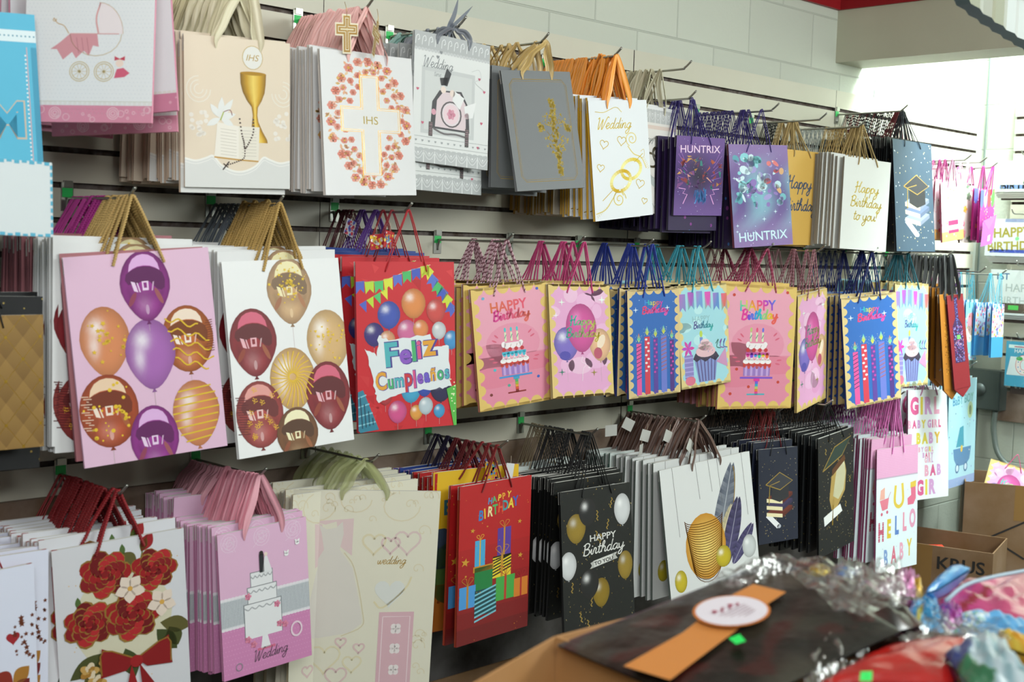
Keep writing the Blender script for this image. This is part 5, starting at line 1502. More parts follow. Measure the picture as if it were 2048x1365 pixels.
def stack(X, hz, segs, fk=None, fa=(0, 0)):
    """segs: (count, design, W, H, drop, handle kind, colour, y from, y to, label[, colour 2]); later bags turn towards the pose of the front one"""
    tot = sum(s[0] for s in segs); i = 0
    for s in segs:
        n, dn, W, H, drop, kind, col, y0, y1, label = s[:10]
        col2 = s[10] if len(s) > 10 else None
        for k in range(n):
            i += 1
            w_ = (i / (tot + 1)) ** 3
            y = y0 + (y1 - y0) * (k / max(1, n - 1)) if n > 1 else y0
            jr = rnd.uniform(-1.8, 1.8) * (1 - w_); jy = rnd.uniform(-.5, .5)
            yaw = jy; roll = jr; x = X + rnd.uniform(-.005, .005)
            dz = rnd.uniform(-.007, .007)
            if fk:
                f = FRONT[fk]
                yaw += f[3] * w_; roll += f[4] * w_ * .8; x += (f[0] - X) * w_
            P = Vector((X, y, hz + .004)); h = drop + dz
            M = Matrix.Rotation(R(yaw), 3, 'Z') @ Matrix.Rotation(R(roll), 3, 'Y')
            c = P - M @ Vector((0, 0, h)); c.x += (x - X)
            clus = 0.0
            if kind in ('rope', 'cord') and n >= 4:
                half = n // 2 if n < 9 else n // 3
                g_ = k // half; mid = (g_ + .5) * half - .5
                clus = -(y0 + (y1 - y0) * (k / max(1, n - 1))) + (y0 + (y1 - y0) * min(1, (mid / max(1, n - 1)) * 1.05)) + (k - mid) * (-.0058)
                clus = max(-.03, min(.03, clus))
            dist = (c - cam.location).length
            PENDING.append((dist * (1 + .12 * (tot + 1 - i)), (dn, W, H, c, yaw, roll, 0, (P.x + (x - X), P.y, P.z), kind, col, label, label.split(' hanging')[0] + 's', col2, (dn, kind, i % 3), W * .40, clus)))
PENDING = []
def build_pending(n_ind):
    PENDING.sort(key=lambda q: q[0])
    for s_, a in PENDING[:n_ind]: bag(*a)
    mb = MB()
    for s_, a in PENDING[n_ind:]:
        dn, W, H, c, yaw, roll, pitch, P, kind, col = a[:10]
        A = Art(W, H); D[dn](A); A.out = []
        M = Matrix.Translation(c) @ Matrix.Rotation(R(yaw), 4, 'Z') @ Matrix.Rotation(R(roll), 4, 'Y')
        h = (Vector(P) - c).length
        for q in (A.body(), handle_mesh('ribbon' if kind in ('ribbon', 'organza') else 'cord', col, 0, a[14], (0, -.0025, h), -1, 5), handle_mesh('ribbon' if kind in ('ribbon', 'organza') else 'cord', col, 0, a[14], (0, .0025, h), 1, 9)):
            o = len(mb.v); mb.v += [tuple(M @ Vector(v)) for v in q.v]; mb.f += [[o + j for j in f] for f in q.f]; mb.m += [0] * len(q.f); mb.sm += q.sm; mb.c += q.c
    o = mb.obj('gift_bags', [PAPER])
    tag(o, 'hindmost gift bags packed at the backs of the many hooks, mostly hidden', 'gift bags'); o['kind'] = 'stuff'
FRONT['A1'] = (1.185, -0.33, 2.118, -48.0, -0.8, -6.0, .25, .315)
FRONT['B0'] = (.975, -.28, 1.435, 0, 0, -1, .27, .257)
FRONT['C0'] = (.935, -.29, .944, 2, -2, 0, .31, .40)
HG = {0: 2.135, 1: 2.052, 6: 1.668, 7: 1.604, 14: 1.062}
def hk(X, k, what, **kw): return hook(X, HG[k], k, what, **kw)
def PX(X, y, k): return (X, y, HG[k] + .004)
CL = ' hanging in a stack on one hook'
# ---- top row
hk(.93, 0, 'wall hook at the far left carrying the light blue bags')
stack(.97, HG[0], [(3, 'stripbaby', .28, .34, .13, 'rope', 'a8904a', -.06, -.1, 'light blue letter bag hanging behind the big blue bag at the left edge')])
t = bag('stripbaby', .31, .30, (.935, -.27, 1.995), -6, -3, -2, PX(.95, -.27, 0), 'rope', 'a8904a', 'light blue bag with a big silver M and grey lace at the left edge')
b = MB(); b.box(-.15, .17, -.006, 0, -.135, 0, 0, hx('cfd8da'))
for k in range(24): b.box(-.15 + k * .0133, -.141 + k * .0133, -.0064, -.006, -.004 - .002 * (k % 2), 0, 0, hx('4fa8c4')); b.box(-.15 + k * .0133, -.141 + k * .0133, -.0064, -.006, -.135, -.131 + .002 * (k % 2), 0, hx('4fa8c4'))
for k in range(10): b.box(.166, .17, -.0064, -.006, -.13 + k * .013, -.122 + k * .013, 0, hx('4fa8c4'))
o = b.obj('base_panel', PAPER, t); o.location = (-.045, -.13, -.275); o.rotation_euler = (R(-4), R(4), R(0)); o['label'] = 'white base panel with blue lace edging'
hk(1.19, 0, 'wall hook at the top left carrying the pink pram bags')
stack(1.24, HG[0], [(3, 'pinkband', .25, .30, .03, 'ribbon', 'e0b0bc', -.05, -.12, 'white gift bag with pink lace band hanging behind the pram bag')])
bag('pinkband', .25, .315, (1.238, -.285, 2.138), -52, -6, -4, PX(1.2, -.285, 0), 'ribbon', 'e0b0bc', 'white gift bag with pink band peeking out tilted behind the pram bag')
bag('carriage', .25, .325, (1.257, -.25, 2.118), -44, -4, -3, PX(1.2, -.225, 0), 'ribbon', 'e0b0bc', 'pink banded gift bag, lowest one, its bottom showing under the pram bag')
place('carriage', 'A1', PX(1.2, -.3, 0), 'white dotted gift bag with a pink baby pram and pink border', 'ribbon', 'e0b0bc')
hk(1.56, 0, 'wall hook carrying the cream communion bags with organza ribbons')
stack(1.535, HG[0], [(22, 'chalice', .245, .31, .115, 'organza', 'd9cfa4', -.03, -.275, 'cream communion gift bag' + CL)], 'A2')
bag('chalice', .245, .315, (1.525, -.288, 2.004), -6, -1.5, 1, PX(1.555, -.285, 0), 'organza', 'd9cfa4', 'cream communion bag just behind the front chalice bag, its bottom edge lower')
place('chalice', 'A2', PX(1.555, -.296, 0), 'cream communion gift bag with gold chalice, open book and rosary', 'organza', 'd9cfa4')
hk(1.893, 0, 'wall hook carrying the white cross bags with pink ribbons')
stack(1.885, HG[0], [(19, 'floralcross', .285, .325, .105, 'ribbon', 'f0b8b2', -.04, -.26, 'white first communion gift bag with pink ribbon' + CL)], 'A3')
place('floralcross', 'A3', PX(1.893, -.275, 0), 'white gift bag with IHS cross in a wreath of coral flowers', 'ribbon', 'f2bcb6')
def cross_tag(loc, rz, lab, s=1.0, ry=0):
    t = thing('gift_tag', lab, 'gift tag', loc); t.rotation_euler = (R(4), R(ry), R(rz))
    b = MB()
    for e, y, c, m in ((.003, 0, 'efe6cc', 0), (0, -.0006, 'b58a34', 0), (-.0035, -.0009, 'efe6cc', 0), (-.005, -.0012, 'b58a34', 0), (-.0075, -.0015, 'e8dcb8', 0)):
        P = [(-.008 - e, .0), (.008 + e, 0)]
        p = [(-.008 - e, -.055 - e), (.008 + e, -.055 - e), (.008 + e, -.022 - e), (.026 + e, -.022 - e), (.026 + e, -.004 + e), (.008 + e, -.004 + e), (.008 + e, .012 + e), (-.008 - e, .012 + e), (-.008 - e, -.004 + e), (-.026 - e, -.004 + e), (-.026 - e, -.022 - e), (-.008 - e, -.022 - e)]
        if e <= -.0075: p = [(x * .9, z) for x, z in p]
        b.add([(x * s, y, z * s) for x, z in p], [tuple(range(12))], m, hx(c))
    b.add([(x * s, .001, z * s) for x, z in p], [tuple(range(12))], 0, hx('efe6cc'))
    o = b.obj('card', [PAPER, FOIL], t)
    b = MB(); b.tube([(0, -.001, .012 * s), (.002, .002, .03), (.0, .006, .045)], .0006, 5, 0, hx('d8b060')); b.obj('string', FOIL, t)
cross_tag((1.805, -.315, 2.088), 4, 'gold edged cross tag, wider, on pink ribbons left of the other cross tag', 1.2, -6)
cross_tag((1.893, -.315, 2.088), 38, 'gold edged cross tag turned sideways on pink ribbons, right one', 1.2, 12)
hk(2.186, 0, 'wall hook carrying the grey and silver wedding bags')
stack(2.186, HG[0], [(3, 'teallace', .25, .32, .06, 'ribbon', '8fb8b0', -.05, -.09, 'pale grey lace bag with teal ribbon hanging behind the wedding car bag'), (3, 'weddingcar', .255, .32, .05, 'ribbon', '7f858e', -.12, -.2, 'silver grey wedding bag hanging behind the wedding car bag')])
place('weddingcar', 'A4b', PX(2.186, -.24, 0), 'silver lace wedding bag showing below the wedding car bag', 'ribbon', '7f858e')
place('weddingcar', 'A4', PX(2.186, -.26, 0), 'white wedding gift bag with pink vintage car and silver lace borders', 'ribbon', '6d737d')
for k, (rz, l) in enumerate(((-8, .085), (14, .075))):
    b = MB(); P = smooth_path([(0, 0, -.02), (.006, -.004, .01), (.022 + .02 * k, -.006, .045), (.035 + .04 * k, -.004, l)], 5)
    vs = []; n = len(P)
    for i, p in enumerate(P):
        ww = .008 * math.sin(PI * (i + .6) / (n + .2)) + .0012
        vs += [(p[0] - ww, p[1], p[2]), (p[0] + ww, p[1] + .002, p[2] + .002)]
    b.add(vs, [(2 * i, 2 * i + 1, 2 * i + 3, 2 * i + 2) for i in range(n - 1)], 0, hx('767c88'), True)
    o = b.obj('ribbon_end', RIB); o.location = (2.16 + .01 * k, -.255, 2.12)
    tag(o, ['left upright grey ribbon end above the wedding car bag', 'right upright grey ribbon end above the wedding car bag'][k], 'ribbon')
hk(2.484, 0, 'wall hook carrying the dark grey cross bags with gold ribbons')
stack(2.47, HG[0], [(5, 'greycross', .255, .31, .09, 'ribbon', 'c8a860', -.06, -.2, 'dark grey gift bag with gold ribbon' + CL)])
place('greycross', 'A5b', PX(2.484, -.25, 0), 'dark grey gift bag in shadow just behind the gold cross bag', 'ribbon', 'c8a860')
place('greycross', 'A5', PX(2.484, -.285, 0), 'grey gift bag with ornate gold glitter cross and thin gold frame', 'ribbon', 'c4a45a')
hk(2.781, 0, 'wall hook carrying the orange ribboned wedding bags')
stack(2.775, HG[0], [(20, 'plaindarkgold', .265, .33, .12, 'ribbon', 'f29a1c', -.02, -.17, 'white gift bag with mustard sides' + CL), (8, 'goldrings', .265, .335, .12, 'ribbon', 'f59c14', -.19, -.265, 'white and gold wedding rings bag with orange ribbon' + CL)], 'A6')
place('goldrings', 'A6', PX(2.781, -.28, 0), 'white wedding gift bag with two gold rings and orange ribbons', 'ribbon', 'f8a018', hs=.105)
hk(3.09, 0, 'wall hook carrying the silver rings wedding bags', L=.31)
stack(3.06, HG[0], [(9, 'silverrings', .25, .33, .11, 'ribbon', 'c9c3a4', -.03, -.18, 'white wedding bag with cream ribbon' + CL)], 'A7')
place('silverrings', 'A7', PX(3.08, -.2, 0), 'white wedding gift bag with silver lace and entwined rings', 'ribbon', 'cfc9ac')
hk(3.132, 1, 'wall hook carrying the small purple stage bags', sticker=False)
stack(3.16, HG[1], [(14, 'darkpurple', .236, .28, .12, 'cord', '2f2272', -.02, -.25, 'dark purple gift bag with navy cord' + CL)], 'A8')
place('purplestage', 'A8', PX(3.15, -.27, 1), 'dark purple lettered gift bag beside the wedding rings bags', 'cord', '2f2272')
hk(3.53, 1, 'wall hook carrying the starry purple bags', L=.33)
stack(3.51, HG[1], [(16, 'darkpurple', .27, .33, .115, 'cord', '2f2272', -.02, -.24, 'dark purple gift bag with navy cord behind the starry one')], 'A9')
place('purplestars', 'A9', PX(3.52, -.27, 1), 'pastel starry purple and teal gift bag with frosted lettering', 'cord', '342678')
hk(3.85, 1, 'wall hook carrying the gold birthday bags', L=.31)
stack(3.9, HG[1], [(5, 'plainblack', .26, .33, .1, 'rope', '14161a', -.03, -.075, 'black gift bag hanging behind the gold birthday bag'), (5, 'goldhappy', .26, .33, .1, 'rope', 'd0b478', -.09, -.15, 'gold birthday gift bag' + CL)], 'A10')
place('goldhappy', 'A10', PX(3.87, -.165, 1), 'satin gold gift bag with navy Happy Birthday script', 'rope', 'd0b478')
hk(4.125, 1, 'wall hook carrying the white birthday bags')
stack(4.13, HG[1], [(6, 'whitehappy', .265, .325, .105, 'rope', 'a4aeac', -.03, -.12, 'white gift bag with grey rope' + CL), (10, 'whitehappy', .265, .325, .108, 'rope', 'c8ac70', -.14, -.265, 'white birthday gift bag with gold rope' + CL)], 'A11')
place('whitehappy', 'A11', PX(4.13, -.285, 1), 'white gift bag with gold foil Happy Birthday to you script', 'rope', 'c8ac70')
hk(4.421, 0, 'wall hook carrying the navy and black graduation bags')
stack(4.46, HG[0], [(18, 'plainblack', .32, .41, .11, 'rope', '1b1e24', -.02, -.26, 'black gift bag with dark cord' + CL), ], 'A12')
stack(4.46, HG[0], [(9, 'plainblack', .32, .41, .11, 'rope', '6e1a20', -.028, -.25, 'black gift bag with maroon cord' + CL), ], 'A12')
place('navygrad', 'A12', PX(4.43, -.275, 0), 'slate blue graduation gift bag with books, cap and white stars', 'cord', '1a2430')
hook(4.96, 1.99, 2, 'wall hook carrying the small party bags near the corner', L=.3, sticker=False)
stack(4.96, 1.99, [(4, 'blueparty', .16, .24, .085, 'rope', '2a50b0', -.04, -.11, 'small gift bag with royal blue rope near the corner'), (3, 'smallpink', .16, .24, .085, 'rope', 'c8408f', -.14, -.19, 'small pink party bag with magenta rope near the corner')])
place('smallpink', 'A13', (4.96, -.22, 1.994), 'small pink cake party bag near the corner', 'rope', 'dba0c0')
hook(5.1, 1.99, 2, 'wall hook carrying the small floral bags near the corner', L=.3, sticker=False)
stack(5.1, 1.99, [(3, 'floralbag', .135, .235, .09, 'cord', 'e0c0d0', -.1, -.19, 'small floral gift bag' + CL)])
place('floralbag', 'A13b', (5.1, -.22, 1.994), 'small gift bag covered with bright flowers', 'cord', 'e8c8d8')
hook(5.2, 1.975, 2, 'wall hook carrying the small purple bags near the corner', L=.3, sticker=False)
stack(5.18, 1.975, [(3, 'purpleparty', .16, .215, .09, 'rope', 'd040a0', -.14, -.25, 'small magenta party bag behind the purple balloon one')])
t = place('purpleparty', 'A13c', (5.2, -.28, 1.979), 'small purple party bag with envelope flap at the corner', 'rope', 'd848a8')
b = MB(); b.add([(-.095, -.02, -.125), (.075, -.02, -.105), (.03, -.02, -.225), (-.115, -.02, -.23)], [(0, 1, 2, 3)], 0, hx('b060b0')); b.add([(-.095, -.0205, -.125), (.075, -.0205, -.105), (-.02, -.0205, -.165)], [(0, 1, 2)], 0, hx('bb6cba'))
b.add([(-.03, -.021, -.19), (.0, -.021, -.185), (-.005, -.021, -.21), (-.035, -.021, -.212)], [(0, 1, 2, 3)], 0, hx('e8dce8')); b.obj('envelope', PAPER, t)

# ---- middle row
hk(.95, 6, 'wall hook at the far left behind the quilted gold bag')
b_black = bag('plainblack', .31, .33, (.98, -.2, 1.475), 0, 0, 0, PX(.95, -.2, 6), 'cord', '14161a', 'black gift bag behind the quilted gold bag at the left edge')
bag('plainblack', .28, .34, (.99, -.235, 1.47), 0, 1, 0, PX(.95, -.235, 6), 'cord', '14161a', 'black gift bag directly behind the quilted gold bag, bottom corner showing')
place('quilted', 'B0', PX(.95, -.27, 6), 'gold quilted gift bag with diamond pattern at the left edge', 'cord', '14161a')
hk(1.294, 6, 'wall hook carrying the pink balloon bags with gold ropes')
stack(1.30, HG[6], [(14, 'plainrose', .31, .42, .085, 'thick', 'b42e8c', -.025, -.155, 'dusty pink gift bag with magenta rope' + CL), (8, 'bgballoonswhite', .31, .42, .09, 'thick', 'd2b06c', -.17, -.247, 'white balloon gift bag with gold rope' + CL)])
bag('bgballoonswhite', .31, .42, (1.305, -.258, 1.575), -4, 0, 0, PX(1.294, -.258, 6), 'thick', 'd2b06c', 'white balloon gift bag right behind the pink balloon bag')
bag('plainrose', .3, .415, (1.304, -.272, 1.563), -8, -4, -3, PX(1.294, -.272, 6), 'thick', 'd2b06c', 'pink gift bag pressed against the back of the pink balloon bag')
place('bgballoons', 'B1', PX(1.294, -.288, 6), 'large pink gift bag printed with purple and copper balloons', 'thick', 'd2b06c', hs=.105)
hk(1.652, 6, 'wall hook carrying the white balloon bags with gold ropes')
stack(1.652, HG[6], [(9, 'bgballoonswhite', .325, .42, .095, 'thick', '606a72', -.03, -.12, 'white balloon gift bag with dark grey rope' + CL), (12, 'bgballoonswhite', .325, .42, .1, 'thick', 'cca860', -.135, -.27, 'white balloon gift bag with old gold rope' + CL)], 'B2')
place('bgballoonswhite', 'B2', PX(1.652, -.285, 6), 'large white gift bag printed with crimson and gold balloons', 'thick', 'cca860', hs=.11)
hk(2.017, 6, 'wall hook carrying the red cumpleaños bags with red cords', L=.31)
stack(2.01, HG[6], [(5, 'feliz', .285, .4, .115, 'cord', '5a1020', -.03, -.09, 'red birthday bag with dark red cord' + CL), (6, 'bluebirthday', .285, .4, .1, 'cord', '5a3088', -.11, -.19, 'blue and purple birthday bag with purple cord' + CL), (2, 'feliz', .28, .4, .115, 'cord', '8a1420', -.21, -.24, 'red birthday bag with bright red cord' + CL)], 'B3')
place('feliz', 'B3', PX(2.017, -.296, 6), 'glossy red gift bag reading Feliz Cumpleaños with balloons', 'cord', 'b02028')
def paper_tag(loc, rot, w_, h_, col, lab, deco=None, nm='gift_tag', grp=None):
    t = thing(nm, lab, 'gift tag', loc, grp); t.rotation_euler = tuple(R(a) for a in rot)
    b = MB(); b.box(-w_ / 2, w_ / 2, -.0004, .0004, -h_, 0, 0, hx(col))
    if deco:
        for _ in range(26):
            x, z = rnd.uniform(-w_ * .45, w_ * .45), rnd.uniform(-h_ * .95, -h_ * .05); r = rnd.uniform(.002, .005)
            b.add([(x + r * math.cos(q), -.0006, z + r * math.sin(q)) for q in (k * PI / 4 for k in range(8))], [tuple(range(8))], 0, hx(rnd.choice(deco)))
    b.obj('card', PAPER, t)
    b = MB(); b.tube([(0, 0, -.003), (.001, .001, .008), (0, .002, .02)], .0006, 5, 0, hx('c8b8a0')); b.obj('string', PAPER, t)
paper_tag((1.96, -.298, 1.62), (5, 8, 20), .04, .04, 'b8242a', 'red printed gift tag on the red cord, the right one of two', ['f0d060', 'e8e8e8', '4f90c8', 'e88040'])
paper_tag((1.93, -.285, 1.612), (5, -8, -10), .038, .036, 'c03038', 'red printed gift tag on the red cord, partly behind the other tag', ['f0f0f0', 'e8c040'])
paper_tag((1.96, -.15, 1.645), (0, 20, 10), .035, .04, 'c8c4c8', 'crumpled white gift tag among the purple cords', ['d04050', '5060c0'])
def midrow(X, key, n, dn, W, H, kind, col, lab, slab, k=7, y0=-.06, y1=None, col2=None, drop=None, hs=None, py=None):
    f = FRONT[key]
    y1 = y1 if y1 is not None else f[1] + .02
    stack(X, HG[k], [(n, dn, W, H, drop or (HG[k] - f[2]), kind, col, y0, y1, slab, col2)], key)
    place(dn, key, PX(X, py if py else f[1] - .005, k), lab, kind, col, col2=col2, hs=hs)
hk(2.374, 7, 'wall hook carrying the pink cake bags with pale pink ropes')
midrow(2.374, 'B4', 6, 'cake', .27, .32, 'rope', 'd6b0ba', 'pink birthday gift bag with tiered cake, yellow scalloped border, leftmost cake bag', 'pink cake gift bag stacked behind the leftmost cake bag', col2='7a4450', y0=-.12)
hk(2.656, 7, 'wall hook carrying the pink balloon birthday bags', sticker=False)
midrow(2.656, 'B5', 7, 'pinkballoons', .257, .31, 'rope', 'd84a88', 'pink gift bag with magenta Happy Birthday balloon, facing front', 'pink balloon gift bag with hot pink rope behind the front one', y0=-.1)
hk(2.956, 7, 'wall hook carrying the blue candle bags, first from the left')
midrow(2.956, 'B6', 7, 'candles', .248, .317, 'rope', '2840a8', 'blue gift bag with five birthday candles beside the cupcake bag', 'blue candle gift bag stacked behind the first candle bag', y0=-.08)
hk(3.239, 7, 'wall hook carrying the light blue cupcake bags, first from the left')
midrow(3.239, 'B7', 7, 'cupcake', .265, .32, 'rope', '4ab8cc', 'light blue gift bag with cupcake and bunting, left one', 'light blue cupcake bag with cyan rope behind the left cupcake bag', y0=-.05)
hk(3.566, 7, 'wall hook carrying the large pink cake bags', L=.31)
midrow(3.566, 'B8', 8, 'cakefoil', .327, .406, 'rope', 'a83a5c', 'large pink birthday bag with rainbow foil cake, yellow border', 'large pink cake bag stacked behind the rainbow foil cake bag', y0=-.06, col2='c86a88')
hk(3.882, 7, 'wall hook carrying the turned pink balloon bags', L=.31)
midrow(3.882, 'B9', 7, 'pinkballoons', .312, .401, 'rope', 'b8848e', 'pink balloon birthday bag turned sideways beside the foil cake bag', 'pink balloon bag with pale rope behind the sideways one', y0=-.06, col2='8a5058')
hk(4.24, 7, 'wall hook carrying the large blue candle bags', L=.31)
midrow(4.24, 'B10', 9, 'candles', .30, .4, 'rope', '1b2a78', 'large blue gift bag with birthday candles, right of the sideways pink bag', 'large blue candle bag stacked behind the right candle bag', y0=-.06)
hk(4.53, 7, 'wall hook carrying the large cupcake bags')
midrow(4.53, 'B11', 8, 'cupcake', .28, .397, 'rope', '2a7f90', 'light blue cupcake bag with dark ribbons, right one, beside the wine bags', 'large cupcake bag with teal rope behind the right cupcake bag', y0=-.06)
hk(4.86, 7, 'wall hook carrying the wine bottle bags')
stack(4.85, HG[7], [(12, 'plainblack', .12, .36, .12, 'ribbon', '101214', -.03, -.15, 'narrow black wine bag' + CL), (5, 'winegold', .12, .37, .125, 'ribbon', '121416', -.17, -.24, 'narrow copper wine bag' + CL)], 'B12')
bag('winegold', .12, .385, (4.885, -.262, 1.45), -4, -3, -5, PX(4.86, -.26, 7), 'ribbon', '121416', 'copper glitter wine bag directly beside the red one')
place('winered', 'B12', PX(4.87, -.28, 7), 'narrow red wine bag with blue glitter bottle and green sticker', 'ribbon', '1c2224')
hook(5.15, 1.54, 8, 'wall hook carrying the small blue party bags', L=.3, sticker=False)
stack(5.17, 1.54, [(3, 'blueparty', .11, .245, .12, 'cord', 'd050a0', -.04, -.08, 'small blue party bag with pink cord' + CL), (3, 'mixparty', .11, .245, .12, 'cord', '8a4ab0', -.1, -.17, 'small blue party bag with purple cord' + CL)])
place('blueparty', 'B13a', (5.19, -.2, 1.544), 'small pale blue party bag with pink balloon, beside the red wine bag', 'cord', '5ac0d0')
hook(5.3, 1.53, 8, 'wall hook nearest the corner carrying small bright blue bags', L=.32, sticker=False)
stack(5.3, 1.53, [(4, 'mixparty', .11, .235, .12, 'cord', '50b8d0', -.12, -.27, 'small bright blue bag with cyan cord' + CL)])
place('mixparty', 'B13c', (5.29, -.3, 1.534), 'small bright blue bag nearest the corner, balloons above plain blue', 'cord', '50b8d0')

# ---- bottom row
hk(.95, 14, 'wall hook at the far left carrying the heart bags')
stack(.98, HG[14], [(7, 'heartsleaves', .31, .40, .1, 'cord', '9a1c22', -.05, -.26, 'white heart print gift bag' + CL)])
place('heartsleaves', 'C0', PX(.95, -.29, 14), 'pale gift bag with red hearts and gold leaves at the left edge', 'cord', '9a1c22')
hk(1.281, 14, 'wall hook carrying the red rose bags')
stack(1.27, HG[14], [(15, 'roses', .30, .40, .09, 'thick', '861218', -.03, -.22, 'white rose gift bag with dark red rope' + CL)])
bag('roses', .29, .4, (1.27, -.243, .985), -6, -3, 0, PX(1.281, -.24, 14), 'thick', '981820', 'rose gift bag right behind the front rose bag, taller')
place('roses', 'C1', PX(1.281, -.26, 14), 'white gift bag with large red roses, ribbon bow and red rope', 'thick', '981820', hs=.1)
hk(1.619, 14, 'wall hook carrying the pink wedding cake bags')
stack(1.59, HG[14], [(12, 'weddingcake', .24, .33, .06, 'ribbon', 'e09aa8', -.03, -.15, 'pink wedding gift bag hanging high in a stack with pink ribbon'), (13, 'weddingcake', .24, .33, .105, 'ribbon', 'e48ea0', -.16, -.265, 'pink wedding cake gift bag' + CL)], 'C2')
place('weddingcake', 'C2', PX(1.619, -.275, 14), 'pink wedding gift bag with tall white cake and couple', 'ribbon', 'e09aa8')
hk(1.94, 14, 'wall hook carrying the large cream wedding dress bags')
stack(1.96, HG[14], [(6, 'dress', .39, .54, .07, 'organza', 'b4ba80', -.05, -.2, 'large cream wedding gift bag' + CL)])
place('dress', 'C3', PX(1.94, -.25, 14), 'very large cream wedding gift bag with faded dress and hearts', 'organza', 'b4ba80', hs=.11)
hk(2.357, 14, 'wall hook carrying the red and yellow birthday bags', L=.32)
stack(2.35, HG[14], [(4, 'bluebirthday', .29, .41, .08, 'rope', '241a40', -.04, -.1, 'dark blue birthday bag with navy rope' + CL), (5, 'giftsred', .29, .42, .08, 'rope', '6e141c', -.12, -.2, 'red birthday gift bag' + CL)])
place('yellowbday', 'C4', PX(2.357, -.222, 14), 'yellow birthday gift bag peeking out behind the red presents bag', 'rope', '8e1c20')
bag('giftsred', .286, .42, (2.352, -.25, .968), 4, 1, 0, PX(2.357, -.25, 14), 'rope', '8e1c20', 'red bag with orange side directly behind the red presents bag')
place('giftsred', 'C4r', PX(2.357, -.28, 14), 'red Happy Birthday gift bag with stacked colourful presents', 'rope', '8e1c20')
paper_tag((2.372, -.245, 1.015), (0, 0, 0), .045, .055, 'e0b020', 'yellow round balloon tag above the red presents bag', ['e86a90', '60c0a0', '4a90d0', 'e86030'])
paper_tag((2.44, -.25, 1.005), (0, 10, 0), .03, .04, 'd8dcdc', 'white oval gift tag above the red presents bag')
hk(2.726, 14, 'wall hook carrying the black and gold balloon bags', L=.31)
stack(2.735, HG[14], [(4, 'greenteal', .32, .39, .12, 'cord', '8a7a5c', -.04, -.09, 'grey green gift bag with beige cord' + CL), (15, 'blackgold', .32, .39, .125, 'cord', '0c0d0e', -.1, -.265, 'black and gold balloon gift bag' + CL)], 'C5')
place('blackgold', 'C5', PX(2.726, -.285, 14), 'black gift bag with white and gold balloons, Happy Birthday to you', 'cord', '0c0d0e')
hk(3.235, 14, 'wall hook carrying the feather bags with paper tags', L=.31)
stack(3.2, HG[14], [(6, 'greenteal', .40, .43, .11, 'ribbon', '5a3420', -.03, -.12, 'pale green gift bag with brown ribbon' + CL), (8, 'feathers', .40, .43, .115, 'ribbon', '5a3420', -.14, -.265, 'white feather gift bag with brown ribbon' + CL)], 'C6')
place('feathers', 'C6', PX(3.235, -.285, 14), 'white gift bag with grey feathers and large golden disc', 'ribbon', '5a3420', hs=.13)
for i, (x, y, z, a) in enumerate(((3.03, -.1, 1.045, -4), (3.1, -.12, 1.06, 25), (3.12, -.17, 1.03, 15), (3.17, -.22, 1.03, 20), (3.2, -.285, 1.005, 30), (3.06, -.2, .995, 0))):
    paper_tag((x, y, z), (5, a, -20 + 9 * i), .042, .036, 'cfcfc8', 'small plain cream tag tied to the brown ribbons of the feather bags', grp='cream tags on the feather bags')
hk(3.682, 14, 'wall hook carrying the navy graduation bags', L=.31)
stack(3.67, HG[14], [(10, 'plainblack', .23, .34, .09, 'cord', '0c0d0e', -.02, -.17, 'black star print gift bag' + CL), (5, 'darknavygrad', .23, .32, .11, 'cord', '7a1418', -.19, -.265, 'navy graduation bag with red cord' + CL)], 'C7')
place('darknavygrad', 'C7', PX(3.682, -.28, 14), 'dark navy graduation gift bag with cap on a stack of books', 'cord', '14161c')
hk(3.979, 14, 'wall hook carrying the black graduation bags', L=.31)
stack(3.99, HG[14], [(14, 'plainblack', .29, .42, .1, 'cord', '0a0b0c', -.02, -.26, 'black gift bag with gold specks' + CL)], 'C8')
place('blackgrad', 'C8', PX(4.0, -.28, 14), 'black speckled graduation gift bag with cap on a gold medallion', 'cord', '0c0d0e')
hk(4.5, 14, 'wall hook carrying the pink hello baby bags', L=.31)
stack(4.46, HG[14], [(11, 'helloletters', .28, .46, .12, 'rope', 'b860b0', -.02, -.13, 'pink edged baby bag with purple cord' + CL), (12, 'helloletters', .28, .47, .16, 'rope', 'e87cc4', -.15, -.26, 'pink edged baby bag with hot pink cord' + CL)], 'C9')
place('helloletters', 'C9', PX(4.5, -.275, 14), 'white and pink gift bag reading Hello Baby in pastel letters', 'rope', 'ee84cc', hs=.08)
hook(4.9, 1.13, 13, 'wall hook carrying the white baby girl bags', L=.26, sticker=False)
stack(4.89, 1.13, [(6, 'girlletters', .33, .44, .07, 'rope', 'c070a0', -.04, -.17, 'white baby girl bag with pink rope' + CL)], 'C10')
place('girlletters', 'C10', (4.9, -.2, 1.134), 'white gift bag covered with pink and yellow baby girl lettering', 'rope', 'c070a0')
hook(5.2, 1.14, 13, 'wall hook carrying the light blue baby boy bags', L=.26, sticker=False)
stack(5.2, 1.14, [(4, 'boyletters', .31, .45, .06, 'rope', '5a90b0', -.06, -.17, 'light blue baby boy bag' + CL)], 'C11')
place('boyletters', 'C11', (5.2, -.2, 1.144), 'light blue gift bag with baby boy lettering and a pram', 'rope', '5a90b0')
hook(5.28, 1.265, 11, 'empty chrome wall hook above the electrical box', L=.3, sticker=False)

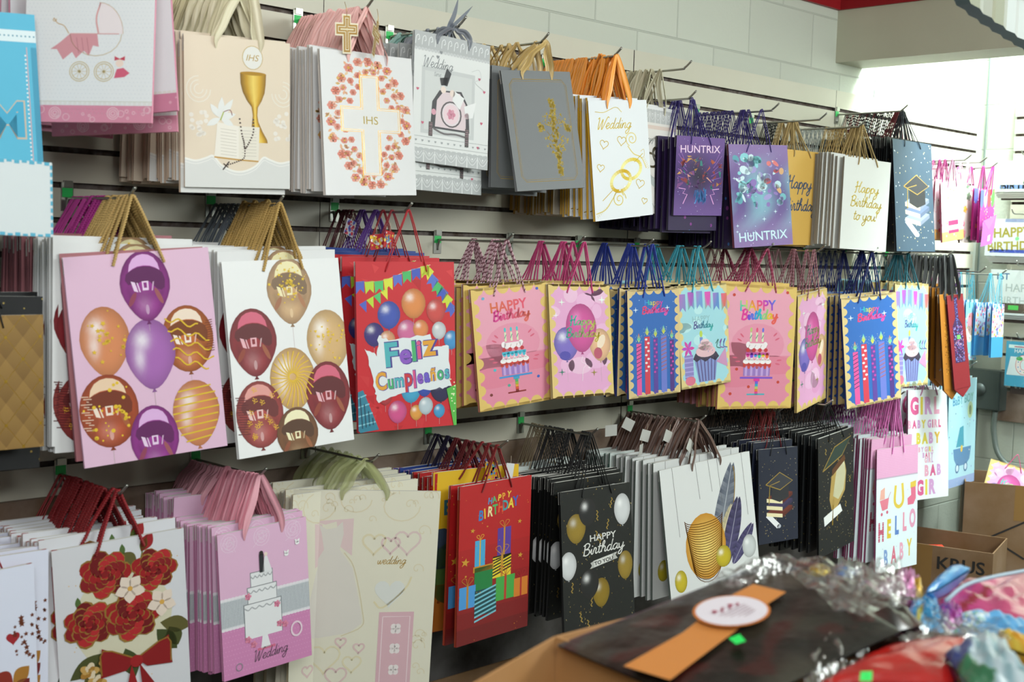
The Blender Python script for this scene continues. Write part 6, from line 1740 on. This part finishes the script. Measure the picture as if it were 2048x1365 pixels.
n_front = sum(1 for o in C.objects if o.name.startswith('gift_bag') and o.type == 'EMPTY')
build_pending(298 - n_front)
BAND_L = [(1.155, -1.727, 1.102), (1.268, -1.728, 1.121), (1.327, -1.719, 1.131), (1.387, -1.710, 1.141), (1.440, -1.713, 1.150)]
BAND_R = [(1.159, -1.794, 1.102), (1.224, -1.787, 1.113), (1.307, -1.779, 1.127), (1.385, -1.767, 1.141), (1.441, -1.764, 1.150)]
STICK = (1.344, -1.746, 1.135)
GREEN1 = [(1.277, -1.790, 1.124), (1.294, -1.794, 1.127), (1.282, -1.812, 1.125), (1.267, -1.808, 1.123)]
BLACK_A = [(1.171, -1.604, 1.100), (1.140, -1.880, 1.096), (1.450, -1.925, 1.140), (1.563, -1.674, 1.167)]
BLACK_B = [(1.562, -1.650, 1.155), (1.383, -1.892, 1.155), (1.532, -1.914, 1.155), (1.639, -1.755, 1.155)]
RED = [(1.270, -1.923, 1.105), (1.390, -2.024, 1.105), (1.593, -1.962, 1.105), (1.453, -1.907, 1.105)]
KRAFT = [(1.560, -1.830, 1.100), (1.463, -1.919, 1.100), (1.606, -2.032, 1.100), (1.634, -1.872, 1.100)]
WHITE = [(1.428, -1.994, 1.120), (1.340, -2.068, 1.120), (1.389, -2.130, 1.120), (1.568, -1.990, 1.120)]
PINKA = [(1.621, -1.743, 1.130), (1.512, -1.816, 1.130), (1.532, -1.889, 1.130), (1.739, -1.769, 1.130)]
PINKFOIL = [(1.723, -1.765, 1.135), (1.647, -1.811, 1.135), (1.661, -1.849, 1.135), (1.755, -1.791, 1.135)]
BLUEFLAG = [(1.653, -1.852, 1.140), (1.689, -1.854, 1.140), (1.840, -1.830, 1.140), (1.837, -1.805, 1.140)]
MAG = [(1.796, -1.798, 1.110), (1.717, -1.838, 1.110), (1.728, -1.980, 1.110), (2.039, -1.837, 1.110)]
BLUEFOIL = [(1.700, -1.817, 1.120), (1.543, -1.872, 1.120), (1.578, -1.920, 1.120), (1.701, -1.851, 1.120)]
PINKF2 = [(1.692, -1.851, 1.115), (1.602, -1.907, 1.115), (1.631, -1.922, 1.115), (1.717, -1.878, 1.115)]
SKY = [(1.717, -1.878, 1.108), (1.610, -1.898, 1.108), (1.619, -2.023, 1.108), (1.752, -1.960, 1.108)]
ORANGE = [(1.624, -1.970, 1.118), (1.583, -1.986, 1.118), (1.568, -2.047, 1.118), (1.626, -2.016, 1.118)]
GREEN2 = [(1.268, -1.974, 1.137), (1.280, -1.982, 1.137), (1.248, -1.999, 1.137), (1.238, -1.990, 1.137)]
# ------------------------------------------------------------------ packs on the end wall
m_clear = None
def film_mat(name, tr=.72, bs=45, rough=.12, tint=(.9, .95, .95)):
    m = bpy.data.materials.new(name); m.use_nodes = True; nt = m.node_tree
    for n in list(nt.nodes): nt.nodes.remove(n)
    out = nt.nodes.new('ShaderNodeOutputMaterial'); mx = nt.nodes.new('ShaderNodeMixShader')
    tb = nt.nodes.new('ShaderNodeBsdfTransparent'); tb.inputs[0].default_value = (*tint, 1)
    gl = nt.nodes.new('ShaderNodeBsdfGlossy'); gl.inputs['Roughness'].default_value = rough
    fr = nt.nodes.new('ShaderNodeFresnel'); fr.inputs[0].default_value = 1.5
    ad = nt.nodes.new('ShaderNodeMath'); ad.operation = 'ADD'; ad.operation = 'MULTIPLY_ADD'; ad.inputs[1].default_value = .45; ad.inputs[2].default_value = 1 - tr; ad.use_clamp = True
    tc = nt.nodes.new('ShaderNodeTexCoord'); no = nt.nodes.new('ShaderNodeTexNoise'); no.inputs['Scale'].default_value = bs; no.inputs['Detail'].default_value = 4; no.inputs['Distortion'].default_value = 1.2
    bp = nt.nodes.new('ShaderNodeBump'); bp.inputs['Strength'].default_value = 1; bp.inputs['Distance'].default_value = .01
    nt.links.new(tc.outputs['Object'], no.inputs[0]); nt.links.new(no.outputs[0], bp.inputs['Height'])
    nt.links.new(bp.outputs[0], gl.inputs['Normal']); nt.links.new(bp.outputs[0], fr.inputs['Normal'])
    nt.links.new(fr.outputs[0], ad.inputs[0]); nt.links.new(ad.outputs[0], mx.inputs[0])
    nt.links.new(tb.outputs[0], mx.inputs[1]); nt.links.new(gl.outputs[0], mx.inputs[2]); nt.links.new(mx.outputs[0], out.inputs[0])
    return m
FILM = film_mat('clear_cellophane', .985, 22, .1, (.98, .99, .99))
SLEEVE = film_mat('clear_plastic_sleeve', .99, 20, .1, (.96, .98, .98))
def end_pack(y, z, w_, h, label, draw, cat='party banner pack', X=5.58, n=3, grp=None, name='banner_pack'):
    t = thing(name, label, cat, (X, y, z), grp); t.rotation_euler = (0, 0, R(-90))
    A = Art(w_, h); draw(A); b = A.body(.004, .002)
    b.obj('card', [PAPER, FOIL, GLIT], t)
    b = MB()
    for k in range(n - 1): b.box(-w_ / 2 + .004 * k + .003, w_ / 2 + .004 * k, .008 + .007 * k, .011 + .007 * k, -h - .012 - .008 * k, -.004, 0, hx('cfd0cc'))
    b.box(-w_ / 2 + .02, w_ / 2, .012 + .007 * n, .03 + .007 * n, -h - .035, -h + .04, 0, hx('4a3a34'))
    b.obj('cards_behind', PAPER, t)
    b = MB(); b.add([(-w_ / 2 - .006, -.007, .035), (w_ / 2 + .006, -.006, .035), (w_ / 2 + .008, -.008, -h - .006), (-w_ / 2 - .005, -.006, -h - .008)], [(0, 1, 2, 3)]); b.obj('plastic_sleeve', SLEEVE, t)
    h_ = thing('display_hook', 'end wall hook holding the ' + label.split(',')[0], 'hook', (X, y, z + .022), 'display hooks on the end wall'); h_.rotation_euler = (0, 0, R(-90))
    b = MB(); b.tube(smooth_path([(0, XC - .02 - X, 0), (0, .02, 0), (0, -.05, .0), (0, -.075, .02)], 4), .003, 8); b.obj('rod', m_chrome, h_)
    return t
def d1(A):
    A.bg = 'e6eaea'; A.text('BIRTHDAY', .5, .42, .16, 'cfd8d8', .02); A.rect(.1, A.a - .1, 1, A.a - .04, '6a8ac0'); A.text('HAPPY', .5, .22, .16, 'd8e0e0', .02)
    A.rect(.45, .28, .55, .34, 'b8e8a0')
def d2(A):
    A.bg = 'dfe5ea'; A.text('HAPPY', .42, .27, .2, 'a89a3a', .03, sx=.95, rot=-.06); A.text('BIRTHDAY', .48, .47, .185, 'a89a3a', .03, sx=.98, rot=-.05)
    A.rect(.08, A.a - .1, 1, A.a - .05, '3a50b0'); A.rect(.3, .0, 1, .05, '8f9ac0'); A.ell(.5, .3, .03, None, '7ae08a')
def d3(A):
    A.bg = 'dfe3e2'; A.text('1ST', .2, .15, .14, '3f6f98', .02); A.text('HAPPY', .5, .33, .17, 'b0b8b6', .01); A.text('BIRTHDAY', .52, .52, .16, 'b8bfbc', .01); A.rect(.2, A.a - .18, 1, A.a - .03, '5a4a3c'); A.up(); A.rect(.3, A.a - .15, .46, A.a - .08, '58c858'); A.up()
def d4(A):
    A.bg = '4aa4c4'; A.side = '3a8fb0'; A.rect(.08, .1, .92, .2, 'd8ece8'); A.up(); A.text('HAPPY', .5, .33, .16, 'e8f0f0', .02); A.rect(.25, .14, .7, .17, 'c85070')
    A.up(); A.poly([(.15, .45), (.95, .45), (1, 1.0), (.05, 1.0)], 'e4ecec'); A.up()
    A.line([(.55 + .17 * math.cos(q), .68 + .22 * math.sin(q)) for q in (k * PI / 10 for k in range(20))], .13, 'f0e4e0', closed=True); A.up()
    A.line([(.55 + .24 * math.cos(q), .68 + .29 * math.sin(q)) for q in (k * PI / 12 for k in range(24))], .014, 'd85a58', closed=True); A.line([(.55 + .1 * math.cos(q), .68 + .15 * math.sin(q)) for q in (k * PI / 12 for k in range(24))], .014, 'd85a58', closed=True)
    for k in range(9): A.ell(.55 + .17 * math.cos(k * .7), .68 + .22 * math.sin(k * .7), .018, None, rnd.choice(['48c060', 'e0a030', '4a90d0', 'd850a0']))
    A.ell(.42, .5, .1, .06, '48c060')
end_pack(-.262, 2.03, .30, .135, 'white birthday banner pack, topmost on the end wall', d1, n=4)
end_pack(-.235, 1.775, .29, .165, 'white banner pack with gold Happy Birthday letters', d2, n=4)
end_pack(-.27, 1.55, .29, .2, 'white banner pack with pale grey letters, below the gold lettered one', d3)
end_pack(-.29, 1.235, .15, .2, 'light blue card holding a number zero birthday candle', d4, 'candle', n=1, name='birthday_candle_card')
# wooden block wall clutter: cardboard boxes on the floor near the corner
m_card = mat('brown_corrugated_cardboard', '7c5c38', 0.8, 0, 90, 0.25, 0.001, 0.12, 7)
m_card2 = mat('tan_corrugated_cardboard', 'b0804a', 0.8, 0, 90, 0.25, 0.001, 0.08, 7)
m_tape = mat('brown_packing_tape', '8d6b3c', 0.25)
def open_box(loc, rz, w_, d, h, label, m, flaps=(1, 1, 1, 1), th=.005, fl=.12, name='cardboard_box'):
    t = thing(name, label, 'box', loc); t.rotation_euler = (0, 0, R(rz))
    x, y = w_ / 2, d / 2
    for q in ((-x, x, -y, -y + th), (-x, x, y - th, y), (-x, -x + th, -y + th, y - th), (x - th, x, -y + th, y - th)):
        b = MB(); b.box(*q, 0, h); b.obj('side_panel', m, t)
    b = MB(); b.box(-x, x, -y, y, 0, th); b.obj('bottom_panel', m, t)
    return t
def stamp(t, items, m, n_=(0, -1), off=0):
    pass
INK = mat('black_box_ink', '1d1a18', .7); m_label = mat('white_paper_label', 'c9ccc8', .6)
def box_text(t, s, x, z, size, y, bold=.02, sx=1, name='printed_mark', m=None, axis='y'):
    vs, fs, wd = text_mesh(s, bold, 0); b = MB()
    if axis == 'y': b.add([(x + (v[0]) * size * sx, y, z + v[1] * size) for v in vs], fs)
    else: b.add([(y, x - v[0] * size * sx, z + v[1] * size) for v in vs], fs)
    return b.obj(name, m or INK, t)
t = open_box((5.44, -.37, .0), -62, .46, .34, .65, 'large brown cardboard box with white shipping label near the corner', m_card)
b = MB(); b.box(-.03, .03, -.1705, -.1701, .5, .65); b.obj('tape', m_tape, t)
b = MB()
for p, q in (((-.12, .42), (.02, .5)), ((.02, .5), (.16, .42)), ((-.12, .42), (.02, .34)), ((.02, .34), (.16, .42))):
    dx, dz = q[0] - p[0], q[1] - p[1]; l = math.hypot(dx, dz); nx, nz = -dz / l * .004, dx / l * .004
    b.add([(p[0] + nx, -.1706, p[1] + nz), (q[0] + nx, -.1706, q[1] + nz), (q[0] - nx, -.1706, q[1] - nz), (p[0] - nx, -.1706, p[1] - nz)], [(0, 1, 2, 3)])
b.obj('diamond_mark', INK, t)
b = MB(); b.box(.03, .22, -.1712, -.1706, .2, .37); b.obj('shipping_label', m_label, t)
box_text(t, 'SR', .045, .31, .055, -.1715, 0, 1.2); box_text(t, 'LOS ANGELES', .045, .275, .02, -.1715, 0)
t = open_box((4.93, -.3, .0), -75, .42, .33, .45, 'open brown cardboard box with black print holding red paper goods', m_card)
b = MB(); b.box(-.12, -.02, -.1655, -.1651, .28, .45); b.obj('tape', m_tape, t)
box_text(t, 'KRUS', -.0, .36, .07, -.166, .02, 1.1); box_text(t, 'KRUS', .35 - .2, .33, .1, -.211, .05, 1.2, axis='x')
for k in range(7):
    x, y = 4.93 + rnd.uniform(-.1, .1), -.3 + rnd.uniform(-.13, .13)
    b = MB(); rr_ = [rnd.uniform(.02, .045) for _ in range(10)]
    vs = [(0, 0, .03)] + [(rr_[i] * math.cos(i * .628), rr_[i] * math.sin(i * .628), rnd.uniform(-.01, .03)) for i in range(10)] + [(0, 0, -.02)]
    b.add(vs, [(0, 1 + i, 1 + (i + 1) % 10) for i in range(10)] + [(11, 1 + (i + 1) % 10, 1 + i) for i in range(10)], 0, hx(['b8281c', 'c83a20', 'a82018', '2f8a60'][k % 4]))
    o = b.obj('paper_rosette', PAPER); o.location = (x, y, .36 + rnd.uniform(0, .02))
    tag(o, ['red crumpled paper rosette in the open printed cardboard box', 'green crumpled paper rosette in the open printed cardboard box'][k % 4 == 3], 'decoration', ['red paper rosettes', 'green paper rosettes'][k % 4 == 3])
# filling that lifts the rosettes
b = MB(); b.box(4.80, 5.05, -.42, -.18, .006, .335); tag(b.obj('inner_carton', m_card), 'plain inner carton inside the open printed box', 'box')
A = Art(.2, .26); D['pinkballoons'](A)
t = thing('gift_bag', 'pink balloon gift bag lying on top of the large brown box', 'gift bag', (5.47, -.33, .70)); t.rotation_euler = (R(-20), R(14), R(-60))
A.body().obj('bag_body', [PAPER, FOIL, GLIT], t)
handle_mesh('cord', 'c83a78', 0, .07, (0, -.01, .05), -1, 3).obj('handle', ROPE, t)
t = open_box((2.45, -.22, .0), 0, .5, .36, .36, 'dark brown cardboard box on the floor below the red presents bag', m_card)
# ------------------------------------------------------------------ display table and the boxes of wrapped goods in front
m_tab = mat('white_laminate_table', 'b8b6ac', .4)
t = thing('display_table', 'laminate display table under the foreground boxes of wrapped goods', 'table', (1.95, -1.93, 0))
b = MB(); b.box(-.95, .75, -.55, .4, .76, .79); b.obj('table_top', m_tab, t)
for sx in (-1, 1):
    for sy in (-1, 1):
        b = MB(); b.box(-.02 + (.7 if sx > 0 else -.9), .02 + (.7 if sx > 0 else -.9), -.02 + (.35 if sy > 0 else -.5), .02 + (.35 if sy > 0 else -.5), 0, .76); b.obj('leg', m_grey, t)
t = open_box((1.455, -1.885, .791), -2, .56, .58, .308, 'open tan cardboard box in the foreground holding black packs', m_card2)
# the cut side panel folded out to the left
b = MB(); b.add([(-.281, .29, .308), (-.52, .235, .29), (-.52, .235, 0), (-.281, .29, 0), (-.281, .286, .308), (-.52, .231, .29), (-.52, .231, 0), (-.281, .286, 0)], [(0, 1, 2, 3), (4, 7, 6, 5), (0, 4, 5, 1), (1, 5, 6, 2), (3, 2, 6, 7), (0, 3, 7, 4)]); b.obj('folded_out_panel', m_card2, t)
t = open_box((1.99, -2.0, .791), 0, .42, .36, .22, 'second cardboard box in the foreground under the bright foil packs', m_card2)
b = MB(); b.box(1.19, 1.72, -2.15, -1.61, .797, 1.04); tag(b.obj('inner_carton', m_card2), 'tan inner carton supporting the black packs in the foreground box', 'box')
b = MB(); b.box(1.80, 2.18, -2.16, -1.84, .797, 1.04); tag(b.obj('inner_carton', m_card2), 'tan inner carton supporting the bright foil packs', 'box')
def vcolmat(name, rough, coat, bs, bd, metal=0):
    return attr_mat(name, rough, metal, bs, 1.0, bd, coat)
WRAP = vcolmat('glossy_plastic_wrap', .3, .35, 14, .006)
WRAPF = vcolmat('crinkled_foil_wrap', .22, .6, 70, .01, .45)
def pack(name, label, cat, quad, th, cols, m=WRAP, wr=.004, nx=16, ny=12, seed=1, dome=.02, pattern=None):
    """soft wrapped pack: pillow shaped top over a closed body"""
    r_ = random.Random(seed); q = [Vector(p) for p in quad]
    c = sum(q, Vector()) / 4
    ph = [r_.uniform(0, 6) for _ in range(8)]
    vs = []; cs = []
    for s_ in (1, -1):
        for j in range(ny + 1):
            for i in range(nx + 1):
                u, v = i / nx, j / ny
                p = (q[0] * (1 - u) + q[3] * u) * (1 - v) + (q[1] * (1 - u) + q[2] * u) * v
                e = (math.sin(PI * u) * math.sin(PI * v)) ** .35 if 0 < u < 1 and 0 < v < 1 else 0
                n = math.sin(u * 19 + ph[0] + 3 * math.sin(v * 7 + ph[1])) + .7 * math.sin(v * 23 + ph[2] + 4 * math.sin(u * 5 + ph[3])) + .5 * math.sin((u + v) * 31 + ph[4])
                if s_ > 0: z = p.z + th * .1 - th * .35 * (1 - e) + wr * n * e
                else: z = p.z - th * .35 - (th * .65) * e
                vs.append((p.x - c.x, p.y - c.y, z - c.z))
                cs.append(hx(pattern(u, v)) if pattern else mix(cols[0], cols[-1], .5 + .5 * math.sin(u * 9 + ph[5] + 2 * math.sin(v * 6 + ph[6]))))
    N = (nx + 1) * (ny + 1)
    fs = []
    for j in range(ny):
        for i in range(nx):
            a = j * (nx + 1) + i
            fs.append((a, a + 1, a + nx + 2, a + nx + 1)); fs.append((N + a, N + a + nx + 1, N + a + nx + 2, N + a + 1))
    b = MB(); b.add(vs, fs, 0, cs, True)
    bm_ = b.mesh(name, [m])
    o = bpy.data.objects.new(name, bm_); C.objects.link(o); o.location = c
    tag(o, label, cat)
    return o
def film(name, label, quad, amp, seed, hgt=.0, nx=34, ny=26, parent=None, m=None):
    r_ = random.Random(seed); q = [Vector(p) for p in quad]; c = sum(q, Vector()) / 4
    ph = [r_.uniform(0, 6) for _ in range(10)]
    vs = []
    for j in range(ny + 1):
        for i in range(nx + 1):
            u, v = i / nx, j / ny
            p = (q[0] * (1 - u) + q[3] * u) * (1 - v) + (q[1] * (1 - u) + q[2] * u) * v
            n = math.sin(u * 17 + ph[0] + 3 * math.sin(v * 9 + ph[1])) + math.sin(v * 21 + ph[2] + 4 * math.sin(u * 8 + ph[3])) + .6 * math.sin((u - v) * 43 + ph[4]) 
            vs.append((p.x - c.x, p.y - c.y, p.z - c.z + amp * n + hgt * math.sin(PI * u) * math.sin(PI * v)))
    fs = [(j * (nx + 1) + i, j * (nx + 1) + i + 1, (j + 1) * (nx + 1) + i + 1, (j + 1) * (nx + 1) + i) for j in range(ny) for i in range(nx)]
    b = MB(); b.add(vs, fs, 0, None, True)
    o = b.obj(name, m or FILM)
    o.location = c
    if label: tag(o, label, 'cellophane wrap')
    if parent:
        o.parent = parent; o.location = c - parent.location
    return o
def blackpat(u, v):  # olive patches are film reflections put into the colour; dark red is print
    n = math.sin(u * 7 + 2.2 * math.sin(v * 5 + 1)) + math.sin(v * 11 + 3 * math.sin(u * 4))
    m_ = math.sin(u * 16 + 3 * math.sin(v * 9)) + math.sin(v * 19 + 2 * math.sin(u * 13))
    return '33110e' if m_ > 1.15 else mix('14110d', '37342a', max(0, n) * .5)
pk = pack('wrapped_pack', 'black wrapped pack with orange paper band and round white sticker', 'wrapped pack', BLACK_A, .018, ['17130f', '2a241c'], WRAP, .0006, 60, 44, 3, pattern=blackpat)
b = MB()
Lp = [Vector(p) for p in BAND_L]; Rp = [Vector(p) for p in BAND_R]
vs = []
for i in range(len(Lp)):
    for k in range(5): vs.append(Lp[i].lerp(Rp[i], k / 4) + Vector((0, 0, .0015)) - pk.location)
b.add(vs, [(5 * i + k, 5 * i + k + 1, 5 * i + k + 6, 5 * i + k + 5) for i in range(len(Lp) - 1) for k in range(4)], 0, hx('c98240'), True)
b.obj('paper_band', attr_mat('orange_kraft_band', .5, 0, 40, .3, .002), pk)
b = MB(); S = Vector(STICK) + Vector((0, 0, .005)) - pk.location
ring = lambda r, dz: [(S.x + r * math.cos(q), S.y + r * math.sin(q), S.z + .17 * r * math.cos(q) + dz) for q in (k * PI / 16 for k in range(32))]
b.add(ring(.049, 0), [tuple(range(32))], 0, hx('c8742e')); b.add(ring(.0455, .0006), [tuple(range(32))], 0, hx('dcd6de'))
for x, y, r, c in [(-.02 + .0045 * i, .012 + .004 * math.sin(i * 2.1) - .0008 * i, .0024 + .0016 * (i in (1, 7)), 'b04a60') for i in range(10)]: b.add([(S.x + x + r * math.cos(q), S.y + y + r * math.sin(q), S.z + .17 * x + .0016) for q in (k * PI / 5 for k in range(10))], [tuple(range(10))], 0, hx(c))
for k in range(5): b.add([(S.x - .024 + .003 * k, S.y + .002 - .006 * k, S.z - .0024), (S.x + .024 - .003 * k, S.y - .003 - .006 * k, S.z + .0056), (S.x + .024 - .003 * k, S.y - .0045 - .006 * k, S.z + .0056), (S.x - .024 + .003 * k, S.y + .0005 - .006 * k, S.z - .0024)], [(0, 1, 2, 3)], 0, hx('a89098'))
b.obj('round_sticker', PAPER, pk)
b = MB(); b.add([Vector(p) + Vector((0, 0, .004)) - pk.location for p in GREEN1], [(0, 1, 2, 3)]); b.obj('price_sticker', mat('bright_green_sticker', '22e060', .5), pk)
Z = lambda q, dz: [(p[0], p[1], p[2] + dz) for p in q]
pk2 = pack('wrapped_pack', 'black wrapped pack behind the orange banded one, bunched cellophane on top', 'wrapped pack', Z(BLACK_B, -.012), .07, ['15120f', '3a1a16'], WRAP, .004, 20, 16, 5)
film('plastic_wrap', None, [(1.42, -1.64, 1.14), (1.45, -1.71, 1.15), (1.53, -1.72, 1.155), (1.55, -1.67, 1.165)], .004, 6, .012, 40, 30, pk2)
film('plastic_wrap', None, Z(BLACK_B, .004), .003, 7, .004, 40, 30, pk2)
film('cellophane_sheet', 'clear crumpled cellophane between the black and red packs', [(1.40, -1.83, 1.13), (1.22, -1.93, 1.10), (1.28, -1.945, 1.10), (1.54, -1.86, 1.13)], .0035, 8, .008)
pr = pack('wrapped_pack', 'red wrapped pack with green sticker in the front right corner', 'wrapped pack', Z(RED, .015), .04, ['a01410', 'b01a14'], WRAP, .0012, 20, 16, 9)
b = MB(); b.add([Vector(p) + Vector((0, 0, .0)) - pr.location for p in GREEN2], [(0, 1, 2, 3)]); b.obj('price_sticker', mat('bright_green_sticker', '22e060', .5), pr)
pack('wrapped_pack', 'brown kraft pack under cellophane behind the red pack', 'wrapped pack', KRAFT, .05, ['6a4428', '5a3a24'], WRAP, .002, 16, 12, 10)
film('cellophane_sheet', 'clear crinkled cellophane over the brown kraft pack', Z(KRAFT, .014), .005, 11, .006)
pack('wrapped_pack', 'white and blue printed plastic pack in the right bottom corner', 'wrapped pack', Z(WHITE, .02), .05, None, WRAP, .005, 24, 18, 12, pattern=lambda u, v: ('263a78' if v < .5 else '2f6a48') if u < .28 + .1 * math.sin(v * 9) else mix('b9c9cf', '7fa0a8', .5 + .5 * math.sin(u * 26 + 6 * v)))
pack('wrapped_pack', 'pink and white balloon pack in clear wrap beside the black packs', 'wrapped pack', PINKA, .06, ['c85aa0', 'd8b8d0'], WRAP, .005, 20, 14, 13)
film('cellophane_sheet', 'clear gathered cellophane over the pink balloon pack', Z(PINKA, .015), .006, 14, .012)
pack('foil_balloon', 'shiny pink crinkled foil balloon with gold edge', 'balloon', PINKFOIL, .05, ['d880b8', 'c84a98'], WRAPF, .006, 18, 14, 15, pattern=lambda u, v: 'c8a030' if u > .7 and v > .5 else mix('d880b8', 'e8b0d8', .5 + .5 * math.sin(u * 20)))
pack('wrapped_pack', 'blue printed pack tip pointing up beside the magenta pack', 'wrapped pack', BLUEFLAG, .03, ['2f7fc0', '3f98d0'], WRAP, .001, 12, 10, 16)
pack('wrapped_pack', 'large magenta plastic pack at the right edge', 'wrapped pack', MAG, .06, None, WRAP, .003, 26, 20, 17, pattern=lambda u, v: '9a2f3a' if (u * 3 + v * 2) % 1.3 < .3 and u < .6 else mix('c8408a', 'b8506a', u))
pack('foil_balloon', 'bright blue foil balloon with a yellow stripe in the heap', 'balloon', BLUEFOIL, .05, None, WRAPF, .004, 18, 14, 18, pattern=lambda u, v: 'd8d060' if (abs(u - .4) < .06 and v > .5) else mix('2088c8', '3aa0d8', v))
pack('foil_balloon', 'small magenta foil balloon between the blue packs', 'balloon', PINKF2, .05, ['b838a0', 'a858b8'], WRAPF, .004, 16, 12, 19)
pack('wrapped_pack', 'sky blue printed plastic pack with green and white spots', 'wrapped pack', SKY, .05, None, WRAP, .004, 30, 22, 20, pattern=lambda u, v: rnd.choice(['58a048', 'd8e8e0', 'e8f0f0', '8ab0d8']) if u < .45 and rnd.random() < .55 else '5aa0d0')
pack('wrapped_pack', 'orange and yellow printed pack at the right edge', 'wrapped pack', ORANGE, .04, ['d89a30', 'c8b040'], WRAP, .003, 12, 10, 21)
b = MB(); b.tube(smooth_path([(1.63, -1.895, 1.135), (1.68, -1.897, 1.148), (1.75, -1.905, 1.15), (1.85, -1.925, 1.15)], 5), .003, 6, 0, hx('9fb8c8')); tag(b.obj('ribbon', RIB), 'pale blue ribbon lying across the magenta pack', 'ribbon')
for x, y, c, l in ((1.63, -1.70, 'b8a020', 'small yellow round foil piece behind the pink pack'), (1.65, -1.73, '4a80c0', 'small blue foil piece behind the pink pack')):
    b = MB(); vs = []
    for j in range(7):
        for i in range(10): q = PI * j / 6; vs.append((.018 * math.sin(q) * math.cos(i * .628), .018 * math.sin(q) * math.sin(i * .628), .012 * math.cos(q)))
    b.add(vs, [(j * 10 + i, j * 10 + (i + 1) % 10, (j + 1) * 10 + (i + 1) % 10, (j + 1) * 10 + i) for j in range(6) for i in range(10)], 0, hx(c), True)
    o = b.obj('foil_ball', WRAPF); o.location = (x, y, 1.135); tag(o, l, 'decoration')
# hanging printed decoration at the upper right
t = thing('hanging_decoration', 'grey and gold pleated paper decoration hanging at the top right', 'decoration', (2.53, -1.5, 2.115))
b = MB()
P = [(-.13, .02), (-.105, -.02), (-.06, -.055), (.0, -.085), (.08, -.1), (.2, -.12), (.25, .1), (-.11, .1)]
F2 = 14
for k in range(F2):
    u0, u1 = k / F2, (k + 1) / F2
    x0, x1 = -.13 + .38 * u0, -.13 + .38 * u1
    z = lambda x: -.0 - .062 * max(0, (x + .13) / .38) ** .7 - .01
    yy = .006 * (k % 2); y2 = .006 * ((k + 1) % 2)
    b.add([(x0, yy, z(x0)), (x1, y2, z(x1)), (x1, y2, .12), (x0, yy, .12)], [(0, 1, 2, 3)], 0, hx(['8f9078', '6f7450', 'a8aca0', '7a7e6a'][k % 4] if k < 7 else ['b8bcb8', 'a8b0ac'][k % 2]))
    b.add([(x0, yy + .03, z(x0)), (x1, y2 + .03, z(x1)), (x1, y2 + .03, .12), (x0, yy + .03, .12)], [(3, 2, 1, 0)], 0, hx('8f9078'))
    b.add([(x0, yy, z(x0)), (x1, y2, z(x1)), (x1, y2 + .03, z(x1)), (x0, yy + .03, z(x0))], [(0, 1, 2, 3)], 0, hx('5f7a80'))
b.obj('pleated_paper', PAPER, t)
b = MB(); b.tube([(-.03, -.012, .1), (.25, -.012, -.0)], .012, 10, 0, hx('b8862a')); b.obj('gold_trim', FOIL, t)
b = MB(); b.tube([(0, 0, .1), (0, .0, .83)], .0015, 6); b.obj('hanging_cord', m_grey, t)
